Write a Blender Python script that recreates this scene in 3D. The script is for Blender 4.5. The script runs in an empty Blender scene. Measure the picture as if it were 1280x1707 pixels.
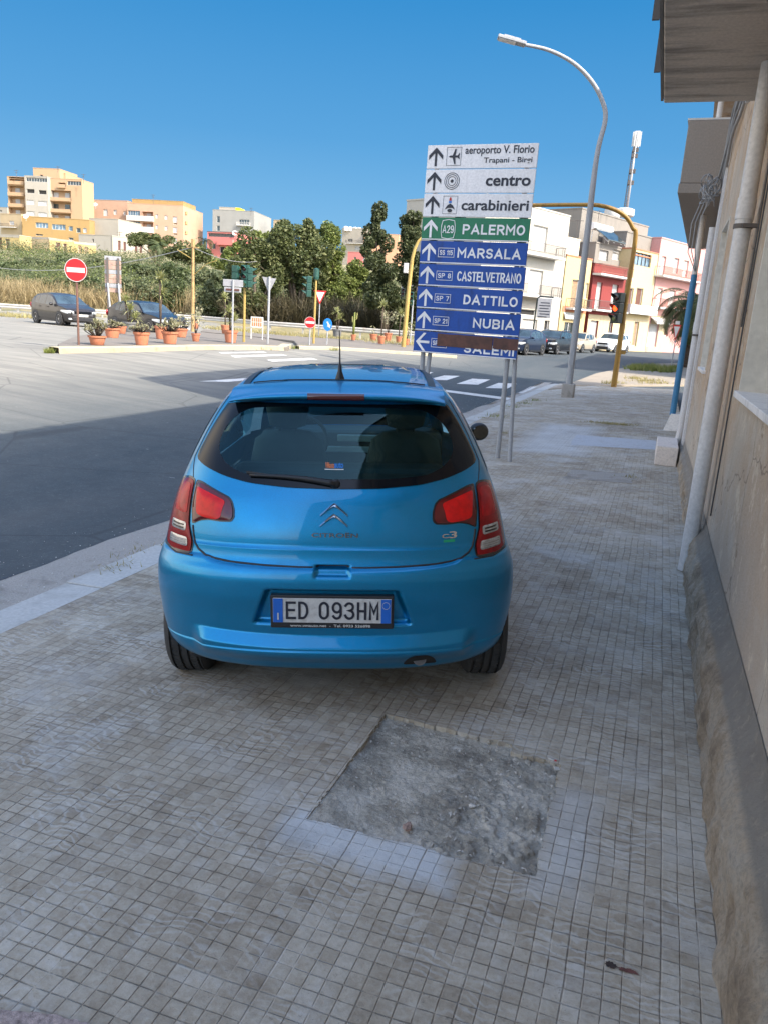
import bpy, bmesh, math, random
import numpy as np
from math import sin, cos, tan, pi, radians, atan2, sqrt, floor
from mathutils import Vector, Matrix, noise
RAD = radians
random.seed(7)
scene = bpy.context.scene
COL = scene.collection

# ------------------------------------------------------------------ camera, sky, sun, exposure
F_PX = 1282.0; EYE = 1.80; PITCH = RAD(14.1); ROLL = RAD(3.8); YAW = RAD(18.6)
FWD0 = Vector((-sin(YAW), cos(YAW), 0)); RT0 = Vector((cos(YAW), sin(YAW), 0)); UPV = Vector((0, 0, 1))
CF = FWD0 * cos(PITCH) - UPV * sin(PITCH)
U0 = FWD0 * sin(PITCH) + UPV * cos(PITCH)
CR = RT0 * cos(ROLL) + U0 * sin(ROLL)
CU = U0 * cos(ROLL) - RT0 * sin(ROLL)
CAM = Vector((0, 0, EYE))
cd = bpy.data.cameras.new('camera'); cam = bpy.data.objects.new('camera', cd); COL.objects.link(cam)
cd.sensor_fit = 'VERTICAL'; cd.sensor_height = 24.0; cd.lens = 24.0 * F_PX / 1707.0
cd.clip_start = 0.05; cd.clip_end = 3000
m = Matrix((CR, CU, -CF)).transposed().to_4x4(); m.translation = CAM
cam.matrix_world = m
scene.camera = cam
SUN_AZ = RAD(108); SUN_EL = RAD(41)
w = bpy.data.worlds.new("World"); scene.world = w; w.use_nodes = True
nt = w.node_tree; bg = nt.nodes['Background']; sky = nt.nodes.new('ShaderNodeTexSky')
sky.sky_type = 'NISHITA'; sky.sun_disc = False; sky.sun_elevation = SUN_EL; sky.sun_rotation = SUN_AZ
sky.altitude = 0; sky.air_density = 1.0; sky.dust_density = 2.5; sky.ozone_density = 1.0
EXPO = 1.9; SKY_K = 0.15
# deep blue low ahead, Nishita overhead; glow added behind and left to lift shade
_tc = nt.nodes.new('ShaderNodeTexCoord'); _sx = nt.nodes.new('ShaderNodeSeparateXYZ'); nt.links.new(_tc.outputs['Generated'], _sx.inputs[0])
_rp = nt.nodes.new('ShaderNodeValToRGB'); _e = _rp.color_ramp.elements
for _ in range(3): _e.new(.5)
for _i, (_p, _c) in enumerate([(0.0, (.34, .62, .89)), (.08, (.235, .53, .84)), (.2, (.11, .385, .745)), (.34, (.042, .285, .655)), (1, (.04, .27, .64))]):
    _e[_i].position = _p; _e[_i].color = (*_c, 1)
nt.links.new(_sx.outputs[2], _rp.inputs[0])
_vm = nt.nodes.new('ShaderNodeVectorMath'); _vm.operation = 'SCALE'; nt.links.new(_rp.outputs[0], _vm.inputs[0]); _vm.inputs['Scale'].default_value = 1 / (2 ** EXPO * SKY_K)
_mr = nt.nodes.new('ShaderNodeMapRange'); _mr.interpolation_type = 'SMOOTHSTEP'; _mr.inputs[1].default_value = .36; _mr.inputs[2].default_value = .62; nt.links.new(_sx.outputs[2], _mr.inputs[0])
_dt = nt.nodes.new('ShaderNodeVectorMath'); _dt.operation = 'DOT_PRODUCT'; nt.links.new(_tc.outputs['Generated'], _dt.inputs[0]); _dt.inputs[1].default_value = tuple(FWD0)
_m2 = nt.nodes.new('ShaderNodeMapRange'); _m2.interpolation_type = 'SMOOTHSTEP'; _m2.inputs[1].default_value = .74; _m2.inputs[2].default_value = .35; nt.links.new(_dt.outputs['Value'], _m2.inputs[0])
_mxx = nt.nodes.new('ShaderNodeMath'); _mxx.operation = 'MAXIMUM'; nt.links.new(_mr.outputs[0], _mxx.inputs[0]); nt.links.new(_m2.outputs[0], _mxx.inputs[1])
_mx = nt.nodes.new('ShaderNodeMix'); _mx.data_type = 'RGBA'; nt.links.new(_mxx.outputs[0], _mx.inputs[0]); nt.links.new(_vm.outputs[0], _mx.inputs[6])
_v2 = nt.nodes.new('ShaderNodeVectorMath'); _v2.operation = 'MULTIPLY'; nt.links.new(_vm.outputs[0], _v2.inputs[0]); _v2.inputs[1].default_value = (2.6, 1.5, 1.15)
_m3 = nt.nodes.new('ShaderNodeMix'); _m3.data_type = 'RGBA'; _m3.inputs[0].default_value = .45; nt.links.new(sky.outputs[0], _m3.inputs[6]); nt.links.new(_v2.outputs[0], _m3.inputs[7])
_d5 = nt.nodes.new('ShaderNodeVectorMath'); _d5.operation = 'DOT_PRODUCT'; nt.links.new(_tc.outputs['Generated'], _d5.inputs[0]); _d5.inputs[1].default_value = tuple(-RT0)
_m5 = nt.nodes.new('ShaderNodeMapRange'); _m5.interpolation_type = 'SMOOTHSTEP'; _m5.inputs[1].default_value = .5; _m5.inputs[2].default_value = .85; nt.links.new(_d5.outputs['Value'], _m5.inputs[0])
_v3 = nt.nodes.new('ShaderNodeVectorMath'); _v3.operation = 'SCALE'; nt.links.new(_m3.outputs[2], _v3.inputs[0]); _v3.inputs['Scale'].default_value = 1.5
_m6 = nt.nodes.new('ShaderNodeMix'); _m6.data_type = 'RGBA'; nt.links.new(_m5.outputs[0], _m6.inputs[0]); nt.links.new(_v3.outputs[0], _m6.inputs[6]); _m6.inputs[7].default_value = tuple(c / (2 ** EXPO * SKY_K) for c in (2.3, 2.05, 1.75)) + (1,)  # warm glow added left of the view, fill light for the shaded walls
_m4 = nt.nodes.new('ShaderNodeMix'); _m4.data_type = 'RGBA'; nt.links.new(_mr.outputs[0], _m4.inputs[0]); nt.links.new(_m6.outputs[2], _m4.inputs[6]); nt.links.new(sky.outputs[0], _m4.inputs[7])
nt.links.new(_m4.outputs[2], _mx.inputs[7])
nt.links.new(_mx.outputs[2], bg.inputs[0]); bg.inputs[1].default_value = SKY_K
sl = bpy.data.lights.new('sun', 'SUN'); so = bpy.data.objects.new('sun', sl); COL.objects.link(so)
sl.energy = 2.0; sl.angle = RAD(0.53); sl.color = (1.0, 0.92, 0.80)
sdir = Vector((sin(SUN_AZ) * cos(SUN_EL), cos(SUN_AZ) * cos(SUN_EL), sin(SUN_EL)))
so.rotation_euler = sdir.to_track_quat('Z', 'Y').to_euler(); so.location = (20, 0, 40)
scene.view_settings.view_transform = 'Standard'; scene.view_settings.look = 'None'
scene.view_settings.exposure = EXPO; scene.view_settings.gamma = 1.0
scene.render.engine = 'CYCLES'

# ------------------------------------------------------------------ geometry of the place
def ray(px, py):
    return CF + CR * ((px - 640) / F_PX) - CU * ((py - 853.5) / F_PX)
def P(px, py, d):
    return CAM + ray(px, py) * d
def sm(a, b, x):
    t = min(1, max(0, (x - a) / (b - a))); return t * t * (3 - 2 * t)
def z_pave(x): return 0.035 * (x + 1.4)
def z_road(x, y):
    return -0.14 + 0.30 * sm(14, 60, y) + 0.45 * sm(5, 16, -x) * (1 - 0.35 * sm(28, 45, y))
HV = [(0, 0), (52, 0), (62, .6), (80, 1.8), (110, 4.2), (150, 9.0), (190, 13.0), (260, 16.5), (400, 20), (3000, 40)]
def z_gr(x, y):
    u = x * RT0.x + y * RT0.y; v = x * FWD0.x + y * FWD0.y
    z = z_road(x, y)
    if v > 52:
        k = 1 - sm(0.02, 0.13, u / v)
        z += k * float(np.interp(v, [a for a, b in HV], [b for a, b in HV]))
    return z
def G(px, py, dz=0.0, f=z_gr):
    r = ray(px, py); t = 1.0
    for i in range(4000):
        p = CAM + r * t
        if p.z <= f(p.x, p.y) + dz: break
        t *= 1.004
    lo, hi = t / 1.004, t
    for i in range(20):
        mid = (lo + hi) / 2; p = CAM + r * mid
        if p.z <= f(p.x, p.y) + dz: hi = mid
        else: lo = mid
    return CAM + r * hi
def GP(px, py): return G(px, py, 0, lambda x, y: z_pave(x))
def VP(px, py, base):
    """point above/beside base on the upright plane through base that faces the camera"""
    r = ray(px, py); n = FWD0
    t = (base - CAM).dot(n) / r.dot(n)
    return CAM + r * t
def depth(p): return (p - CAM).dot(CF)

# ------------------------------------------------------------------ mesh helpers
def link(o): COL.objects.link(o); return o
def tag(o, label=None, cat=None, group=None, kind=None):
    if label: o['label'] = label
    if cat: o['category'] = cat
    if group: o['group'] = group
    if kind: o['kind'] = kind
    return o
def thing(name, label, cat, loc=(0, 0, 0), rz=0.0, group=None):
    o = bpy.data.objects.new(name, None); link(o); o.location = loc; o.rotation_euler = (0, 0, rz)
    o.empty_display_size = 0.2
    return tag(o, label, cat, group)
def pmat(o):
    mm = Matrix.Translation(o.location) @ o.rotation_euler.to_matrix().to_4x4()
    return pmat(o.parent) @ mm if o.parent and not o.get('_w') else mm
class MB:
    def __init__(s): s.v = []; s.f = []
    def add(s, vs, fs):
        b = len(s.v); s.v += [tuple(v) for v in vs]; s.f += [tuple(i + b for i in f) for f in fs]; return s
    def box(s, x0, x1, y0, y1, z0, z1, M=None):
        vs = [Vector((x, y, z)) for x in (x0, x1) for y in (y0, y1) for z in (z0, z1)]
        if M is not None: vs = [M @ v for v in vs]
        return s.add(vs, [(0, 1, 3, 2), (4, 6, 7, 5), (0, 4, 5, 1), (2, 3, 7, 6), (0, 2, 6, 4), (1, 5, 7, 3)])
    def tube(s, pts, r, n=8, cap=True):
        pts = [Vector(p) for p in pts]; k = len(pts)
        rs = r if isinstance(r, (list, tuple)) else [r] * k
        b = len(s.v); up = None
        for i, p in enumerate(pts):
            t = (pts[min(i + 1, k - 1)] - pts[max(i - 1, 0)])
            t = t.normalized() if t.length > 1e-9 else Vector((0, 0, 1))
            if up is None:
                up = Vector((0, 0, 1)) if abs(t.z) < .9 else Vector((1, 0, 0))
            a = t.cross(up).normalized(); c = a.cross(t).normalized(); up = c
            for j in range(n):
                an = 2 * pi * j / n
                s.v.append(tuple(p + (a * cos(an) + c * sin(an)) * rs[i]))
        for i in range(k - 1):
            for j in range(n):
                j2 = (j + 1) % n
                s.f.append((b + i * n + j, b + i * n + j2, b + (i + 1) * n + j2, b + (i + 1) * n + j))
        if cap:
            s.f.append(tuple(b + j for j in range(n))[::-1]); s.f.append(tuple(b + (k - 1) * n + j for j in range(n)))
        return s
    def lathe(s, prof, n=24, M=None):
        b = len(s.v); k = len(prof)
        for (r, z) in prof:
            for j in range(n):
                a = 2 * pi * j / n; v = Vector((r * cos(a), r * sin(a), z))
                s.v.append(tuple(M @ v if M is not None else v))
        for i in range(k - 1):
            for j in range(n):
                j2 = (j + 1) % n
                s.f.append((b + i * n + j, b + i * n + j2, b + (i + 1) * n + j2, b + (i + 1) * n + j))
        if prof[0][0] > 1e-6: s.f.append(tuple(b + j for j in range(n))[::-1])
        if prof[-1][0] > 1e-6: s.f.append(tuple(b + (k - 1) * n + j for j in range(n)))
        return s
    def prism(s, poly, y0, y1, M=None):
        """polygon in x,z extruded along y"""
        n = len(poly)
        vs = [Vector((x, y, z)) for y in (y0, y1) for (x, z) in poly]
        if M is not None: vs = [M @ v for v in vs]
        return s.add(vs, [tuple(range(n))[::-1], tuple(range(n, 2 * n))] + [(i, (i + 1) % n, n + (i + 1) % n, n + i) for i in range(n)])
    def grid(s, rows, close=False):
        b = len(s.v); n = len(rows[0])
        for r in rows: s.v += [tuple(p) for p in r]
        for i in range(len(rows) - 1):
            for j in range(n if close else n - 1):
                j2 = (j + 1) % n
                s.f.append((b + i * n + j, b + i * n + j2, b + (i + 1) * n + j2, b + (i + 1) * n + j))
        return s
    def ball(s, c, rx, ry=None, rz=None, n=10, k=7):
        ry = ry or rx; rz = rz or rx
        return s.lathe([(max(1e-7, sin(pi * i / k)), -cos(pi * i / k)) for i in range(k + 1)], n,
                       Matrix.Translation(c) @ Matrix.Diagonal((rx, ry, rz, 1)))
    def build(s, name, mat, parent=None, smooth=False, world=False, bevel=0, sharp=None, fix=True):
        me = bpy.data.meshes.new(name); me.from_pydata(s.v, [], s.f); me.validate()
        if fix:
            bm = bmesh.new(); bm.from_mesh(me)
            bmesh.ops.recalc_face_normals(bm, faces=bm.faces); bm.to_mesh(me); bm.free()
        me.materials.append(mat)
        o = bpy.data.objects.new(name, me); link(o)
        if smooth:
            me.shade_smooth()
            if sharp: me.set_sharp_from_angle(angle=RAD(sharp))
        if parent is not None:
            o.parent = parent
            if world:
                o.matrix_parent_inverse = wm(parent).inverted()
        if bevel:
            bv = o.modifiers.new('bevel', 'BEVEL'); bv.width = bevel; bv.segments = 2; bv.limit_method = 'ANGLE'; bv.angle_limit = RAD(40)
        return o
def cat_path(pts, k=6):
    pts = [Vector(p) for p in pts]; out = []
    for i in range(len(pts) - 1):
        p0 = pts[max(0, i - 1)]; p1 = pts[i]; p2 = pts[i + 1]; p3 = pts[min(len(pts) - 1, i + 2)]
        for j in range(k):
            t = j / k; out.append(.5 * ((2 * p1) + (p2 - p0) * t + (2 * p0 - 5 * p1 + 4 * p2 - p3) * t * t + (3 * p1 - p0 - 3 * p2 + p3) * t ** 3))
    out.append(pts[-1]); return out
def rs_path(rs, k=6):
    out = []
    for i in range(len(rs) - 1): out += [rs[i] + (rs[i + 1] - rs[i]) * j / k for j in range(k)]
    return out + [rs[-1]]
def wm(o):
    loc = Matrix.Translation(o.location) @ o.rotation_euler.to_matrix().to_4x4() @ Matrix.Diagonal((*o.scale, 1))
    if o.parent: return wm(o.parent) @ o.matrix_parent_inverse @ loc
    return loc
def struct(o, label=None): o['kind'] = 'structure'; return o
GL_ = {}
def _arc(cx, cy, rx, ry, a0, a1, n=10): return [(cx + rx * cos(RAD(a0 + (a1 - a0) * i / n)), cy + ry * sin(RAD(a0 + (a1 - a0) * i / n))) for i in range(n + 1)]
GL_['P'] = (.60, [[(0, 0), (0, 1)], [(0, 1), (.32, 1)] + _arc(.32, .73, .28, .27, 90, -90) + [(0, .46)]])
GL_['A'] = (.74, [[(0, 0), (.37, 1), (.74, 0)], [(.14, .30), (.60, .30)]])
GL_['L'] = (.50, [[(0, 1), (0, 0), (.50, 0)]])
GL_['E'] = (.54, [[(.54, 1), (0, 1), (0, 0), (.54, 0)], [(0, .52), (.48, .52)]])
GL_['R'] = (.62, [[(0, 0), (0, 1), (.32, 1)] + _arc(.32, .74, .28, .26, 90, -90) + [(0, .48)], [(.30, .48), (.62, 0)]])
GL_['M'] = (.78, [[(0, 0), (0, 1), (.39, .38), (.78, 1), (.78, 0)]])
GL_['O'] = (.70, [_arc(.35, .5, .35, .5, 90, 450, 28)])
GL_['D'] = (.62, [[(0, 0), (0, 1), (.22, 1)] + _arc(.22, .5, .40, .5, 90, -90, 14) + [(0, 0)]])
GL_['T'] = (.60, [[(0, 1), (.60, 1)], [(.30, 1), (.30, 0)]])
GL_['I'] = (.02, [[(0, 0), (0, 1)]])
GL_['N'] = (.64, [[(0, 0), (0, 1), (.64, 0), (.64, 1)]])
GL_['U'] = (.62, [[(0, 1), (0, .32)] + _arc(.31, .31, .31, .31, 180, 360, 12) + [(.62, 1)]])
GL_['B'] = (.60, [[(0, .52), (.32, .52)] + _arc(.32, .76, .25, .24, -90, 90) + [(0, 1), (0, 0), (.33, 0)] + _arc(.33, .26, .27, .26, -90, 90) + [(.3, .52)]])
GL_['S'] = (.56, [_arc(.28, .75, .27, .25, 25, 180, 8) + _arc(.28, .75, .27, .25, 180, 255, 4) + _arc(.28, .26, .28, .26, 75, -155, 12)])
GL_['C'] = (.62, [_arc(.36, .5, .36, .5, 48, 312, 20)])
GL_['V'] = (.70, [[(0, 1), (.35, 0), (.70, 1)]])
GL_['H'] = (.62, [[(0, 0), (0, 1)], [(.62, 0), (.62, 1)], [(0, .5), (.62, .5)]])
GL_['0'] = (.56, [[(0, .28), (0, .72)] + _arc(.28, .72, .28, .28, 180, 0, 10) + [(.56, .28)] + _arc(.28, .28, .28, .28, 0, -180, 10)])
GL_['1'] = (.22, [[(0, .78), (.22, 1), (.22, 0)]])
GL_['2'] = (.54, [_arc(.27, .73, .27, .27, 170, -30, 10) + [(0, 0), (.56, 0)]])
GL_['3'] = (.54, [_arc(.26, .76, .26, .24, 160, -80, 10) + [(.24, .53)] + _arc(.27, .27, .28, .27, 80, -165, 12)])
GL_['5'] = (.54, [[(.50, 1), (.06, 1), (.03, .55)] + _arc(.27, .33, .28, .33, 120, -155, 12)])
GL_['6'] = (.54, [_arc(.27, .30, .27, .30, 150, 510, 20), [(.02, .38), (.40, 1)]])
GL_['7'] = (.54, [[(0, 1), (.54, 1), (.16, 0)]])
GL_['8'] = (.56, [_arc(.28, .75, .24, .25, 90, 450, 18), _arc(.28, .26, .28, .26, 90, 450, 18)])
GL_['9'] = (.56, [_arc(.28, .70, .28, .30, -60, 300, 20), [(.56, .70), (.56, .30)] + _arc(.28, .28, .28, .28, 0, -150, 8)])
GL_[' '] = (.22, [])
def stroke_text(body, x0, x1, z0, z1, y=0.0, depth_=.002, sw=.02):
    """even-width capitals fitted to a box in the x,z plane, facing -y"""
    H = z1 - z0 - sw; gap = .34; tot = sum(GL_[c][0] for c in body) + gap * (len(body) - 1)
    kx = (x1 - x0 - sw) / tot if tot > .1 else H; vs = []; fs = []; x = x0 + sw / 2; q = 0
    for c in body:
        w_, st = GL_[c]
        for pl in st:
            pts = []
            for a, b in pl:
                p_ = Vector((x + a * kx, z0 + sw / 2 + b * H))
                if not pts or (p_ - pts[-1]).length > sw * .02: pts.append(p_)
            n = len(pts); L = []; R = []
            closed = (pts[0] - pts[-1]).length < sw * .03
            for i, p in enumerate(pts):
                a = pts[i - 1] if i else (pts[-2] if closed else None); b = pts[i + 1] if i < n - 1 else (pts[1] if closed else None)
                if a is None: d1 = d2 = (b - p).normalized()
                elif b is None: d1 = d2 = (p - a).normalized()
                else: d1 = (p - a).normalized(); d2 = (b - p).normalized()
                n1 = Vector((-d1.y, d1.x)); n2 = Vector((-d2.y, d2.x)); m_ = n1 + n2
                m_ = m_.normalized() if m_.length > 1e-6 else n1
                k = min(2.2, 1 / max(.2, m_.dot(n1))) * sw / 2
                e = Vector((0, 0))
                if a is None: e = -d2 * sw / 2 * (0 if closed else 1)
                if b is None: e = d1 * sw / 2 * (0 if closed else 1)
                L.append(p + m_ * k + e); R.append(p - m_ * k + e)
            yy = y - depth_ - .00015 * q; q = (q + 1) % 4
            b0 = len(vs)
            for l_, r_ in zip(L, R): vs += [Vector((l_.x, yy, l_.y)), Vector((r_.x, yy, r_.y)), Vector((l_.x, y, l_.y)), Vector((r_.x, y, r_.y))]
            for i in range(n - 1):
                a = b0 + i * 4; b = a + 4; fs += [(a, a + 1, b + 1, b), (a, b, b + 2, a + 2), (a + 1, a + 3, b + 3, b + 1)]
            fs += [(b0, b0 + 2, b0 + 3, b0 + 1), (b0 + (n - 1) * 4, b0 + (n - 1) * 4 + 1, b0 + (n - 1) * 4 + 3, b0 + (n - 1) * 4 + 2)]
        x += (w_ + gap) * kx
    return vs, fs
def text_mb(body, x0, x1, z0, z1, y=0.0, depth_=0.002, bold=0.0, M=None, spacing=1.0):
    """lettering fitted to a box in the x,z plane, facing -y"""
    cu = bpy.data.curves.new('t', 'FONT'); cu.body = body; cu.size = 1; cu.offset = bold; cu.extrude = 0.01; cu.space_character = spacing
    cu.resolution_u = 4
    ob = bpy.data.objects.new('t', cu); link(ob)
    dg = bpy.context.evaluated_depsgraph_get()
    me = bpy.data.meshes.new_from_object(ob.evaluated_get(dg))
    vs = [v.co.copy() for v in me.vertices]; fs = [tuple(p.vertices) for p in me.polygons]
    bpy.data.objects.remove(ob); bpy.data.curves.remove(cu); bpy.data.meshes.remove(me)
    ax = min(v.x for v in vs); bx = max(v.x for v in vs); ay = min(v.y for v in vs); by = max(v.y for v in vs)
    out = []
    for v in vs:
        q = Vector((x0 + (v.x - ax) / (bx - ax) * (x1 - x0), y - (depth_ if v.z > 0 else 0), z0 + (v.y - ay) / (by - ay) * (z1 - z0)))
        out.append(M @ q if M is not None else q)
    return out, fs

# ------------------------------------------------------------------ materials
def new_mat(name):
    mt = bpy.data.materials.new(name); mt.use_nodes = True
    return mt, mt.node_tree, mt.node_tree.nodes['Principled BSDF']
def N(nt, t, **k):
    n = nt.nodes.new(t)
    for a, b in k.items(): setattr(n, a, b)
    return n
def coords(nt, out='Object', scale=None, rot=None):
    tc = N(nt, 'ShaderNodeTexCoord'); mp = N(nt, 'ShaderNodeMapping')
    nt.links.new(tc.outputs[out], mp.inputs[0])
    if scale: mp.inputs['Scale'].default_value = scale
    if rot: mp.inputs['Rotation'].default_value = rot
    return mp.outputs[0]
def noise_n(nt, vec, scale, detail=4, rough=.55):
    n = N(nt, 'ShaderNodeTexNoise'); n.inputs['Scale'].default_value = scale; n.inputs['Detail'].default_value = detail
    n.inputs['Roughness'].default_value = rough
    nt.links.new(vec, n.inputs['Vector']); return n.outputs['Fac']
def ramp(nt, fac, stops):
    r = N(nt, 'ShaderNodeValToRGB'); e = r.color_ramp.elements
    while len(e) < len(stops): e.new(0.5)
    for i, (p, c) in enumerate(stops):
        e[i].position = p; e[i].color = (*c, 1) if len(c) == 3 else c
    nt.links.new(fac, r.inputs[0]); return r.outputs[0]
def mix(nt, fac, a, b, mode='MIX'):
    mx = N(nt, 'ShaderNodeMix', data_type='RGBA', blend_type=mode)
    for i, s_ in ((6, a), (7, b)):
        if hasattr(s_, 'links') or hasattr(s_, 'is_output'): nt.links.new(s_, mx.inputs[i])
        else: mx.inputs[i].default_value = (*s_, 1)
    if hasattr(fac, 'is_output'): nt.links.new(fac, mx.inputs[0])
    else: mx.inputs[0].default_value = fac
    return mx.outputs[2]
def math_n(nt, op, a, b=None, c=None):
    n = N(nt, 'ShaderNodeMath', operation=op)
    for i, s_ in enumerate((a, b, c)):
        if s_ is None: continue
        if hasattr(s_, 'is_output'): nt.links.new(s_, n.inputs[i])
        else: n.inputs[i].default_value = s_
    return n.outputs[0]
def bump(nt, bs, h, strength=.3, dist=.01):
    b = N(nt, 'ShaderNodeBump'); b.inputs['Strength'].default_value = strength; b.inputs['Distance'].default_value = dist
    nt.links.new(h, b.inputs['Height']); nt.links.new(b.outputs[0], bs.inputs['Normal']); return b
def plain(name, col, rough=.6, metal=0, var=.12, scale=6, coat=0, spec=None, bumpk=0, out='Object'):
    mt, nt, bs = new_mat(name)
    v = coords(nt, out); n = noise_n(nt, v, scale, 5, .6)
    a = tuple(max(0, c * (1 - var)) for c in col); b = tuple(min(1, c * (1 + var)) for c in col)
    nt.links.new(ramp(nt, n, [(.3, a), (.7, b)]), bs.inputs['Base Color'])
    bs.inputs['Roughness'].default_value = rough; bs.inputs['Metallic'].default_value = metal
    bs.inputs['Coat Weight'].default_value = coat
    if spec is not None: bs.inputs['Specular IOR Level'].default_value = spec
    if bumpk: bump(nt, bs, noise_n(nt, v, scale * 6, 4), bumpk, .01)
    return mt
def stained(name, col, dirt, rough=.85, scale=1.0, amt=.5, streak=True, bumpk=.25, fine=40):
    """painted / plastered wall with blotches and vertical streaks of its own"""
    mt, nt, bs = new_mat(name)
    v = coords(nt); n1 = noise_n(nt, v, scale, 6, .6)
    v2 = coords(nt, scale=(scale * 3, scale * 3, scale * (.35 if streak else 3))); n2 = noise_n(nt, v2, 1.0, 5, .6)
    n3 = noise_n(nt, v, fine, 4, .6)
    base = ramp(nt, n3, [(.3, tuple(c * .86 for c in col)), (.7, tuple(min(1, c * 1.1) for c in col))])
    f = math_n(nt, 'MULTIPLY', math_n(nt, 'MULTIPLY', n1, n2), 1.0)
    f = ramp(nt, f, [(.26, (0, 0, 0)), (.42, (amt, amt, amt))])
    nt.links.new(mix(nt, f, base, dirt), bs.inputs['Base Color'])
    bs.inputs['Roughness'].default_value = rough
    if bumpk: bump(nt, bs, n3, bumpk, .02)
    return mt
def glassy(name, col=(.02, .03, .035), rough=.05, spec=.8):
    mt, nt, bs = new_mat(name)
    v = coords(nt); n = noise_n(nt, v, 1.3, 3)
    nt.links.new(ramp(nt, n, [(.35, tuple(c * .6 for c in col)), (.65, tuple(c * 1.5 for c in col))]), bs.inputs['Base Color'])
    bs.inputs['Roughness'].default_value = rough; bs.inputs['Specular IOR Level'].default_value = spec
    return mt
def leafy(name, a, b, c=None, scale=.9, rough=.55, trans=.25):
    mt, nt, bs = new_mat(name)
    v = coords(nt); n = noise_n(nt, v, scale, 6, .75)
    gi = N(nt, 'ShaderNodeNewGeometry')
    rr = math_n(nt, 'MULTIPLY_ADD', gi.outputs['Random Per Island'], .5, math_n(nt, 'MULTIPLY', n, .6))
    c = c or tuple(min(1, x * 1.5) for x in b)
    nt.links.new(ramp(nt, rr, [(.25, a), (.55, b), (.85, c)]), bs.inputs['Base Color'])
    bs.inputs['Roughness'].default_value = rough; bs.inputs['Specular IOR Level'].default_value = .35
    tr = N(nt, 'ShaderNodeBsdfTranslucent'); tr.inputs[0].default_value = (*tuple(min(1, x * 1.4) for x in b), 1)
    ms = N(nt, 'ShaderNodeMixShader'); ms.inputs[0].default_value = trans
    out = nt.nodes['Material Output']
    nt.links.new(bs.outputs[0], ms.inputs[1]); nt.links.new(tr.outputs[0], ms.inputs[2]); nt.links.new(ms.outputs[0], out.inputs[0])
    return mt
def emis(name, col, s):
    mt, nt, bs = new_mat(name); bs.inputs['Base Color'].default_value = (*col, 1)
    bs.inputs['Emission Color'].default_value = (*col, 1); bs.inputs['Emission Strength'].default_value = s
    return mt

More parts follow.
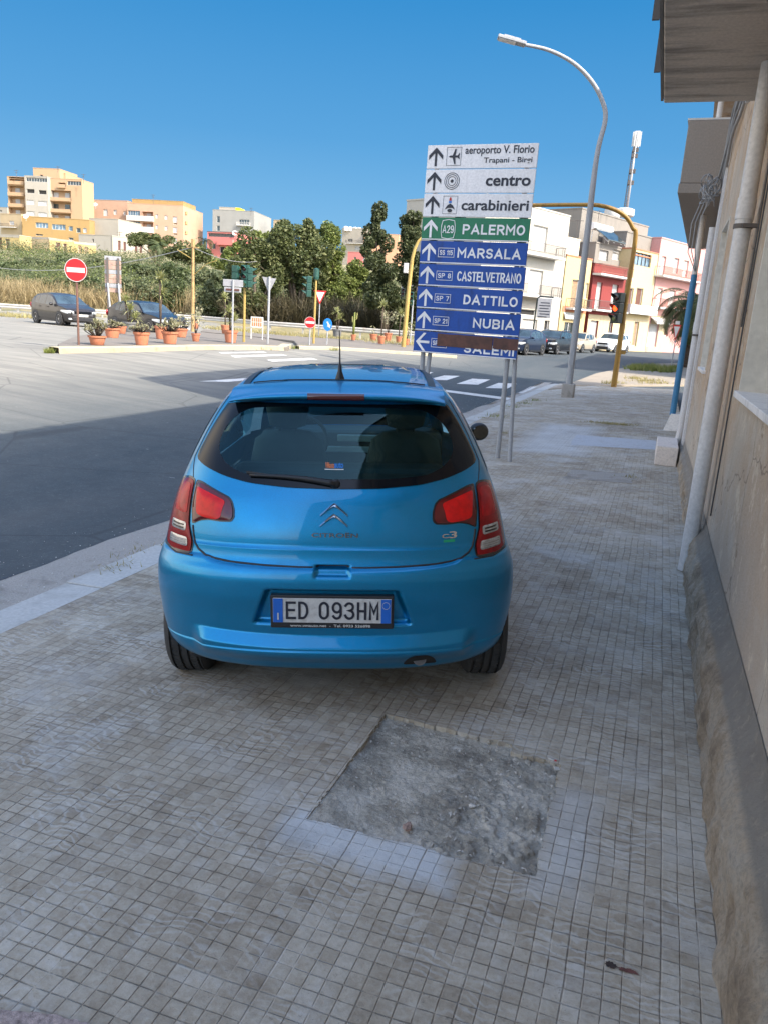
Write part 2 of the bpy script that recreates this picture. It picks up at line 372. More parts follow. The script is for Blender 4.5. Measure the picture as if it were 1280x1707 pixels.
# pavement of small square cobble-pattern tiles
def pave_mat():
    mt, nt, bs = new_mat('pavement_tiles'); C = .0512
    tc = N(nt, 'ShaderNodeTexCoord'); sp = N(nt, 'ShaderNodeSeparateXYZ')
    wob = N(nt, 'ShaderNodeTexNoise'); wob.inputs['Scale'].default_value = 3.0; wob.inputs['Detail'].default_value = 2
    nt.links.new(tc.outputs['Object'], wob.inputs['Vector'])
    va = N(nt, 'ShaderNodeVectorMath', operation='MULTIPLY_ADD')
    nt.links.new(wob.outputs['Color'], va.inputs[0]); va.inputs[1].default_value = (.018, .018, 0); nt.links.new(tc.outputs['Object'], va.inputs[2])
    nt.links.new(va.outputs[0], sp.inputs[0])
    obj = tc.outputs['Object']
    def groove(axis, cell, wdt, ph=0.0):
        a = math_n(nt, 'FRACT', math_n(nt, 'MULTIPLY_ADD', sp.outputs[axis], 1 / cell, ph))
        d = math_n(nt, 'ABSOLUTE', math_n(nt, 'SUBTRACT', a, .5))      # .5 at the joint
        d = math_n(nt, 'SUBTRACT', .5, d)                              # 0 at joint
        return math_n(nt, 'SMOOTH_MIN', 1.0, math_n(nt, 'MULTIPLY', d, cell / wdt), 0.1)
    gx = groove(0, C, .0030); gy = groove(1, C, .0028)
    g5x = groove(0, C * 5, .0042); g5y = groove(1, C * 5, .0045)
    g = math_n(nt, 'MINIMUM', gx, gy); g5 = math_n(nt, 'MINIMUM', g5x, g5y)
    # each tile slab and each square varies
    def cellnoise(cell, seed):
        fx = math_n(nt, 'FLOOR', math_n(nt, 'MULTIPLY', sp.outputs[0], 1 / cell)); fy = math_n(nt, 'FLOOR', math_n(nt, 'MULTIPLY', sp.outputs[1], 1 / cell))
        cb = N(nt, 'ShaderNodeCombineXYZ'); nt.links.new(fx, cb.inputs[0]); nt.links.new(fy, cb.inputs[1]); cb.inputs[2].default_value = seed
        wn = N(nt, 'ShaderNodeTexWhiteNoise'); nt.links.new(cb.outputs[0], wn.inputs['Vector']); return wn.outputs['Value']
    c1 = cellnoise(C * 5, 1.0); c2 = cellnoise(C, 2.0)
    big = noise_n(nt, obj, .55, 5, .6); mid = noise_n(nt, obj, 2.6, 5, .65); fine = noise_n(nt, obj, 55, 5, .7)
    t = math_n(nt, 'MULTIPLY_ADD', c1, .12, math_n(nt, 'MULTIPLY', c2, .14)); gr = noise_n(nt, obj, 14, 8, .75); t = math_n(nt, 'MULTIPLY_ADD', gr, .55, t)
    t = math_n(nt, 'MULTIPLY_ADD', big, .55, t); t = math_n(nt, 'MULTIPLY_ADD', fine, .35, t)
    t = math_n(nt, 'MULTIPLY', t, .56)
    col = ramp(nt, t, [(.33, (.21, .168, .12)), (.46, (.37, .322, .25)), (.57, (.49, .447, .37)), (.72, (.64, .61, .545))])
    # grey cement slurry smeared in places, it fills the joints
    sl_ = ramp(nt, mid, [(.52, (0, 0, 0)), (.66, (1, 1, 1))]); sl2 = ramp(nt, noise_n(nt, obj, 1.1, 4, .6), [(.56, (0, 0, 0)), (.66, (1, 1, 1))])
    slur = math_n(nt, 'MAXIMUM', math_n(nt, 'MULTIPLY', sl_, .6), math_n(nt, 'MULTIPLY', sl2, .75))
    col = mix(nt, math_n(nt, 'MULTIPLY', slur, .42), col, (.50, .53, .55))
    # pale smear of cement on the tiles just below the bare patch and left of it
    def box_mask(x0, x1, y0, y1, e=.05):
        nx_ = math_n(nt, 'MULTIPLY', math_n(nt, 'SUBTRACT', noise_n(nt, obj, 7, 6, .7), .5), .22)
        ax_ = math_n(nt, 'SUBTRACT', math_n(nt, 'ABSOLUTE', math_n(nt, 'SUBTRACT', sp.outputs[0], (x0 + x1) / 2)), (x1 - x0) / 2)
        ay_ = math_n(nt, 'SUBTRACT', math_n(nt, 'ABSOLUTE', math_n(nt, 'SUBTRACT', sp.outputs[1], (y0 + y1) / 2)), (y1 - y0) / 2)
        dd = math_n(nt, 'ADD', math_n(nt, 'MAXIMUM', ax_, ay_), nx_); mr = N(nt, 'ShaderNodeMapRange'); mr.inputs[1].default_value = e; mr.inputs[2].default_value = -e; nt.links.new(dd, mr.inputs[0]); return mr.outputs[0]
    sm1 = math_n(nt, 'MAXIMUM', box_mask(-1.02, -.42, 2.10, 2.30), math_n(nt, 'MULTIPLY', box_mask(-.14, .02, 2.2, 2.8), .5))
    sm1 = math_n(nt, 'MAXIMUM', sm1, math_n(nt, 'MULTIPLY', box_mask(-1.95, -.9, 11.6, 15.5, .2), .8))
    col = mix(nt, math_n(nt, 'MULTIPLY', sm1, .75), col, (.56, .60, .63)); slur = math_n(nt, 'MAXIMUM', slur, math_n(nt, 'MULTIPLY', sm1, .8))
    # darker dirt, brownish
    dk = ramp(nt, noise_n(nt, obj, 1.7, 8, .75), [(.55, (0, 0, 0)), (.72, (1, 1, 1))])
    col = mix(nt, math_n(nt, 'MULTIPLY', dk, .5), col, (.15, .125, .10))
    jn = math_n(nt, 'SUBTRACT', 1.0, g); jn5 = math_n(nt, 'SUBTRACT', 1.0, g5)
    var = ramp(nt, noise_n(nt, obj, 5.0, 4, .7), [(.30, (.45, .45, .45)), (.55, (1, 1, 1))])
    brk = ramp(nt, noise_n(nt, obj, 13, 3, .6), [(.36, (.15, .15, .15)), (.48, (1, 1, 1))]); jn = math_n(nt, 'MULTIPLY', jn, brk)
    jm = math_n(nt, 'MULTIPLY', math_n(nt, 'MULTIPLY', jn, var), math_n(nt, 'SUBTRACT', 1.0, math_n(nt, 'MULTIPLY', slur, .6)))
    jm = math_n(nt, 'MAXIMUM', math_n(nt, 'MULTIPLY', jm, .72), math_n(nt, 'MULTIPLY', math_n(nt, 'MULTIPLY', jn5, var), .62))
    jc = ramp(nt, noise_n(nt, obj, 2.2, 5, .7), [(.40, (.105, .088, .072)), (.53, (.24, .215, .185)), (.64, (.60, .58, .55))])
    col = mix(nt, jm, col, jc)
    wv = N(nt, 'ShaderNodeTexWave', wave_type='RINGS'); wv.inputs['Scale'].default_value = 9; wv.inputs['Distortion'].default_value = 22; wv.inputs['Detail'].default_value = 4; wv.inputs['Detail Scale'].default_value = .6
    nt.links.new(obj, wv.inputs['Vector'])
    tr_ = math_n(nt, 'MULTIPLY', ramp(nt, wv.outputs['Fac'], [(.55, (0, 0, 0)), (.95, (1, 1, 1))]), ramp(nt, noise_n(nt, obj, 3.1, 4, .6), [(.46, (0, 0, 0)), (.6, (.32, .32, .32))]))
    col = mix(nt, tr_, col, (.62, .63, .62))
    sp2 = ramp(nt, noise_n(nt, obj, 90, 2, .5), [(.68, (0, 0, 0)), (.73, (1, 1, 1))])
    col = mix(nt, math_n(nt, 'MULTIPLY', sp2, .4), col, (.13, .12, .11))
    nt.links.new(col, bs.inputs['Base Color'])
    bs.inputs['Roughness'].default_value = .8; bs.inputs['Specular IOR Level'].default_value = .25
    h = math_n(nt, 'MULTIPLY_ADD', jm, -1.0, math_n(nt, 'MULTIPLY', fine, .35))
    h = math_n(nt, 'MULTIPLY_ADD', c1, .25, h)
    h = math_n(nt, 'MULTIPLY_ADD', gr, .6, h); bump(nt, bs, h, .9, .007)
    return mt
def asphalt_mat():
    mt, nt, bs = new_mat('asphalt')
    v = coords(nt); fine = noise_n(nt, v, 70, 4, .8); big = noise_n(nt, v, .16, 6, .6)
    st = noise_n(nt, coords(nt, scale=(1.2, .12, 1)), 1.0, 5, .6)
    ag = N(nt, 'ShaderNodeTexVoronoi'); ag.inputs['Scale'].default_value = 110; nt.links.new(v, ag.inputs['Vector'])
    col = ramp(nt, fine, [(.25, (.032, .045, .053)), (.55, (.058, .076, .086)), (.8, (.12, .138, .145))])
    md = noise_n(nt, v, 5, 8, .75); col = mix(nt, ramp(nt, md, [(.42, (.5, .5, .5)), (.58, (0, 0, 0))]), col, (.036, .048, .056)); col = mix(nt, ramp(nt, noise_n(nt, v, 24, 5, .8), [(.56, (0, 0, 0)), (.7, (.6, .6, .6))]), col, (.15, .165, .17))
    dust = ramp(nt, math_n(nt, 'MULTIPLY_ADD', big, .6, math_n(nt, 'MULTIPLY', st, .4)), [(.38, (0, 0, 0)), (.66, (1, 1, 1))])
    # dust tone stepped up beyond the building shadow: sunlight painted into the asphalt
    sx = N(nt, 'ShaderNodeSeparateXYZ'); nt.links.new(v, sx.inputs[0])
    far = N(nt, 'ShaderNodeMapRange'); far.inputs[1].default_value = -7; far.inputs[2].default_value = -13; nt.links.new(sx.outputs[0], far.inputs[0])
    col = mix(nt, math_n(nt, 'MULTIPLY', dust, .25), col, (.20, .19, .175))
    col = mix(nt, math_n(nt, 'MULTIPLY', far.outputs[0], .72), col, ramp(nt, noise_n(nt, coords(nt, scale=(.35, 2.2, 1)), 1.0, 8, .65), [(.35, (.22, .205, .175)), (.5, (.285, .268, .225)), (.65, (.36, .335, .28))]))
    cr = N(nt, 'ShaderNodeTexVoronoi', feature='DISTANCE_TO_EDGE'); cr.inputs['Scale'].default_value = .35
    nt.links.new(v, cr.inputs['Vector'])
    ck = ramp(nt, cr.outputs[0], [(.003, (1, 1, 1)), (.008, (0, 0, 0))])
    col = mix(nt, math_n(nt, 'MULTIPLY', ck, .35), col, (.03, .03, .03))
    wh = ramp(nt, noise_n(nt, coords(nt, scale=(4, 10, 1)), 1.2, 3, .5), [(.74, (0, 0, 0)), (.77, (1, 1, 1))])
    col = mix(nt, math_n(nt, 'MULTIPLY', wh, .5), col, (.4, .4, .38))
    nt.links.new(col, bs.inputs['Base Color']); bs.inputs['Roughness'].default_value = .85; bs.inputs['Specular IOR Level'].default_value = .3
    bump(nt, bs, ag.outputs['Distance'], .35, .006)
    return mt
def wall_mat():
    mt, nt, bs = new_mat('old_plaster')
    v = coords(nt); big = noise_n(nt, v, .8, 7, .62); mid = noise_n(nt, v, 3.2, 7, .68); fine = noise_n(nt, v, 60, 5, .75)
    stv = noise_n(nt, coords(nt, scale=(1.6, 1.6, .7)), 1.5, 9, .72)
    col = ramp(nt, fine, [(.25, (.40, .27, .165)), (.55, (.56, .395, .25)), (.8, (.68, .51, .36))])
    g1 = ramp(nt, big, [(.43, (0, 0, 0)), (.60, (1, 1, 1))])
    col = mix(nt, math_n(nt, 'MULTIPLY', g1, .75), col, (.52, .46, .37))
    g2 = ramp(nt, mid, [(.5, (0, 0, 0)), (.68, (1, 1, 1))]); col = mix(nt, math_n(nt, 'MULTIPLY', g2, .5), col, (.68, .60, .49))
    g3 = ramp(nt, stv, [(.52, (0, 0, 0)), (.7, (1, 1, 1))]); col = mix(nt, math_n(nt, 'MULTIPLY', g3, .5), col, (.34, .25, .17))
    # rising damp: the plaster low on the wall is grey
    sx = N(nt, 'ShaderNodeSeparateXYZ'); nt.links.new(v, sx.inputs[0])
    lo = N(nt, 'ShaderNodeMapRange'); lo.inputs[1].default_value = 1.5; lo.inputs[2].default_value = .5
    nt.links.new(math_n(nt, 'MULTIPLY_ADD', big, 1.4, math_n(nt, 'SUBTRACT', sx.outputs[2], .7)), lo.inputs[0])
    col = mix(nt, math_n(nt, 'MULTIPLY', lo.outputs[0], .5), col, (.46, .43, .38))
    fl = ramp(nt, noise_n(nt, v, 2.3, 9, .78), [(.565, (0, 0, 0)), (.58, (1, 1, 1))]); col = mix(nt, math_n(nt, 'MULTIPLY', fl, .55), col, (.72, .62, .47))
    fl2 = ramp(nt, noise_n(nt, v, 3.1, 9, .8), [(.60, (0, 0, 0)), (.615, (1, 1, 1))]); col = mix(nt, math_n(nt, 'MULTIPLY', fl2, .8), col, (.30, .21, .14))
    sp = ramp(nt, noise_n(nt, v, 26, 5, .7), [(.62, (0, 0, 0)), (.68, (1, 1, 1))]); col = mix(nt, math_n(nt, 'MULTIPLY', sp, .6), col, (.22, .165, .12))
    vc = N(nt, 'ShaderNodeTexVoronoi', feature='DISTANCE_TO_EDGE'); vc.inputs['Scale'].default_value = .8; nw = N(nt, 'ShaderNodeTexNoise'); nw.inputs['Scale'].default_value = 2.5; nw.inputs['Detail'].default_value = 6; nt.links.new(v, nw.inputs['Vector'])
    vm_ = N(nt, 'ShaderNodeVectorMath', operation='MULTIPLY_ADD'); nt.links.new(nw.outputs['Color'], vm_.inputs[0]); vm_.inputs[1].default_value = (.5, .5, .5); nt.links.new(v, vm_.inputs[2]); nt.links.new(vm_.outputs[0], vc.inputs['Vector'])
    ck = ramp(nt, vc.outputs['Distance'], [(.002, (1, 1, 1)), (.006, (0, 0, 0))]); col = mix(nt, math_n(nt, 'MULTIPLY', ck, .7), col, (.14, .10, .075))
    nt.links.new(col, bs.inputs['Base Color']); bs.inputs['Roughness'].default_value = .92
    h = math_n(nt, 'MULTIPLY_ADD', mid, 1.0, math_n(nt, 'MULTIPLY', fine, .5)); bump(nt, bs, h, 1.0, .03)
    return mt
def plinth_mat():
    mt, nt, bs = new_mat('crumbling_plinth')
    v = coords(nt); a = noise_n(nt, v, 4, 8, .7); f = noise_n(nt, v, 45, 6, .8)
    col = ramp(nt, a, [(.3, (.30, .23, .16)), (.45, (.54, .42, .29)), (.55, (.68, .57, .43)), (.7, (.62, .57, .49))])
    col = mix(nt, ramp(nt, f, [(.45, (0, 0, 0)), (.75, (.6, .6, .6))]), col, (.15, .13, .11))
    sx = N(nt, 'ShaderNodeSeparateXYZ'); nt.links.new(v, sx.inputs[0])
    lg = N(nt, 'ShaderNodeMapRange'); lg.inputs[1].default_value = -.058; lg.inputs[2].default_value = -.040; nt.links.new(math_n(nt, 'MULTIPLY_ADD', a, .03, sx.outputs[1]), lg.inputs[0])
    col = mix(nt, math_n(nt, 'MULTIPLY', lg.outputs[0], .8), col, (.34, .31, .27))
    chip = ramp(nt, noise_n(nt, v, 17, 6, .75), [(.56, (0, 0, 0)), (.66, (1, 1, 1))]); col = mix(nt, math_n(nt, 'MULTIPLY', chip, .45), col, (.66, .56, .42))
    nt.links.new(col, bs.inputs['Base Color']); bs.inputs['Roughness'].default_value = .95
    bump(nt, bs, math_n(nt, 'MULTIPLY_ADD', f, .9, a), 1.0, .05)
    return mt
def rubble_mat():
    mt, nt, bs = new_mat('broken_cement')
    v = coords(nt); a = noise_n(nt, v, 5, 8, .7); f = noise_n(nt, v, 70, 5, .8)
    col = ramp(nt, a, [(.3, (.22, .20, .17)), (.46, (.40, .375, .32)), (.56, (.58, .55, .48)), (.72, (.70, .66, .59))])
    b = ramp(nt, noise_n(nt, v, 14, 5, .7), [(.58, (0, 0, 0)), (.7, (1, 1, 1))]); col = mix(nt, math_n(nt, 'MULTIPLY', b, .9), col, (.66, .65, .61))
    c = ramp(nt, noise_n(nt, v, 9, 5, .7), [(.62, (0, 0, 0)), (.72, (1, 1, 1))]); col = mix(nt, math_n(nt, 'MULTIPLY', c, .55), col, (.20, .12, .075))
    nt.links.new(col, bs.inputs['Base Color']); bs.inputs['Roughness'].default_value = .95
    bump(nt, bs, math_n(nt, 'MULTIPLY_ADD', f, .8, a), .9, .02)
    return mt
def earth_mat():
    mt, nt, bs = new_mat('dry_earth_and_grass')
    v = coords(nt); a = noise_n(nt, v, .25, 7, .7); f = noise_n(nt, v, 6, 6, .8)
    col = ramp(nt, a, [(.35, (.10, .12, .045)), (.5, (.25, .21, .11)), (.65, (.36, .30, .18))])
    col = mix(nt, ramp(nt, f, [(.4, (0, 0, 0)), (.7, (.7, .7, .7))]), col, (.16, .15, .07))
    nt.links.new(col, bs.inputs['Base Color']); bs.inputs['Roughness'].default_value = .95
    bump(nt, bs, f, .6, .1); return mt
def soffit_mat():
    mt, nt, bs = new_mat('mouldy_concrete')
    v = coords(nt); st = noise_n(nt, coords(nt, scale=(6, .9, 1)), 1.0, 8, .62); f = noise_n(nt, v, 40, 5, .7)
    sx = N(nt, 'ShaderNodeSeparateXYZ'); nt.links.new(v, sx.inputs[0])
    col = ramp(nt, f, [(.3, (.52, .43, .34)), (.7, (.68, .58, .47))])
    edge = N(nt, 'ShaderNodeMapRange'); edge.inputs[1].default_value = -.1; edge.inputs[2].default_value = -.76; nt.links.new(sx.outputs[1], edge.inputs[0])
    k = math_n(nt, 'MULTIPLY_ADD', edge.outputs[0], .10, st)
    col = mix(nt, ramp(nt, k, [(.54, (0, 0, 0)), (.78, (.85, .85, .85))]), col, (.10, .088, .075))
    nt.links.new(col, bs.inputs['Base Color']); bs.inputs['Roughness'].default_value = .9; bump(nt, bs, f, .3, .01)
    return mt
def paint_mat(name, col, metal=.55, flake=True, rough=.32, coat=1):
    mt, nt, bs = new_mat(name); v = coords(nt)
    n = noise_n(nt, v, 700, 2, .5)
    nt.links.new(ramp(nt, n, [(.35, tuple(c * .82 for c in col)), (.65, tuple(min(1, c * 1.2) for c in col))]), bs.inputs['Base Color'])
    bs.inputs['Metallic'].default_value = metal; bs.inputs['Roughness'].default_value = rough
    bs.inputs['Coat Weight'].default_value = coat; bs.inputs['Coat Roughness'].default_value = .03
    d = noise_n(nt, v, 3.0, 6, .7)
    nt.links.new(ramp(nt, d, [(.35, (rough, rough, rough)), (.8, (rough + .2,) * 3)]), bs.inputs['Roughness'])
    return mt
def glass_mat(name, tint, gl=.05):
    mt, nt, bs = new_mat(name); out = nt.nodes['Material Output']
    tr = N(nt, 'ShaderNodeBsdfTransparent'); tr.inputs[0].default_value = (*tint, 1)
    g = N(nt, 'ShaderNodeBsdfGlossy'); g.inputs['Roughness'].default_value = .015
    n = noise_n(nt, coords(nt), 2.0, 3)
    nt.links.new(ramp(nt, n, [(.3, (.38, .66, .72)), (.7, (.44, .76, .82))]), g.inputs[0])
    fr = N(nt, 'ShaderNodeFresnel'); fr.inputs[0].default_value = 1.52
    k = math_n(nt, 'MULTIPLY_ADD', fr.outputs[0], 1.0, gl)
    ms = N(nt, 'ShaderNodeMixShader'); nt.links.new(k, ms.inputs[0]); nt.links.new(tr.outputs[0], ms.inputs[1]); nt.links.new(g.outputs[0], ms.inputs[2])
    nt.links.new(ms.outputs[0], out.inputs[0]); return mt

M = {}
M['pave'] = pave_mat(); M['asphalt'] = asphalt_mat(); M['wall'] = wall_mat(); M['plinth'] = plinth_mat(); M['rubble'] = rubble_mat()
M['earth'] = earth_mat(); M['soffit'] = soffit_mat()
M['kerb'] = stained('kerb_stone', (.46, .46, .44), (.25, .24, .22), scale=1.5, amt=.6, streak=False)
M['gutter'] = stained('gutter_concrete', (.36, .34, .31), (.20, .18, .15), scale=2.5, amt=.8, streak=False, bumpk=.8, fine=60)
M['concrete'] = stained('pale_concrete', (.29, .25, .195), (.20, .165, .125), scale=.8, amt=.6, streak=False)
M['island'] = stained('island_paving', (.175, .155, .13), (.12, .105, .09), scale=.7, amt=.6, streak=False)
M['white_line'] = stained('road_paint', (.62, .61, .58), (.25, .24, .23), scale=3, amt=.8, streak=False, bumpk=.1)
M['blue_paint'] = paint_mat('blue_metallic_paint', (.0, .235, .47), .72, coat=.7)
M['black_plastic'] = plain('black_plastic', (.018, .018, .02), .45, scale=30)
M['black_gloss'] = plain('black_gloss', (.004, .006, .009), .08, scale=4, coat=0, spec=.3)
M['rubber'] = plain('tyre_rubber', (.04, .039, .038), .8, scale=40, bumpk=.2)
M['chrome'] = plain('chrome', (.75, .75, .76), .12, 1.0, .05)
M['steel'] = plain('steel_dull', (.35, .35, .36), .4, .9)
M['galv'] = stained('galvanised_steel', (.33, .34, .35), (.22, .22, .22), rough=.55, scale=3, amt=.5)
M['sign_white'] = stained('sign_white', (.80, .78, .77), (.60, .58, .56), rough=.5, scale=2.0, amt=.5, bumpk=0)
M['sign_green'] = stained('sign_green', (.0, .17, .075), (.0, .10, .05), rough=.45, scale=3, amt=.6, bumpk=0)
M['sign_blue'] = stained('sign_blue', (.0, .062, .33), (.0, .03, .15), rough=.55, scale=3.0, amt=.8, bumpk=0)
M['sign_black'] = plain('sign_black', (.015, .017, .03), .5)
M['sign_letter'] = plain('sign_letter_white', (.78, .77, .76), .5)
M['rust'] = plain('brown_tape', (.085, .028, .018), .5, scale=12, var=.4)
M['sign_back'] = plain('sign_back_grey', (.30, .30, .31), .6)
M['sign_back_brown'] = plain('sign_back_brown', (.36, .24, .19), .7, var=.35, scale=3)
M['sign_red'] = plain('sign_red', (.44, .010, .012), .4, var=.06)
M['sign_sky'] = plain('sign_bright_blue', (.01, .17, .55), .4, var=.06)
M['pole_yellow'] = stained('yellow_pole_paint', (.38, .27, .075), (.22, .13, .05), rough=.6, scale=4, amt=.6, bumpk=0)
M['pole_ochre'] = stained('ochre_pole_paint', (.27, .15, .02), (.15, .075, .02), rough=.5, scale=4, amt=.7, bumpk=0)
M['tl_green'] = plain('signal_green_body', (.015, .066, .05), .5)
M['tl_black'] = plain('signal_black_body', (.012, .02, .018), .5)
M['amber'] = emis('lit_amber_lamp', (1.0, .05, .008), 1.6)
M['lens_dark_red'] = plain('lens_dark_red', (.05, .008, .008), .2)
M['lens_dark_green'] = plain('lens_unlit_green', (.16, .2, .08), .25)
M['terracotta'] = stained('terracotta', (.46, .165, .085), (.34, .19, .13), scale=5, amt=.6, bumpk=.1)
M['grey_pot'] = plain('grey_pot', (.14, .14, .14), .7)
M['soil'] = plain('soil', (.05, .035, .022), .95)
M['spike'] = leafy('spiky_leaves', (.14, .16, .05), (.28, .29, .11), (.46, .44, .24), scale=3)
M['succ'] = leafy('succulent_leaves', (.14, .14, .07), (.32, .31, .18), (.50, .45, .32), scale=5)
M['tree_a'] = leafy('tree_leaves', (.03, .042, .014), (.085, .105, .036), (.19, .195, .08), scale=.5)
M['tree_b'] = leafy('tree_leaves_light', (.055, .075, .018), (.13, .165, .04), (.24, .26, .08), scale=.6)
M['tree_d'] = leafy('tree_leaves_dark', (.02, .03, .012), (.055, .07, .027), (.14, .15, .07), scale=.5)
M['bush'] = leafy('bush_leaves', (.03, .045, .016), (.075, .10, .038), (.125, .145, .06), scale=.5)
M['bush2'] = leafy('bush_leaves_silver', (.05, .066, .03), (.11, .13, .062), (.18, .19, .10), scale=.6)
M['reed'] = leafy('dry_reeds', (.12, .09, .04), (.30, .235, .12), (.46, .37, .21), scale=.8)
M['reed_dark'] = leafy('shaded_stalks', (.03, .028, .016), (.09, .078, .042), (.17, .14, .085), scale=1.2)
M['weed'] = leafy('weeds', (.08, .11, .02), (.19, .22, .05), (.34, .32, .12), scale=2)
M['bark'] = plain('bark', (.11, .085, .06), .9, var=.4, scale=8, bumpk=.6)
M['palm_bark'] = plain('palm_bark', (.075, .055, .04), .95, var=.5, scale=9, bumpk=.9)
M['wood_pole'] = plain('wooden_pole', (.36, .235, .10), .8, var=.3, scale=5)
M['win_glass'] = glassy('window_glass'); M['win_dark'] = plain('dark_opening', (.02, .018, .016), .8)
M['win_blue'] = glassy('veranda_glass', (.10, .16, .22), .1)
M['shut_white'] = plain('white_shutter', (.58, .56, .53), .6, var=.05)
M['shut_brown'] = plain('brown_shutter', (.115, .045, .03), .7)
M['shut_wood'] = plain('wooden_door', (.30, .19, .11), .7, var=.3)
M['shut_grey'] = plain('grey_shutter', (.40, .40, .39), .6)
M['frame_white'] = plain('white_frame', (.55, .54, .51), .5, var=.05)
M['rail_dark'] = plain('iron_railing', (.10, .085, .075), .6)
M['rail_red'] = plain('brown_red_railing', (.25, .10, .07), .6)
M['conc_grey'] = stained('grey_render', (.21, .19, .165), (.13, .12, .105), scale=.6, amt=.8)
M['pvc'] = stained('pvc_pipe', (.62, .61, .60), (.50, .47, .44), rough=.45, scale=2, amt=.5, bumpk=0)
M['pvc_beige'] = stained('pvc_pipe_beige', (.40, .335, .29), (.33, .29, .26), rough=.45, scale=2, amt=.4, bumpk=0)
M['pvc_blue'] = stained('pvc_pipe_blue', (.035, .19, .37), (.06, .2, .33), rough=.5, scale=3, amt=.4, bumpk=0)
M['marble'] = stained('grey_marble', (.58, .55, .48), (.42, .39, .34), rough=.6, scale=3, amt=.7, streak=False, fine=14, bumpk=.05)
M['sill'] = stained('white_marble_sill', (.74, .71, .67), (.42, .40, .38), rough=.5, scale=3, amt=.6, streak=False, bumpk=.05)
M['box_stone'] = stained('rough_stone_block', (.72, .64, .57), (.40, .36, .34), scale=6, amt=.6, streak=False, bumpk=.5)
M['cable'] = plain('cable', (.05, .05, .052), .6); M['cable_grey'] = plain('cable_grey', (.30, .30, .30), .6)
M['bay_grey'] = stained('grey_bay_cladding', (.26, .225, .19), (.21, .18, .155), rough=.7, scale=.8, amt=.4, bumpk=.05)
M['guard'] = stained('guard_rail_steel', (.42, .40, .36), (.30, .24, .17), rough=.5, scale=1, amt=.7, bumpk=0)

# ------------------------------------------------------------------ ground, road, pavement, kerb
def axis(lo, a, b, hi, step, grow=1.25):
    out = [a + i * step for i in range(int((b - a) / step) + 1)]
    s_, x = step, out[-1]
    while x < hi: s_ *= grow; x += s_; out.append(x)
    s_, x = step, out[0]
    while x > lo: s_ *= grow; x -= s_; out.insert(0, x)
    return out
RAIL_PX = [(-120, 516), (0, 523), (60, 527), (170, 534), (330, 543), (450, 554), (560, 562), (640, 568), (690, 572), (740, 577)]
rail_pts = [G(a, b, 0, z_road) for a, b in RAIL_PX]
def uv_of(x, y): return (x * RT0.x + y * RT0.y, x * FWD0.x + y * FWD0.y)
ruv = sorted(uv_of(p.x, p.y) for p in rail_pts)
def rail_v(u): return float(np.interp(u, [a for a, b in ruv], [b for a, b in ruv]))
def build_ground():
    xs = axis(-900, -62, 34, 900, 1.0); ys = axis(-120, -8, 110, 1500, 1.0)
    g = MB(); r = MB(); nx = len(xs)
    g.v = [(x, y, z_gr(x, y)) for y in ys for x in xs]; r.v = [(x, y, z_gr(x, y)) for y in ys for x in xs]
    for j in range(len(ys) - 1):
        for i in range(nx - 1):
            f = (j * nx + i, j * nx + i + 1, (j + 1) * nx + i + 1, (j + 1) * nx + i)
            u, v = uv_of((xs[i] + xs[i + 1]) / 2, (ys[j] + ys[j + 1]) / 2)
            hill = (u < 6 and v > rail_v(u) + .3) or v > 125 or u < -75
            (g if hill else r).f.append(f)
    def fin(mb, name, mat):
        used = sorted({i for f in mb.f for i in f}); mp = {a: b for b, a in enumerate(used)}
        mb.v = [mb.v[i] for i in used]; mb.f = [tuple(mp[i] for i in f) for f in mb.f]
        return struct(mb.build(name, mat, smooth=True))
    fin(g, 'hill_ground', M['earth']); fin(r, 'road', M['asphalt'])
build_ground()

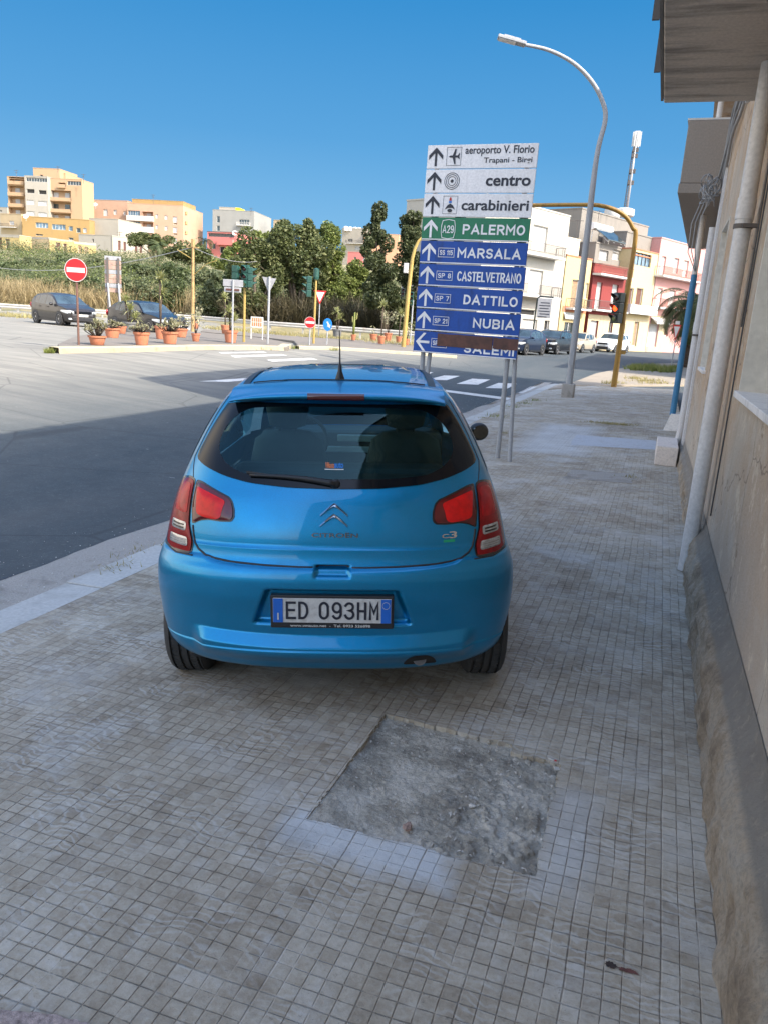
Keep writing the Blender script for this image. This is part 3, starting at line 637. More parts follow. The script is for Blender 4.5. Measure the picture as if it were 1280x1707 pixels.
CELL = .0512
rnd0 = random.Random(5)
M['grit'] = plain('grit', (.48, .46, .43), .9, var=.4, scale=40)
HX0, HX1, HY0, HY1 = -19 * CELL, -3 * CELL, 44 * CELL, 60 * CELL          # missing-tile hole
def slope_M(): return None
def build_pavement():
    mb = MB()
    X0, X1, Y0, Y1 = -3.29, .62, -4.0, 28.6
    def q(x0, x1, y0, y1):
        mb.add([(x0, y0, z_pave(x0)), (x1, y0, z_pave(x1)), (x1, y1, z_pave(x1)), (x0, y1, z_pave(x0))], [(0, 1, 2, 3)])
    hx0, hx1, hy0, hy1 = HX0 - .3, HX1 + .3, HY0 - .3, HY1 + .3
    q(X0, X1, Y0, hy0); q(X0, X1, hy1, Y1); q(X0, hx0, hy0, hy1); q(hx1, X1, hy0, hy1)
    # cells round the hole, with a broken outline
    n = 10
    s_ = CELL / n
    nx = round((hx1 - hx0) / s_); ny = round((hy1 - hy0) / s_)
    def inside(x, y):
        e = .010 * noise.noise(Vector((x * 11, y * 11, 3))) + .006 * noise.noise(Vector((x * 40, y * 40, 3)))
        top = HY1 - (CELL * 1.2 if x > HX1 - 4.2 * CELL else 0) + .06 * (1 - (x - HX0) / (HX1 - HX0)) - .03
        left = HX0 + .004 * noise.noise(Vector((y * 9, 2, 0)))
        return left + e * .5 < x < HX1 + e and HY0 + e + .02 * noise.noise(Vector((x * 6, 0, 0))) < y < top + e
    vid = {}
    def vv(i, j):
        if (i, j) not in vid:
            x = hx0 + i * s_; y = hy0 + j * s_; vid[(i, j)] = len(mb.v); mb.v.append((x, y, z_pave(x)))
        return vid[(i, j)]
    hole = set()
    for j in range(ny):
        for i in range(nx):
            if inside(hx0 + (i + .5) * s_, hy0 + (j + .5) * s_): hole.add((i, j))
            else: mb.f.append((vv(i, j), vv(i + 1, j), vv(i + 1, j + 1), vv(i, j + 1)))
    D = .035
    for (i, j) in hole:
        for di, dj, a, b in ((-1, 0, (0, 0), (0, 1)), (1, 0, (1, 0), (1, 1)), (0, -1, (0, 0), (1, 0)), (0, 1, (0, 1), (1, 1))):
            if (i + di, j + dj) not in hole:
                p = mb.v[vv(i + a[0], j + a[1])]; r = mb.v[vv(i + b[0], j + b[1])]
                mb.add([p, r, (r[0], r[1], r[2] - D), (p[0], p[1], p[2] - D)], [(0, 1, 2, 3)])
    o = struct(mb.build('pavement', M['pave'], fix=False))
    # floor of the hole
    rb = MB(); rows = []
    for j in range(0, 200):
        row = []
        for i in range(0, 200):
            x = HX0 - .14 + (HX1 - HX0 + .20) * i / 199; y = HY0 - .10 + (HY1 - HY0 + .22) * j / 199
            u = (x - HX0) / (HX1 - HX0); v_ = (y - HY0) / (HY1 - HY0)
            h = -.021 + .007 * noise.fractal(Vector((x * 7, y * 7, 0)), 1.0, 2.0, 5) + .004 * noise.fractal(Vector((x * 60, y * 60, 2)), .9, 2.0, 4)
            h += .030 * max(0, noise.fractal(Vector((x * 22, y * 22, 7)), .8, 2.1, 4)) * sm(.3, .7, u) * (.35 + .65 * sm(.75, .2, v_) if v_ < .8 else .35)
            h += .017 * sm(.22, .0, u) * sm(.75, .3, v_) + .006 * sm(.5, .1, abs(u - .72)) * sm(.5, .1, abs(v_ - .3))
            d = max(abs(u - .5), abs(v_ - .5)) - .5
            if d > 0: h = min(h, -.006 - d * .1)
            row.append((x, y, z_pave(x) + min(h, -.004)))
        rows.append(row)
    rb.grid(rows); struct(rb.build('bare_ground_patch', M['rubble'], smooth=True))
    # grit and broken bits lying in it
    gb = MB()
    for i in range(900):
        x = rnd0.uniform(HX0, HX1); y = rnd0.uniform(HY0, HY1); q = noise.noise(Vector((x * 5, y * 5, 1)))
        if q < -.1 and rnd0.random() < .7: continue
        rr = rnd0.uniform(.0015, .006) * (1.6 if x > HX0 + .45 else 1); c = Vector((x, y, z_pave(x) - .012 + rr * .5)); k = len(gb.v)
        o = [Vector((rnd0.uniform(-1, 1), rnd0.uniform(-1, 1), rnd0.uniform(-.6, 1))).normalized() * rr for _ in range(5)]
        gb.v += [tuple(c + q_) for q_ in o]; gb.f += [(k, k + 1, k + 2), (k, k + 2, k + 3), (k, k + 3, k + 4), (k + 1, k + 2, k + 4), (k + 2, k + 3, k + 4)]
    tag(gb.build('grit', M['grit'], fix=False), 'grit and tiny chips scattered over the bare patch', 'grit', kind='stuff')
    # kerb of long pale stones
    kb = MB(); y = -4.0; k = 0
    while y < 27.8:
        L = random.choice([1.0, 1.02, .98, .74]); jx = random.uniform(-.012, .012); t = -.004 + random.uniform(-.004, .004)
        x0, x1 = -3.60 + jx, -3.285
        kb.add([(x0, y + .006, -.26), (x1, y + .006, -.26), (x1, y + L - .006, -.26), (x0, y + L - .006, -.26),
                (x0 + .012, y + .006, z_pave(x0) + t), (x1, y + .006, z_pave(x1) + t + .002), (x1, y + L - .006, z_pave(x1) + t + .002), (x0 + .012, y + L - .006, z_pave(x0) + t)],
               [(0, 3, 2, 1), (4, 5, 6, 7), (0, 1, 5, 4), (1, 2, 6, 5), (2, 3, 7, 6), (3, 0, 4, 7)])
        y += L
    struct(kb.build('kerb', M['kerb'], bevel=.008))
    gt = MB(); ed = MB(); n = 320; rows = []; er = []
    for i in range(n):
        y = -4 + i * .102; e = -4.13 + .05 * noise.noise(Vector((0, y * .9, 0))) + .02 * noise.noise(Vector((0, y * 5, 0))) + .018 * max(0, y)*.55
        zz = z_road(-4, y)
        rows.append([(e, y, zz + .006), (e + .03, y, zz + .008), (-3.9, y, zz + .004), (-3.75, y, zz + .006), (-3.56, y, zz + .012)])
        er.append([(e - .004 - .008 * abs(noise.noise(Vector((5, y * 7, 0)))), y, zz + .010), (e + .012 * abs(noise.noise(Vector((9, y * 6, 0)))), y, zz + .010)])
    db = MB()
    for i in range(2600):
        y = rnd0.uniform(-1, 22); x = -3.62 - abs(rnd0.gauss(0, .16)) if rnd0.random() < .6 else rnd0.uniform(-4.5, -3.62); rr = rnd0.uniform(.002, .009); c = Vector((x, y, z_road(x, y) + .014)); k = len(db.v)
        o = [Vector((rnd0.uniform(-1, 1), rnd0.uniform(-1, 1), rnd0.uniform(-.3, .8))).normalized() * rr for _ in range(4)]
        db.v += [tuple(c + q_) for q_ in o]; db.f += [(k, k + 1, k + 2), (k, k + 2, k + 3), (k + 1, k + 2, k + 3), (k, k + 1, k + 3)]
    tag(db.build('gravel', M['grit'], fix=False), 'gravel specks and grit along the gutter', 'gravel', kind='stuff')
    gt.grid(rows); struct(gt.build('gutter', M['gutter'], smooth=True))
    ed.grid(er); struct(ed.build('asphalt_edge_crack', M['sign_black']))
build_pavement()

def sheet(name, px, mat, dz=.0, th=.0, f=z_road):
    ps = [G(a, b, 0, f) for a, b in px]
    mb = MB(); n = len(ps)
    top = [(p.x, p.y, f(p.x, p.y) + dz) for p in ps]
    if th:
        mb.add(top + [(x, y, z - th) for x, y, z in top], [tuple(range(n))] + [(i, (i + 1) % n, n + (i + 1) % n, n + i) for i in range(n)])
    else: mb.add(top, [tuple(range(n))])
    return struct(mb.build(name, mat, bevel=.03 if th else 0))
# far end of the pavement: dusty concrete apron in the sun
sheet('concrete_apron', [(912, 652), (961, 637), (991, 625), (1033, 616), (1085, 608), (1150, 606), (1230, 612), (1260, 640), (1180, 644), (960, 645), (935, 650)], M['concrete'], .07, .25)
# traffic islands at the left
sheet('traffic_island', [(99, 588), (160, 587), (250, 586), (340, 583), (440, 583), (482, 585), (484, 577), (440, 569), (340, 559), (250, 553), (190, 553), (120, 570), (97, 582)], M['island'], .15, .3)
M['kerb_cream'] = stained('cream_kerb', (.42, .365, .25), (.26, .22, .16), scale=1.2, amt=.7, streak=False)
def kerb_line(px, w_=.32, h=.155):
    mb = MB(); pts = [G(a, b, 0, z_road) for a, b in px]; dn = []
    for i in range(len(pts) - 1):
        for k in range(8): dn.append(pts[i].lerp(pts[i + 1], k / 8))
    dn.append(pts[-1]); rows = []
    for i, p in enumerate(dn):
        d_ = (dn[min(i + 1, len(dn) - 1)] - dn[max(0, i - 1)]); d_.z = 0; d_.normalize(); n_ = Vector((-d_.y, d_.x, 0)); j = .02 * noise.noise(p * 1.3); z = z_road(p.x, p.y)
        rows.append([(p.x + n_.x * (o_ + j), p.y + n_.y * (o_ + j), z + hh + j * .4) for o_, hh in ((-.05, -.1), (-.045, h - .02), (-.02, h), (w_, h + .006), (w_ + .01, -.1))])
    mb.grid(rows); return struct(mb.build('island_kerb', M['kerb_cream'], smooth=True, sharp=40))
kerb_line([(97, 589.2), (160, 588), (250, 586), (340, 583), (440, 583), (476, 584.5), (484, 580)])
kerb_line([(498, 582), (560, 583), (640, 588), (700, 592), (760, 597)], .2, .12)
sheet('verge_island', [(498, 582), (560, 583), (640, 588), (700, 592), (760, 597), (760, 586), (690, 578), (600, 570), (520, 566), (430, 560), (340, 552), (335, 556), (440, 566), (490, 572)], M['island'], .12, .3)
sheet('far_pavement', [(800, 585), (880, 585.5), (1000, 583), (1060, 581), (1150, 580), (1300, 580), (1300, 576), (1060, 574), (880, 577), (800, 578)], M['concrete'], .12, .2)
def stripe(px, i):
    return sheet('road_marking', px, M['white_line'], .006)
for i, px in enumerate([
    [(862, 655), (884, 644.5), (911, 645.5), (893, 656)], [(808, 647), (830, 638.5), (861, 640), (845, 648)], [(760, 640), (786, 631.5), (816, 633), (796, 641.5)],
    [(712, 633), (740, 626), (766, 627), (744, 634)], [(668, 627), (696, 620), (722, 621), (700, 628)],
    [(742, 650), (860, 665), (858, 669), (738, 653)], [(332, 636), (420, 630), (470, 629), (380, 637)],
    [(385, 593), (470, 591), (480, 593), (392, 596)], [(445, 600), (520, 597), (530, 600), (455, 603)], [(365, 587.5), (440, 586.5), (446, 588), (370, 589.5)]]): stripe(px, i)

# weathered patches of new cement on the pavement
def flatpatch(name, pts, mat, dz=.003, rag=.03, n=10):
    mb = MB(); out = []
    for i in range(len(pts)):
        a = GP(*pts[i]); b = GP(*pts[(i + 1) % len(pts)])
        for k in range(n):
            p = a.lerp(b, k / n); q = rag * noise.noise(Vector((p.x * 9, p.y * 9, 1)))
            out.append((p.x + q, p.y + q, z_pave(p.x) + dz))
    mb.add(out, [tuple(range(len(out)))]); return struct(mb.build(name, mat))
M['slurry'] = stained('blue_grey_cement', (.46, .49, .53), (.36, .36, .36), scale=5, amt=.7, streak=False, fine=50)
M['dark_stain'] = plain('dark_stain', (.10, .085, .07), .8, var=.5, scale=25)
flatpatch('cement_repair', [(955, 783), (1052, 790), (1053, 806), (935, 797)], M['gutter'], .003, .04)
flatpatch('cement_repair', [(960, 765 - 40), (1095, 735), (1093, 750), (950, 742)], M['slurry'], .003, .05)

# ------------------------------------------------------------------ wall building helpers
def wall_holes(w_, h, holes, rev=.2, thick=.35):
    """front wall in the x,z plane (facing -y) from (0,0) to (w,h); holes = (x0,x1,z0,z1)"""
    xs = sorted({0, w_} | {c for q in holes for c in q[:2]}); zs = sorted({0, h} | {c for q in holes for c in q[2:4]})
    mb = MB()
    for i in range(len(xs) - 1):
        for j in range(len(zs) - 1):
            cx = (xs[i] + xs[i + 1]) / 2; cz = (zs[j] + zs[j + 1]) / 2
            if not any(q[0] < cx < q[1] and q[2] < cz < q[3] for q in holes):
                mb.add([(xs[i], 0, zs[j]), (xs[i + 1], 0, zs[j]), (xs[i + 1], 0, zs[j + 1]), (xs[i], 0, zs[j + 1])], [(0, 1, 2, 3)])
    for q in holes:
        a, b, c, d = q[:4]; rv = q[4] if len(q) > 4 else rev
        mb.add([(a, 0, c), (b, 0, c), (b, 0, d), (a, 0, d), (a, rv, c), (b, rv, c), (b, rv, d), (a, rv, d)],
               [(4, 7, 6, 5)] * (len(q) > 4) + [(0, 4, 5, 1), (1, 5, 6, 2), (2, 6, 7, 3), (3, 7, 4, 0)])
    return mb
class Facade:
    def __init__(s, A, B):
        s.A = Vector((A.x, A.y, 0)); d = Vector((B.x - A.x, B.y - A.y, 0)); s.d = d.normalized(); s.L = d.length
        s.n = Vector((s.d.y, -s.d.x, 0))                     # outward (towards -y local)
        s.rz = atan2(s.d.y, s.d.x)
    def uv(s, px, py, off=0.0):
        r = ray(px, py); A = s.A + s.n * off; t = (A - CAM).dot(s.n) / r.dot(s.n); p = CAM + r * t
        return (p - A).dot(s.d), p.z
def building(name, label, F, L, R, T, mat, zb, wins=(), group=None, thick=8, cat='house', roof='parapet', coping=None, off=0.0, extras=None):
    """L,R pixels on the left/right edge, T pixel on the roof line; wins = (kind, x0,y0,x1,y1)"""
    u0 = F.uv(*L, off)[0]; u1 = F.uv(*R, off)[0]; zt = F.uv(*T, off)[1]
    org = F.A + F.d * u0 + F.n * off; org.z = zb
    root = thing(name, label, cat, org, F.rz, group)
    W = u1 - u0; H = zt - zb
    def loc(px, py):
        u, z = F.uv(px, py, off); return u - u0, z - zb
    holes = []; specs = []
    for wspec in wins:
        k, x0, y0, x1, y1 = wspec[:5]
        a = loc(x0, (y0 + y1) / 2); b = loc(x1, (y0 + y1) / 2); c = loc((x0 + x1) / 2, y0); d = loc((x0 + x1) / 2, y1)
        if k in ('slab', 'awning', 'band', 'parapet', 'rail'): specs.append((k, a, b, c, d, wspec)); continue
        ha, hb, hz0, hz1 = max(.05, a[0]), min(W - .05, b[0]), max(0.02, d[1]), min(H - .05, c[1])
        if hb - ha > .1 and hz1 - hz0 > .1:
            holes.append((ha, hb, hz0, hz1) + ((1.3,) if k == 'L' else ())); specs.append((k, (ha, hz0), (hb, hz1), None, None, wspec))
    # split holes must not overlap partly: fine for facades laid out in rows
    rev = .22
    mb = wall_holes(W, H, holes, rev)
    mb.add([(0, 0, 0), (W, 0, 0), (W, thick, 0), (0, thick, 0), (0, 0, H), (W, 0, H), (W, thick, H), (0, thick, H)],
           [(0, 4, 7, 3), (1, 2, 6, 5), (3, 7, 6, 2), (0, 3, 2, 1)])
    mb.build('wall', mat, root)
    rf = MB(); t = .25
    if H > .6:
        rf.box(.12, W - .12, .12, thick - .12, H - .5, H - .4)
        rf.box(-.04, W + .04, -.05, t, H + .003, H + .12); rf.box(-.04, W + .04, thick - t, thick + .05, H + .003, H + .12)
        rf.box(-.04, t, t + .002, thick - t - .002, H + .003, H + .12); rf.box(W - t, W + .04, t + .002, thick - t - .002, H + .003, H + .12)
        # wall top inner faces
        rf.box(.1, .2, .2, thick - .2, H - .41, H + .002); rf.box(W - .2, W - .1, .2, thick - .2, H - .41, H + .002)
        rf.build('roof', M[coping] if coping else mat, root)
    for k, a, b, c, d, wspec in specs:
        if k == 'slab':      # balcony slab with railing
            proj_, rh, rmat = wspec[5], wspec[6], wspec[7]
            zz = (a[1] + b[1]) / 2; ax, bx = max(-.5, min(a[0], b[0])), max(a[0], b[0])
            sb = MB().box(ax, bx, -proj_, -.002, zz, zz + .16).build('balcony', M[wspec[8]] if len(wspec) > 8 else M['frame_white'], root)
            if rh:
                rl = MB(); n = max(2, int((bx - ax) / .14))
                for i in range(n + 1):
                    x = ax + .03 + (bx - ax - .06) * i / n; rl.box(x - .012, x + .012, -proj_ + .03, -proj_ + .05, zz + .16, zz + rh)
                for yy in (rh, .3): rl.box(ax, bx, -proj_ + .02, -proj_ + .06, zz + yy, zz + yy + .035)
                for x in (ax, bx - .03):
                    rl.box(x, x + .03, -proj_ + .062, -.002, zz + rh, zz + rh + .035)
                    for i in range(5): rl.box(x, x + .02, -proj_ * i / 5 - .03, -proj_ * i / 5 - .01, zz + .16, zz + rh)
                rl.build('railing', M[rmat], sb)
        elif k == 'parapet':
            proj_, rh = wspec[5], wspec[6]; zz = (a[1] + b[1]) / 2; ax, bx = min(a[0], b[0]), max(a[0], b[0])
            q = MB(); q.box(ax, bx, -proj_, -.002, zz, zz + .14); q.box(ax, bx, -proj_, -proj_ + .1, zz + .142, zz + rh)
            q.box(ax, ax + .1, -proj_ + .102, -.002, zz + .142, zz + rh); q.box(bx - .1, bx, -proj_ + .102, -.002, zz + .142, zz + rh)
            q.build('balcony', M[wspec[7]], root)
        elif k == 'band':
            bx0, bx1, bz0, bz1 = max(0, min(a[0], b[0])), min(W, max(a[0], b[0])), max(0, d[1]), min(H, c[1])
            hh_ = [(max(q_[0], bx0) - bx0, min(q_[1], bx1) - bx0, max(q_[2], bz0) - bz0, min(q_[3], bz1) - bz0) for q_ in holes if q_[0] < bx1 and q_[1] > bx0 and q_[2] < bz1 and q_[3] > bz0]
            q = wall_holes(bx1 - bx0, bz1 - bz0, hh_, .03)
            q.v = [(x_ + bx0, y_ - .03, z_ + bz0) for x_, y_, z_ in q.v]; q.build('painted_band', M[wspec[5]], root)
        elif k == 'awning':
            z1, z0 = c[1], d[1]; q = MB()
            q.add([(a[0], -.01, z1), (b[0], -.01, z1), (b[0], -wspec[5], z0), (a[0], -wspec[5], z0), (a[0], -.01, z1 - .06), (b[0], -.01, z1 - .06), (b[0], -wspec[5], z0 - .25), (a[0], -wspec[5], z0 - .25)],
                  [(0, 1, 2, 3), (4, 7, 6, 5), (3, 2, 6, 7), (0, 3, 7, 4), (1, 5, 6, 2)]); q.build('awning', M[wspec[6]], root)
        elif k == 'L':
            (x0, z0), (x1, z1) = a, b
            bo_ = MB().box(x0 - .1, x1 + .1, -.55, -.003, z0 - .14, z0 - .0).box(x0 - .1, x1 + .1, -.55, -.47, z0 + .002, z0 + .75).build('balcony', mat, root)
            W_ = x1 - x0; n_ = max(1, int(W_ / 3)); dm = MB()
            for i in range(n_):
                xa = x0 + W_ * (i + .25) / n_; dm.box(xa, xa + min(1.3, W_ / n_ * .5), 1.2, 1.29, z0, z0 + min(2.2, (z1 - z0) * .85))
            dm.build('balcony_door', M['win_glass' if int(x0 * 7) % 2 else 'shut_grey'], root)
        elif k == 'rail': pass
        else:
            (x0, z0), (x1, z1) = a, b; fr = .06
            fm = MB(); y0, y1 = rev - .07, rev - .01
            fm.box(x0, x0 + fr, y0, y1, z0, z1); fm.box(x1 - fr, x1, y0, y1, z0, z1)
            fm.box(x0 + fr, x1 - fr, y0, y1, z1 - fr, z1); fm.box(x0 + fr, x1 - fr, y0, y1, z0, z0 + fr)
            pm = MB()
            kind = {'g': 'win_glass', 'd': 'win_dark', 'v': 'win_blue', 'w': 'shut_white', 'b': 'shut_brown', 'o': 'shut_wood', 'y': 'shut_grey'}[k[0]]
            if k[0] in 'gv':
                nb = max(1, int(round((x1 - x0) / .8)))
                for i in range(1, nb): fm.box(x0 + (x1 - x0) * i / nb - .03, x0 + (x1 - x0) * i / nb + .03, y0, y1, z0 + fr, z1 - fr)
                pm.box(x0, x1, rev, rev + .02, z0, z1)
            elif k[0] == 'd': pm.box(x0, x1, rev, rev + .02, z0, z1)
            else:
                ns = max(3, int((z1 - z0) / .12)); pm.box(x0, x1, rev, rev + .02, z0, z1)
                for i in range(ns):
                    zz = z0 + fr + (z1 - z0 - 2 * fr) * i / ns
                    pm.add([(x0 + fr, rev - .045, zz), (x1 - fr, rev - .045, zz), (x1 - fr, rev - .02, zz + (z1 - z0 - 2 * fr) / ns * .8), (x0 + fr, rev - .02, zz + (z1 - z0 - 2 * fr) / ns * .8),
                            (x0 + fr, rev, zz), (x1 - fr, rev, zz)], [(0, 1, 2, 3), (0, 4, 5, 1)])
            w_o = fm.build('door' if (z1 - z0) > 2.0 * (x1 - x0) * .9 and (z1 - z0) > 1.9 else 'window', M['frame_white'] if k[-1] != 'k' else M['rail_dark'], root)
            pm.build({'g': 'pane', 'v': 'pane', 'd': 'opening'}.get(k[0], 'shutter'), M[kind], w_o)

    return root, W, H

# ------------------------------------------------------------------ the two buildings beside the pavement
XW = .50; YE = 12.9; YS = -7.0
HA, HB = 7.72, 10.68
def near_building():
    root = thing('plastered_house', 'tall brown plastered house with worn walls and marble sills along the pavement', 'house', (XW, YE, 0), -pi / 2)
    L = lambda y: YE - y
    wins = [(3.55, 5.32, 1.50, 3.12), (6.75, 8.05, 1.48, 3.12), (9.5, 10.7, 1.46, 3.10), (-.6, 1.1, 1.50, 3.1), (4.0, 5.2, 4.0, 6.2), (8.6, 9.7, 4.3, 6.2)]
    holes = [(L(b), L(a), c, d) for a, b, c, d in wins]
    mb = wall_holes(YE - YS, HA, holes, .24)
    W = YE - YS
    mb.add([(0, 0, 0), (W, 0, 0), (W, 11, 0), (0, 11, 0), (0, 0, HA), (W, 0, HA), (W, 11, HA), (0, 11, HA)], [(0, 4, 7, 3), (1, 2, 6, 5), (3, 7, 6, 2)])
    mb.build('wall', M['wall'], root)
    MB().box(-.05, W, -.12, 11, HA + .002, HA + .12).build('roof', M['conc_grey'], root)
    for a, b, c, d in wins:
        x0, x1 = L(b), L(a)
        fr = MB(); t = .02
        fr.box(x0 + .001, x0 + t, -.012, .235, c, d); fr.box(x1 - t, x1 - .001, -.012, .235, c, d); fr.box(x0 + t, x1 - t, -.012, .235, d - t, d)
        wo = fr.build('window', M['marble'], root, bevel=.003)
        MB().box(x0 - .03, x1 + .03, -.035, .235, c - .035, c + .004).build('sill', M['sill'], wo, bevel=.004)
        sh = MB(); n = int((d - c) / .05)
        for i in range(n):
            z = c + .01 + (d - c - .03) * i / n; hh = (d - c - .03) / n
            sh.add([(x0 + t, .205, z), (x1 - t, .205, z), (x1 - t, .195, z + hh * .5), (x0 + t, .195, z + hh * .5), (x1 - t, .205, z + hh * .9), (x0 + t, .205, z + hh * .9), (x0 + t, .212, z + hh), (x1 - t, .212, z + hh)],
                   [(0, 1, 2, 3), (3, 2, 4, 5), (5, 4, 7, 6)])
        sh.box(x0 + t, x1 - t, .216, .23, c, d)
        sh.build('shutter', M['shut_white'], wo)
    # rough plinth
    rows = []
    ny = 420; prof = [(-.004, .41), (-.012, .36), (-.050, .31), (-.080, .28), (-.096, .22), (-.100, .15), (-.098, .08), (-.105, .0)]
    for i in range(ny):
        y = YS + (YE - .4 - YS) * i / (ny - 1); lx = L(y); row = []
        base = z_pave(XW - .1)
        top = .06 * sm(6.2, 1.5, y) - .03 * sm(6.0, 8, y) - .07 * sm(8, 12, y)
        back = .035 * sm(6.15, 6.5, y)
        for k, (o, z) in enumerate(prof):
            q = Vector((0, y * 3.2, z * 5)); n1 = noise.fractal(q, 1.0, 2.0, 5); n2 = noise.noise(Vector((3, y * 14, z * 16)))
            amp = [0, .005, .008, .020, .036, .036, .030, .02][k]
            zz = base + z * (1 + top / .4) + (.010 * n2 if k in (1, 2, 3) else 0)
            if k == len(prof) - 1: zz = base - .03
            row.append((lx, min(-.002, o + back * (k > 1) + amp * (n1 + .6 * n2)), zz))
        # densify
        dens = []
        for k in range(len(row) - 1):
            for s_ in range(4):
                t = s_ / 4; p = Vector(row[k]).lerp(Vector(row[k + 1]), t)
                if k >= 3: p.y += .012 * noise.fractal(Vector((7, y * 9, p.z * 20)), .9, 2.0, 4)
                p.y = min(p.y, -.002); dens.append(p)
        dens.append(Vector(row[-1])); rows.append(dens)
    MB().grid(rows).build('plinth', M['plinth'], root, smooth=True)
    # balcony overhead
    zs = 3.60; x0, x1 = L(7.05), L(-.5)
    b = MB().box(x0, x1, -.76, -.003, zs, zs + .16).build('balcony', M['soffit'], root, bevel=.012)
    tr = MB(); tr.box(x0 - .015, x1, -.785, -.765, zs + .02, zs + .17); tr.build('edge_trim', M['conc_grey'], b)
    rl = MB(); 
    for yy in (-.79,):
        rl.box(x0 + .02, x1, yy - .02, yy, zs + 1.12, zs + 1.15); rl.box(x0 + .02, x1, yy - .02, yy, zs + .28, zs + .3)
        x = x0 + .03
        while x < x1: rl.box(x, x + .014, yy - .02, yy - .006, zs + .3, zs + 1.12); x += .13
        x = x0 + .6
        while x < x1: rl.box(x, x + .02, yy - .045, yy - .002, zs + .05, zs + .34); x += 1.0
    rl.build('railing', M['rail_dark'], b)
    # downpipes
    def pipe(y, x, z0, z1, r, mat, lab, lean=0.0, foot=True, straps=(2.6,), color_top=None):
        lx = L(y); ly = x - XW
        pm = MB(); pts = [(lx, ly, z0), (lx, ly, z1)]
        if foot: pts = [(lx + .01, ly - .10, z0 - .02), (lx, ly - .07, z0 + .12), (lx, ly - .01, z0 + .32), (lx, ly, z0 + .5), (lx, ly, z1)]
        pm.tube(pts, r, 20)
        po = pm.build('downpipe', mat, root, smooth=True, sharp=50); tag(po, lab)
        cl = MB()
        for z in straps:
            cl.tube([(lx, ly, z), (lx, ly, z + .14)], r * 1.10, 20)
        cl.build('coupling', mat, po, smooth=True, sharp=40)
        br = MB()
        for z in straps:
            br.tube([(lx, ly, z - .06), (lx, ly, z - .03)], r * 1.13, 20); br.box(lx + r, lx + r + .05, ly - .01, -.0, z - .06, z - .035)
        br.build('bracket', M['rail_dark'], po)
        return po
    pipe(6.14, .41, .07, 7.9, .056, M['pvc'], 'thick grey downpipe nearest to the viewer', foot=False, straps=(2.62,))
    pipe(12.45, .445, .02, 3.35, .052, M['pvc'], 'pale grey downpipe with a curved foot', straps=(1.9,))
    # wider grey strip beside it
    MB().box(L(12.15), L(11.85), -.035, -.002, .3, 7.4).build('pilaster', M['pvc'], root)
    MB().box(0.0, L(11.1), .0, 6, HA + .125, 10.8).build('roof_shadow_block', M['wall'], root)  # unseen block added on the roof to extend the shadow on the road
    # cables
    cb = MB()
    for k in range(7):
        z = 4.6 + .07 * k; pts = []
        for i in range(60):
            y = -2 + i * .25; pts.append((L(y), -.045 - .014 * (k % 3) - .01 * sin(y * 3 + k), z - .028 * y - .03 * abs(sin(y * 1.3 + k * .5)) + .01 * sin(9 * y + k) - (.35 if y > 11 else 0) * sm(11, 12.5, y)))
        cb.tube(pts, .011 if k % 2 else .018, 6)
    cb.build('cable_bundle', M['cable_grey'], root, smooth=True)
    cl = MB(); rr = random.Random(4)
    for k in range(26):
        c = Vector((L(12.3 + rr.uniform(-.35, .35)), -.13 + rr.uniform(-.12, .04), 3.82 + rr.uniform(-.13, .13))); R = rr.uniform(.05, .15)
        a1, a2 = rr.uniform(0, pi), rr.uniform(0, pi); pts = []
        for i in range(13):
            t = 2 * pi * i / 12; v = Vector((R * cos(t), R * .6 * sin(t), R * .5 * sin(t + a1))); v.rotate(Matrix.Rotation(a2, 3, 'X')); pts.append(c + v)
        cl.tube(pts, .008, 5)
    for k in range(3):
        pts = [(L(12.0 + .2 * k), -.15 - .05 * k, 3.75), (L(12.1 + .2 * k), -.25 - .05 * k, 3.4), (L(12.0 + .2 * k), -.26 - .04 * k, 3.0), (L(12.15 + .2 * k), -.2, 2.75)]
        cl.tube(pts, .007, 5)
    cl.build('tangled_cables', M['cable_grey'], root, smooth=True)
    v = MB()
    for x_, z0, z1 in ((L(5.75), .6, 7.4), (L(5.9), 1.9, 7.4), (L(6.6), 1.0, 3.4)):
        v.tube([(x_ + .012 * sin(i * 1.1), -.012, z0 + (z1 - z0) * i / 24) for i in range(25)], .006, 5)
    v.build('wall_wires', M['cable'], root)
near_building()

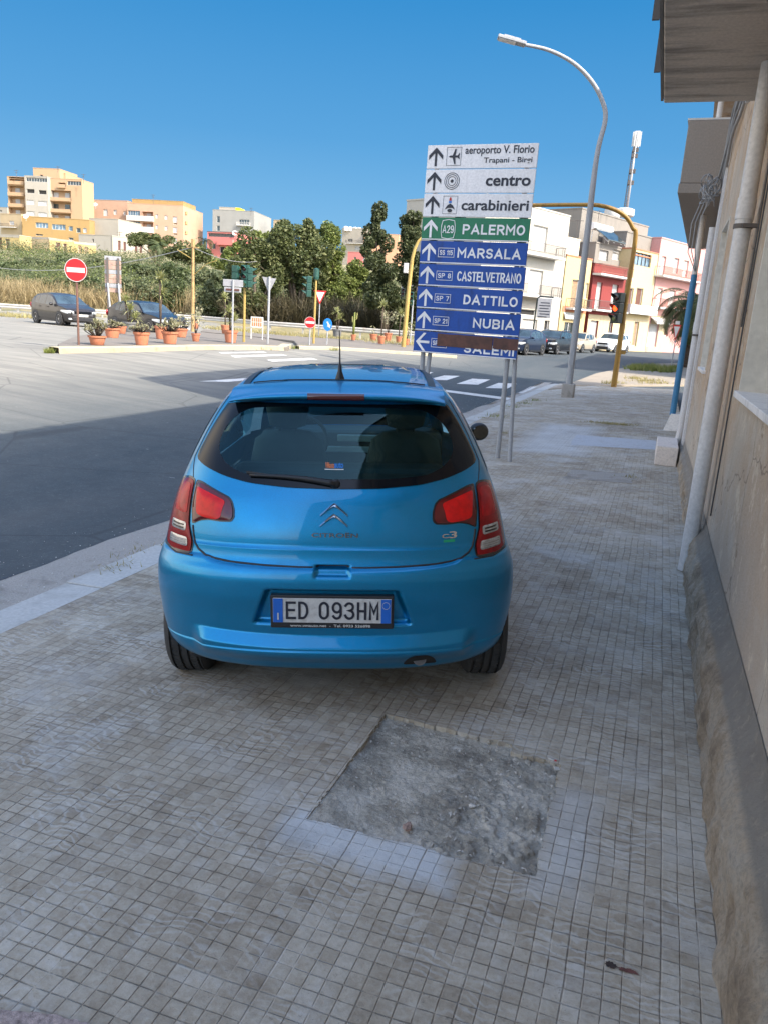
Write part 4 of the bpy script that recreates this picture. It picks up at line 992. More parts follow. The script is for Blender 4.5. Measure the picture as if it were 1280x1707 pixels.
def second_building():
    A = Vector((XW, YE, 0)); th = RAD(2.0); d = Vector((sin(th), cos(th), 0))
    root = thing('apartment_block', 'taller beige block with boxed grey balcony behind the brown plastered house', 'apartment block', A + d * 13.3, atan2(-d.y, -d.x))
    W = 13.3; Lx = lambda y: 13.3 - (y - YE)
    wins = [(16.5, 17.7, 1.2, 3.0), (20, 21.2, 1.2, 3.0), (17.5, 18.7, 6.0, 8.0)]
    holes = [(Lx(b), Lx(a), c, e) for a, b, c, e in wins]
    mb = wall_holes(W, HB, holes, .2)
    mb.add([(0, 0, 0), (W, 0, 0), (W, 11, 0), (0, 11, 0), (0, 0, HB), (W, 0, HB), (W, 11, HB), (0, 11, HB)], [(0, 4, 7, 3), (1, 2, 6, 5), (3, 7, 6, 2), (0, 3, 2, 1)])
    mb.build('wall', M['wall'], root)
    MB().box(-.0, W, -.1, 11, HB + .002, HB + .12).build('roof', M['conc_grey'], root)
    for a, b, c, e in wins:
        x0, x1 = Lx(b), Lx(a)
        wo = MB().box(x0, x0 + .05, .12, .18, c, e).box(x1 - .05, x1, .12, .18, c, e).box(x0 + .05, x1 - .05, .12, .18, e - .05, e).build('window', M['frame_white'], root)
        MB().box(x0, x1, .2, .22, c, e).build('shutter', M['shut_white'], wo)
    # boxed-in balcony
    ya, yb = 13.55, 21.6
    def q(z0, z1, o0, o1):
        xa, xb = Lx(yb), Lx(ya)
        return [(xb, -.002, z0), (xb, o0, z0), (xa, o1, z0), (xa, -.002, z0), (xb, -.002, z1), (xb, o0, z1), (xa, o1, z1), (xa, -.002, z1)]
    F6 = [(0, 1, 2, 3), (4, 7, 6, 5), (0, 4, 5, 1), (1, 5, 6, 2), (2, 6, 7, 3), (3, 7, 4, 0)]
    bal = MB().add(q(4.13, 5.02, -.62, -.52), F6).build('balcony', M['bay_grey'], root, bevel=.01)
    MB().add(q(3.98, 4.127, -.635, -.535), F6).build('balcony_base', M['bay_grey'], bal, bevel=.01)
    MB().add(q(5.022, 5.05, -.64, -.54), F6).build('coping', M['frame_white'], bal)
    MB().box(Lx(19.5), Lx(15.2), -.36, -.002, 6.1, 9.2).build('upper_bay', M['wall'], root)
    pp_ = MB(); lx = Lx(15.9)
    pp_.tube([(lx, -.23, .35), (lx, -.23, 2.95)], .055, 18)
    po = tag(pp_.build('downpipe', M['pvc_blue'], root, smooth=True, sharp=50), 'blue painted lower length of the downpipe')
    MB().tube([(lx, -.23, 2.5), (lx, -.23, 2.62)], .062, 18).build('coupling', M['pvc_blue'], po, smooth=True, sharp=50)
    MB().tube([(lx, -.23, 2.952), (lx, -.23, 10.2)], .05, 18).build('upper_downpipe', M['pvc'], root, smooth=True, sharp=50)
    MB().add([(lx - .17, -.36, .04), (lx + .17, -.36, .04), (lx + .17, -.002, .04), (lx - .17, -.002, .04), (lx - .08, -.26, .38), (lx + .08, -.26, .38), (lx + .08, -.002, .38), (lx - .08, -.002, .38)],
             [(0, 3, 2, 1), (4, 5, 6, 7), (0, 1, 5, 4), (1, 2, 6, 5), (2, 3, 7, 6), (3, 0, 4, 7)]).build('pipe_foot', M['sill'], root)
second_building()
# block further down the side street on the right, it shades the far road
rb_ = thing('corner_house', 'cream corner house hidden behind the right-hand block, throwing shade on the far road', 'house', (4.2, 62, 0), -pi / 2)
cm = wall_holes(26, 8.3, [(2 + 4 * i, 3.1 + 4 * i, z, z + 1.8) for i in range(6) for z in (1, 4.6)], .2)
cm.add([(0, 0, 0), (26, 0, 0), (26, 10, 0), (0, 10, 0), (0, 0, 8.3), (26, 0, 8.3), (26, 10, 8.3), (0, 10, 8.3)], [(0, 4, 7, 3), (1, 2, 6, 5), (3, 7, 6, 2), (0, 3, 2, 1), (4, 5, 6, 7)])
cm.build('wall', M['conc_grey'], rb_)
# stone block by the wall
sb = MB().box(.125, .415, 11.32, 12.45, .0, .27).build('stone_block', M['box_stone'], bevel=.012)
sb.location.z = z_pave(.2); tag(sb, 'pale rectangular stone block lying against the plinth by the blue pipe', 'stone block')

# ------------------------------------------------------------------ row of houses on the right, across the junction
M['cream_gf'] = stained('cream_ground_floor', (.48, .40, .25), (.34, .28, .18), scale=1, amt=.5)
A0 = G(905, 588.5, 0, z_road) + Vector((-6.2, 3.8, 0)); dr = Vector((sin(RAD(25)), cos(RAD(25)), 0))
FR = Facade(A0, A0 + dr * 10)
zb = .2
GR = 'houses in the row across the junction'
building('white_house', 'tall white house with two balconies, right behind the large direction sign', FR, (800, 450), (936, 480), (920, 354), plain('white_render', (.40, .375, .325), .8, var=.06), zb,
         [('w', 886, 376, 911, 418), ('w', 880, 450, 903, 494), ('slab', 815, 409, 926, 441, 1.0, .95, 'rail_dark'), ('slab', 812, 487, 918, 501, 1.0, .95, 'rail_dark'),
          ('d', 868, 516, 893, 526), ('w', 868, 532, 893, 575), ('d', 906, 534, 914, 560)], GR)
building('yellow_house', 'narrow yellow house with red band and wooden balcony door, next to the white house', FR, (938, 480), (978, 500), (955, 428), plain('yellow_render', (.52, .40, .19), .8, var=.06), zb,
         [('o', 951, 466, 963, 514), ('slab', 941, 514, 972, 520, .8, .9, 'rail_dark'), ('band', 936, 512, 980, 521, 'terracotta'), ('d', 923, 527, 931, 572), ('g', 939, 537, 957, 560), ('awning', 938, 521, 961, 527, .25, 'frame_white'), ('y', 975, 472, 981, 498)], GR, coping='terracotta')
building('red_house', 'dark red house with two balconies and white doors', FR, (983, 500), (1038, 500), (1010, 445), plain('red_render', (.20, .028, .024), .8, var=.1), zb,
         [('y', 992, 470, 1001, 516), ('y', 1018, 474, 1028, 516), ('slab', 986, 458, 1040, 467, .9, .95, 'rail_red'), ('slab', 978, 516, 1032, 524, .9, .9, 'rail_dark'),
          ('y', 981, 534, 994, 578), ('d', 1013, 536, 1019, 565), ('band', 974, 526, 1038, 600, 'cream_gf')], GR)
building('arched_terrace', 'grey set back rooftop room with arched wall above the red house', FR, (990, 430), (1043, 430), (1015, 410), M['conc_grey'], 8.0, [('y', 998, 417, 1013, 434), ('y', 1020, 417, 1036, 434)], None, 5, 'rooftop room', off=-1.2)
building('veranda_house', 'yellow house with glazed veranda on the top floor and white parapet balcony', FR, (1043, 500), (1086, 500), (1065, 417), plain('pale_yellow_render', (.52, .41, .22), .8, var=.06), zb,
         [('vk', 1045, 421, 1085, 443), ('b', 1047, 480, 1054, 510), ('b', 1059, 480, 1070, 512), ('parapet', 1036, 520, 1082, 528, .8, .85, 'frame_white'), ('o', 1054, 536, 1062, 577), ('y', 1034, 540, 1040, 560), ('band', 1034, 531, 1084, 600, 'cream_gf')], GR, coping='terracotta')
building('grey_upper_storey', 'bare grey concrete storey with water tanks rising behind the veranda house', FR, (966, 380), (1080, 380), (1030, 365), M['conc_grey'], 8.2, [('g', 1024, 388, 1034, 392)], None, 6, 'upper storey', off=-4)
building('grey_parapet_wall', 'low grey rendered rooftop wall above the glazed veranda', FR, (1043, 400), (1092, 400), (1068, 393), M['conc_grey'], 9.0, [], None, 2.5, 'rooftop wall', off=-1.0)
building('pink_house', 'pink house with long balconies at the right end of the row', FR, (1090, 480), (1250, 520), (1128, 404), plain('pink_render', (.52, .27, .24), .8, var=.06), zb,
         [('w', 1101, 427, 1108, 458), ('y', 1122, 430, 1130, 456), ('w', 1138, 434, 1146, 462), ('slab', 1088, 461, 1162, 474, 1.0, .95, 'rail_red'), ('w', 1094, 480, 1102, 512), ('w', 1114, 484, 1124, 512),
          ('slab', 1084, 514, 1162, 523, 1.0, .95, 'rail_red'), ('awning', 1083, 529, 1106, 536, .8, 'yellow_awn' if 'yellow_awn' in M else 'sill'), ('y', 1077, 540, 1095, 578), ('b', 1107, 536, 1113, 560), ('band', 1080, 526, 1106, 600, 'cream_gf')], GR)
building('cream_ground_floor', 'cream painted rear house filling the gap behind the yellow house', FR, (936, 420), (964, 420), (950, 398), plain('cream_render', (.6, .56, .42), .8), .2, [], None, 6, 'house', off=-2.5)

def at_facade(px, py, off):
    u, z = FR.uv(px, py, off); p = FR.A + FR.d * u + FR.n * off; p.z = z; return p
# rooftop kit
for lab, x0, x1, yb_, yt in (('white plastic water tank on the grey storey, left of the mast', 1012, 1026, 361, 346), ('white plastic water tank at the foot of the mast', 1032, 1048, 359, 346)):
    a = at_facade(x0, yb_, -6); b = at_facade(x1, yb_, -6); c = at_facade((x0 + x1) / 2, yt, -6)
    r = (b - a).length / 2 * .95; ce = (a + b) / 2; ce.z = min(a.z, b.z); h = c.z - ce.z
    o = MB().lathe([(r * .9, 0), (r, .1), (r, h * .8), (r * .7, h * .93), (r * .25, h), (.001, h)], 20).build('water_tank', M['frame_white'], smooth=True, sharp=40); o.location = ce
    tag(o, lab, 'water tank', 'water tanks on the roof')
t = thing('solar_water_heater', 'cream solar water heater tank on a slanted frame above the arched terrace', 'solar heater', at_facade(1000, 404, -2.0), FR.rz)
MB().tube([(-1.9, 0, 1.25), (1.6, 0, 1.25)], .33, 16).build('tank', M['sill'], t, smooth=True, sharp=50)
pn = MB().add([(-1.8, -.3, 1.1), (1.5, -.3, 1.1), (1.9, -1.6, .1), (-1.4, -1.6, .1), (-1.8, -.3, 1.03), (1.5, -.3, 1.03), (1.9, -1.6, .03), (-1.4, -1.6, .03)], [(0, 1, 2, 3), (4, 7, 6, 5), (0, 4, 5, 1), (1, 5, 6, 2), (2, 6, 7, 3), (3, 7, 4, 0)]).build('solar_panel', M['win_glass'], t)
fm = MB()
for x in (-1.6, -.4, .9, 1.6): fm.tube([(x, .1, -.2), (x, 0, 1.1)], .04, 6); fm.tube([(x + .3, -1.5, -.1), (x, 0, 1.2)], .035, 6)
fm.build('frame', M['frame_white'], t)
# antenna mast
mbp = at_facade(1044, 346, -9); t = thing('antenna_mast', 'tall mobile phone antenna mast with panel antennas on top, above the grey roof', 'antenna mast', mbp)
top = VP(1060, 218, mbp); H_ = top.z - mbp.z
def LT(z): return .012 * z
mm_ = MB(); mm_.tube([(0, 0, -1), (LT(H_), 0, H_)], [.17, .11], 10); mm_.build('pole', M['galv'], t, smooth=True)
an = MB()
for k in range(6):
    a = k * pi / 3; an.box(-.09, .09, -.06, .06, H_ - 1.6, H_ - .1, Matrix.Translation((LT(H_) + .38 * cos(a), .38 * sin(a), 0)) @ Matrix.Rotation(a, 4, 'Z'))
an.build('panel_antennas', M['frame_white'], t)
an = MB()
for z in (H_ - 2.2, H_ - 2.8, H_ * .45, H_ * .3): 
    for k in range(3): a = k * 2.1; an.box(-.13, .13, -.1, .1, z, z + .45, Matrix.Translation((LT(z) + .25 * cos(a), .25 * sin(a), 0)))
for k in range(26): z = .2 + k * (H_ - 3) / 26; an.box(LT(z) - .32, LT(z) - .1, -.03, .03, z, z + .06)
an.tube([(-.3, 0, 0), (LT(H_) - .3, 0, H_ - 2)], .05, 5); an.build('radio_units', M['rail_dark'], t)
an = MB()
# tv aerials
for lab, px, py, pt in (('thin tv aerial between the white house and the grey storey', 960, 394, 366), ('thin tv aerial on the grey concrete storey', 997, 360, 350)):
    p = at_facade(px, py, -3); q = VP(px + 2, pt, p); h = q.z - p.z
    o = MB().tube([(0, 0, -.5), (0, 0, h)], .03, 5).tube([(-.9, 0, h - .1), (.5, 0, h - .1)], .02, 4)
    for k in range(6): o.tube([(-.8 + .22 * k, -.3, h - .1), (-.8 + .22 * k, .3, h - .1)], .012, 4)
    o = o.build('tv_aerial', M['rail_dark']); o.location = p; tag(o, lab, 'aerial')

# ------------------------------------------------------------------ apartment houses on the hill at the left
def merge(sub, root, part=None):
    k = wm(root).inverted() @ wm(sub)
    for c in list(sub.children):
        c.parent = root; c.matrix_parent_inverse = k
        if part and c.name.startswith('wall'): c.name = part
    bpy.data.objects.remove(sub)
def FP(xa, ya, da, xb, yb, db): return Facade(P(xa, ya, da), P(xb, yb, db))
rend = lambda n, c, **k: plain(n, c, .85, var=.07, scale=.5)
M['tower'] = stained('tower_render', (.42, .28, .165), (.34, .23, .14), scale=.3, amt=.4)
M['tower_grey'] = stained('tower_grey_render', (.36, .33, .28), (.27, .25, .21), scale=.3, amt=.5)
M['peach'] = rend('peach_render', (.45, .285, .195)); M['ochre'] = stained('ochre_render', (.34, .22, .085), (.25, .17, .08), scale=.4, amt=.6)
M['yellow'] = rend('bright_yellow_render', (.42, .32, .14)); M['cream'] = rend('cream_white_render', (.36, .325, .265))
M['grey_h'] = rend('light_grey_render', (.25, .25, .235)); M['pinkd'] = rend('deep_pink_render', (.52, .17, .15)); M['tan_shade'] = rend('tan_render', (.40, .31, .19))
GL = 'houses on the hill at the left'
F = FP(13, 300, 208, 138, 308, 205)
tw, W, H = building('apartment_tower', 'tallest beige apartment tower on the hill with grey window bay and rounded top balconies', F, (14, 330), (138, 340), (75, 297), M['tower'], 6,
    [('L', 15.5, 295, 41, 307), ('L', 15.5, 310, 41, 326), ('L', 16, 328.5, 41.5, 344.5), ('L', 16, 347, 42, 363),
     ('L', 82, 317.5, 119, 334.5), ('L', 82, 337, 119, 353.5), ('L', 82, 356, 119, 372), ('L', 98, 304.5, 110, 312.5), ('g', 113, 302, 136, 309), ('y', 143, 300, 144, 301)], GL, 6, 'apartment tower')
s, _, _ = building('x', 'x', F, (43, 330), (81, 340), (62, 294), M['tower_grey'], 6,
    [('g', 44, 296, 80, 303), ('d', 45, 315, 58, 322), ('d', 65, 317, 78, 324), ('w', 45, 333, 58, 341), ('w', 64, 335, 79, 343), ('w', 45, 352, 58, 360), ('w', 65, 354, 79, 361), ('w', 45, 370, 58, 378)], None, 3, off=1.5)
merge(s, tw, 'window_bay')
s, _, _ = building('x', 'x', F, (56, 290), (100, 290), (78, 281), M['tower'], 24, [('d', 67, 291, 72, 294)], None, 9, off=-5); merge(s, tw, 'penthouse')
s, _, _ = building('x', 'x', F, (100, 300), (110, 300), (105, 289), M['tower'], 24, [], None, 9, off=-7); merge(s, tw, 'penthouse')
F = FP(146, 340, 232, 212, 344, 229)
b1, _, _ = building('peach_apartments', 'peach apartment block with small windows joined to the right of the beige tower', F, (140, 350), (213, 350), (180, 334), M['peach'], 8,
    [('w', 173, 349, 180, 360), ('w', 190, 350, 195, 358), ('w', 206, 352, 210, 359), ('parapet', 150, 340, 158, 342, 1.2, 1.1, 'ochre'), ('parapet', 150, 356, 158, 358, 1.2, 1.1, 'ochre'), ('w', 173, 368, 180, 380), ('w', 190, 369, 195, 378)], GL, 14, 'apartment block')
F = FP(212, 345, 226, 308, 350, 224)
b2, _, _ = building('peach_apartments', 'larger peach apartment block with white banded verandas in the middle of the hill', F, (213, 360), (306, 370), (260, 341), M['peach'], 6,
    [('v', 214, 351, 234, 361), ('L', 238, 353, 256, 365), ('v', 214, 369, 234, 379), ('L', 238, 371, 256, 384), ('parapet', 213, 367, 257, 370, .6, 1.4, 'frame_white'), ('parapet', 213, 386, 257, 389, .6, 1.6, 'frame_white'),
     ('w', 260, 357, 264, 364), ('w', 275, 359, 280, 366), ('w', 289, 361, 296, 371), ('w', 260, 375, 264, 382), ('w', 275, 377, 280, 384), ('w', 289, 379, 296, 388), ('w', 289, 397, 296, 406), ('w', 289, 415, 296, 423), ('o', 290, 371.5, 296, 374.5), ('o', 290, 389, 296, 392)], GL, 16, 'apartment block')
s, _, _ = building('x', 'x', F, (221, 345), (306, 345), (262, 334), M['ochre'], 26, [('d', 238, 341, 243, 343)], None, 10, off=-3); merge(s, b2, 'roof_storey')
F2 = FP(306, 370, 226, 318, 372, 236)
s, _, _ = building('x', 'x', F2, (307, 380), (317, 380), (312, 347), M['yellow'], 6, [('L', 308, 351, 316.5, 359), ('L', 308, 366, 316.5, 375), ('L', 308, 382, 316.5, 391)] if True else [('parapet', 308, 360, 317, 362, 1.0, 1.1, 'yellow'), ('parapet', 308, 376, 317, 378, 1.0, 1.1, 'yellow'), ('parapet', 308, 392, 317, 394, 1.0, 1.1, 'yellow'), ('g', 309, 351, 315, 357), ('g', 309, 367, 315, 373), ('g', 309, 383, 315, 389)], None, 1.8, off=.3); merge(s, b2, 'side_balcony_stack')
F = FP(318, 375, 250, 332, 400, 262)
building('orange_house', 'sliver of an orange house just right of the peach apartment block', F, (316, 400), (330, 400), (322, 375), M['ochre'], 6, [('g', 320, 385, 323, 390)], GL, 8)
F = FP(37, 375, 176, 150, 384, 175)
b3, _, _ = building('ochre_school', 'long ochre two storey building with rows of blue-grey windows below the tower', F, (38, 390), (150, 390), (95, 364), M['ochre'], 6,
    [('v', 60, 371, 81, 380), ('v', 87, 374, 110, 383), ('v', 115, 377, 122, 385), ('g', 128, 380, 135, 388), ('y', 139, 380, 145, 388), ('g', 115, 396, 123, 400), ('d', 60, 390, 72, 393)], GL, 8, 'building')
F = FP(2, 380, 180, 38, 384, 178)
building('cluttered_house', 'small tan house with dish and balcony left of the ochre building', F, (2, 380), (37, 380), (20, 357), M['tan_shade'], 6, [('w', 16, 368, 24, 375), ('slab', 5, 378, 30, 382, 1, .9, 'rail_dark')], GL, 7)
F = FP(-20, 350, 230, 14, 350, 228)
building('white_far_house', 'white house at the left edge, lower than the tower', F, (-30, 360), (13, 360), (5, 346), M['cream'], 6, [('g', 0, 350, 4, 353)], GL, 8)
F = FP(150, 385, 178, 197, 388, 176)
building('blank_wall_house', 'windowless cream wall of a house between the ochre building and peach block', F, (150, 390), (198, 392), (174, 365), M['cream'], 6, [], GL, 9)
def terrace(label, F, L, R, T, mat, wins, name='terraced_house'):
    return building(name, label, F, L, R, T, mat, 4, wins, 'low terraced houses', 3, 'house', coping='cream')
F = FP(-30, 400, 150, 34, 402, 147)
terrace('yellow terraced house with dark red shutters at the left edge', F, (-60, 410), (34, 410), (16, 392), M['yellow'], [('b', -2, 396, 4, 417), ('b', 10, 398, 17, 419), ('band', -40, 387, 34, 395, 'cream')])
F = FP(34, 400, 153.5, 82, 404, 151)
terrace('shaded tan side house with one slit window between two yellow houses', F, (35, 410), (82, 412), (58, 396), M['tan_shade'], [('d', 49, 400, 53, 419), ('band', 35, 392, 82, 398, 'tower_grey')])
F = FP(82, 404, 150.9, 124, 408, 152)
terrace('yellow terraced house with a pair of brown shutters in its middle', F, (83, 412), (122, 414), (102, 400), M['yellow'], [('b', 94, 404, 101, 423), ('b', 106, 406, 112, 424), ('band', 82, 394, 123, 402, 'cream')])
F = FP(124, 408, 153, 162, 412, 155)
terrace('yellow terraced house with half hidden openings behind the bushes', F, (123, 416), (161, 418), (140, 405), M['yellow'], [('o', 131, 409, 137, 424), ('o', 142, 411, 148, 426), ('band', 124, 401, 161, 408, 'cream')])
F = FP(130, 395, 173, 188, 398, 170)
terrace('grey windowless gable house left of the white terrace', F, (132, 400), (188, 404), (160, 392), M['tower_grey'], [('d', 154, 398, 157, 404)], 'gable_house')
F = FP(188, 398, 169.8, 248, 408, 173)
terrace('white terraced house with four dark brown shutters', F, (188, 405), (248, 412), (218, 397), M['cream'], [('b', 197, 401, 202, 418), ('b', 206, 403, 211, 419), ('b', 225, 407, 230, 423), ('b', 233, 409, 238, 424)])
F = FP(353, 360, 232, 424, 366, 230)
bg_, _, _ = building('grey_modern_house', 'light grey modern block with slanted roof and one small yellow box on top', F, (355, 365), (424, 370), (390, 351), M['grey_h'], 8,
    [('g', 362, 360, 367, 371), ('g', 362, 376, 367, 385), ('g', 399, 366, 416, 375), ('y', 404, 378, 416, 388), ('slab', 396, 375, 418, 378, .8, .9, 'frame_white')], GL, 16, 'apartment block')
s, _, _ = building('x', 'x', F, (366, 350), (398, 350), (382, 346), M['cream'], 25, [], None, 8, off=-3); merge(s, bg_, 'roof_room')
M['yellow_box'] = plain('lemon_paint', (.75, .70, .03), .6)
s, _, _ = building('x', 'x', F, (393, 350), (400, 350), (396, 347), M['yellow_box'], 25, [], None, 4, off=-1); merge(s, bg_, 'yellow_box')
F = FP(346, 390, 172, 394, 396, 170)
building('pink_hill_house', 'deep pink house with dark glazed top floor below the grey modern block', F, (346, 400), (395, 402), (370, 387), M['pinkd'], 5,
    [('gk', 348, 389, 391, 395), ('parapet', 365, 408, 391, 410, .8, 1.2, 'pinkd'), ('g', 354, 406, 360, 415), ('d', 367, 411, 375, 422), ('g', 384, 411, 390, 420)], GL, 10, coping='rail_dark')
F = FP(572, 390, 215, 612, 394, 212)
b5, _, _ = building('white_town_house', 'white blocky house with a row of rooftop tanks seen between the trees', F, (570, 400), (606, 400), (588, 381), M['cream'], 8, [('g', 580, 398, 588, 403), ('y', 592, 410, 600, 416), ('slab', 578, 405, 606, 408, .8, .9, 'rail_dark')], GL, 9)
F = FP(606, 395, 212, 668, 400, 210)
building('orange_town_house', 'orange brown house behind the tall tree at the right end of the hill', F, (606, 400), (664, 405), (628, 390), rend('orange_render', (.52, .30, .18)), 8, [('g', 625, 398, 630, 404), ('w', 650, 400, 655, 406)], GL, 9)
F = FP(580, 420, 190, 620, 424, 188)
building('pink_low_house', 'low pink house with terrace roof seen in the gap between the trees', F, (580, 430), (622, 432), (600, 421), M['pinkd'], 6, [('g', 590, 428, 594, 434), ('w', 605, 430, 609, 436)], GL, 8)
F = FP(455, 385, 235, 470, 387, 234)
building('chimney_house', 'thin brown roof block peeping above the middle trees', F, (456, 385), (466, 385), (461, 367), M['tan_shade'], 8, [('d', 458, 372, 461, 376)], GL, 5)
def roof_bit(kind, label, px, py, top, dist):
    b = P(px, py, dist); h = max(.5, VP(px, top, b).z - b.z)
    if kind == 'aerial':
        o = MB().tube([(0, 0, -.6), (0, 0, h)], .05, 5).tube([(-.7, 0, h - .2), (.7, 0, h - .2)], .035, 4).tube([(-.5, 0, h - .7), (.5, 0, h - .7)], .035, 4)
        for k in range(5): o.tube([(-.6 + .3 * k, -.25, h - .2), (-.6 + .3 * k, .25, h - .2)], .02, 4)
        o = o.build('tv_aerial', M['rail_dark'])
    elif kind == 'dish':
        MM = Matrix.Translation((0, 0, h * .6)) @ Matrix.Rotation(RAD(60), 4, 'X') @ Matrix.Rotation(RAD(20), 4, 'Y')
        o = MB().lathe([(.001, -.14), (.35, -.1), (.6, .02), (.58, .04), (.3, -.07), (.001, -.1)], 16, MM).tube([(0, 0, -.5), (0, .1, h * .6)], .05, 5).build('satellite_dish', M['frame_white'], smooth=True, sharp=50)
    else:
        o = MB().lathe([(.55, -.3), (.6, .1), (.6, h * .8), (.4, h * .95), (.12, h), (.001, h)], 14).build('water_tank', M['sill'], smooth=True, sharp=40)
    o.location = b; return tag(o, label, {'aerial': 'aerial', 'dish': 'satellite dish', 'tank': 'water tank'}[kind])
for a_ in [('aerial', 'tv aerial at the right end of the beige tower roof', 140, 302, 290, 203), ('aerial', 'tv aerial on the penthouse of the beige tower', 97, 284, 277, 205), ('aerial', 'thin aerial at the left end of the beige tower roof', 28, 292, 283, 206),
           ('dish', 'white satellite dish at the left corner of the long ochre building', 44, 364, 358, 174), ('dish', 'white satellite dish on the narrow gap wall beside the tower', 160, 345, 338, 228), ('aerial', 'aerial on the ochre storey of the peach block', 256, 336, 324, 222),
           ('tank', 'first rooftop tank on the white blocky town house', 577, 383, 377, 214), ('tank', 'second rooftop tank on the white blocky town house', 584, 383.5, 378, 214), ('tank', 'third rooftop tank on the white blocky town house', 592, 384, 378.5, 214), ('tank', 'fourth rooftop tank on the white blocky town house', 599, 384.5, 379, 214),
           ('tank', 'small tank on the roof of the white terraced house', 222, 398, 394, 172), ('aerial', 'aerial on the grey modern block', 419, 356, 346, 228), ('dish', 'white dish on the pink hill house roof', 392, 392, 386, 170), ('aerial', 'aerial above the white terraced house', 200, 396, 386, 172)]: roof_bit(*a_)

# ------------------------------------------------------------------ vegetation
rnd = random.Random(11)
def leaves(mb, c, rx, ry, rz, n, size, rng, shell=.45, aspect=.55):
    for i in range(n):
        while True:
            v = Vector((rng.uniform(-1, 1), rng.uniform(-1, 1), rng.uniform(-1, 1)))
            if .02 < v.length < 1: break
        rr = v.length; rr = shell + (1 - shell) * rr if rng.random() < .8 else rr
        v = v.normalized() * rr
        p = Vector((c[0] + v.x * rx, c[1] + v.y * ry, c[2] + v.z * rz))
        s_ = size * rng.uniform(.5, 1.3)
        a = Vector((rng.gauss(0, 1), rng.gauss(0, 1), rng.gauss(0, .6))).normalized(); b = a.cross(Vector((rng.gauss(0, 1), rng.gauss(0, 1), rng.gauss(0, 1)))).normalized()
        k = len(mb.v); q = aspect
        mb.v += [tuple(p - a * s_), tuple(p + b * s_ * q), tuple(p + a * s_), tuple(p - b * s_ * q)]; mb.f.append((k, k + 1, k + 2, k + 3))
def crown_lumps(base_pts, rng, n_leaf, size, dens=1.0):
    mb = MB(); tot = sum(r[3] * r[4] for r in base_pts)
    for (x, y, z, rx, rz) in base_pts:
        nl = int(n_leaf * rx * rz / tot)
        # sub-clumps give uneven outline and gaps
        k = max(7, int(14 * (rx * rz) ** .5 / 2))
        for i in range(k):
            v = Vector((rng.gauss(0, 1), rng.gauss(0, 1), rng.gauss(0, 1))).normalized() * rng.uniform(.35, .95)
            cr = rng.uniform(.34, .62)
            leaves(mb, (x + v.x * rx, y + v.y * rx, z + v.z * rz), rx * cr, rx * cr, rz * cr, nl // k, size, rng)
    return mb
def tree(label, base_px, lumps_px, mat, n, size, name='tree', group='trees along the guard rail', dist=None, trunk_r=.16, lean=0, cat='tree'):
    base = G(*base_px) if dist is None else P(base_px[0], base_px[1], dist)
    if dist is not None: base.z = z_gr(base.x, base.y)
    d = depth(base); t = thing(name, label, cat, base, 0, group); L = []
    for (cx, cy, rx, ry) in lumps_px:
        p = VP(cx, cy, base) - base; jit = rnd.uniform(-.5, .5) * rx * d / F_PX
        L.append((p.x - FWD0.x * jit, p.y + FWD0.y * jit, p.z, rx * d / F_PX, ry * d / F_PX))
    tk = MB(); topz = max(l[2] for l in L)
    for l in L:
        mid = Vector((l[0] * .35 + rnd.uniform(-.2, .2), l[1] * .35, l[2] * .5))
        tk.tube([(rnd.uniform(-.1, .1), rnd.uniform(-.1, .1), -.3), mid, (l[0] * .8, l[1] * .8, l[2] * .85), (l[0], l[1], l[2] + l[4] * .5)], [trunk_r, trunk_r * .7, trunk_r * .4, trunk_r * .12], 7)
        for k in range(5):
            a = Vector((l[0] * .8, l[1] * .8, l[2] * .85)); v = Vector((rnd.uniform(-1, 1), rnd.uniform(-1, 1), rnd.uniform(-.3, 1))) * l[3] * .8
            tk.tube([a, a + v * .5 + Vector((0, 0, .1)), a + v], [trunk_r * .3, trunk_r * .2, .01], 5)
    tk.build('trunk', M['bark'], t, smooth=True)
    crown_lumps(L, rnd, n, size).build('crown', mat, t, fix=False)
    return t
tree('broad dark green tree left of the two middle traffic lights', (425, 560), [(425, 425, 30, 32), (405, 455, 26, 26), (445, 470, 26, 30), (420, 500, 30, 26)], M['tree_a'], 15300, 0.126, dist=58)
tree('big rounded dark tree in the middle of the row, the widest one', (495, 566), [(488, 405, 36, 36), (520, 430, 32, 36), (465, 440, 32, 34), (500, 470, 40, 34), (470, 385, 17, 18), (512, 385, 18, 16)], M['tree_a'], 23800, 0.133, dist=60)
tree('light green feathery tree right of the big rounded one', (552, 570), [(556, 410, 24, 30), (560, 445, 26, 30), (540, 470, 28, 28), (550, 392, 14, 14), (565, 490, 24, 24)], M['tree_b'], 15300, 0.126, dist=62)
tree('tall narrow dark tree, left of the pair beside the direction sign', (640, 574), [(634, 372, 15, 26), (630, 410, 22, 26), (640, 445, 30, 28), (630, 480, 28, 30), (655, 500, 30, 28)], M['tree_d'], 18700, 0.118, dist=55)
tree('tall dark tree partly hidden behind the direction sign', (695, 578), [(685, 370, 18, 20), (690, 405, 26, 26), (690, 450, 30, 34), (700, 500, 34, 34), (668, 540, 26, 20)], M['tree_d'], 20400, 0.118, dist=56)
tree('small bright green tree in the gap between light and tall trees', (600, 565), [(600, 450, 20, 18), (595, 480, 24, 22), (585, 510, 24, 20)], M['tree_b'], 10200, 0.118, dist=66)
tree('dark green tree beside the pale palm in front of the peach block', (262, 440), [(240, 398, 22, 10), (262, 404, 20, 12), (232, 404, 14, 8)], M['tree_a'], 4500, .3, group='trees on the hill', dist=140)
tree('spreading green tree just left of the pink hill house', (320, 450), [(300, 424, 24, 14), (325, 425, 28, 16), (340, 430, 26, 12)], M['tree_a'], 5500, .26, group='trees on the hill', dist=125)
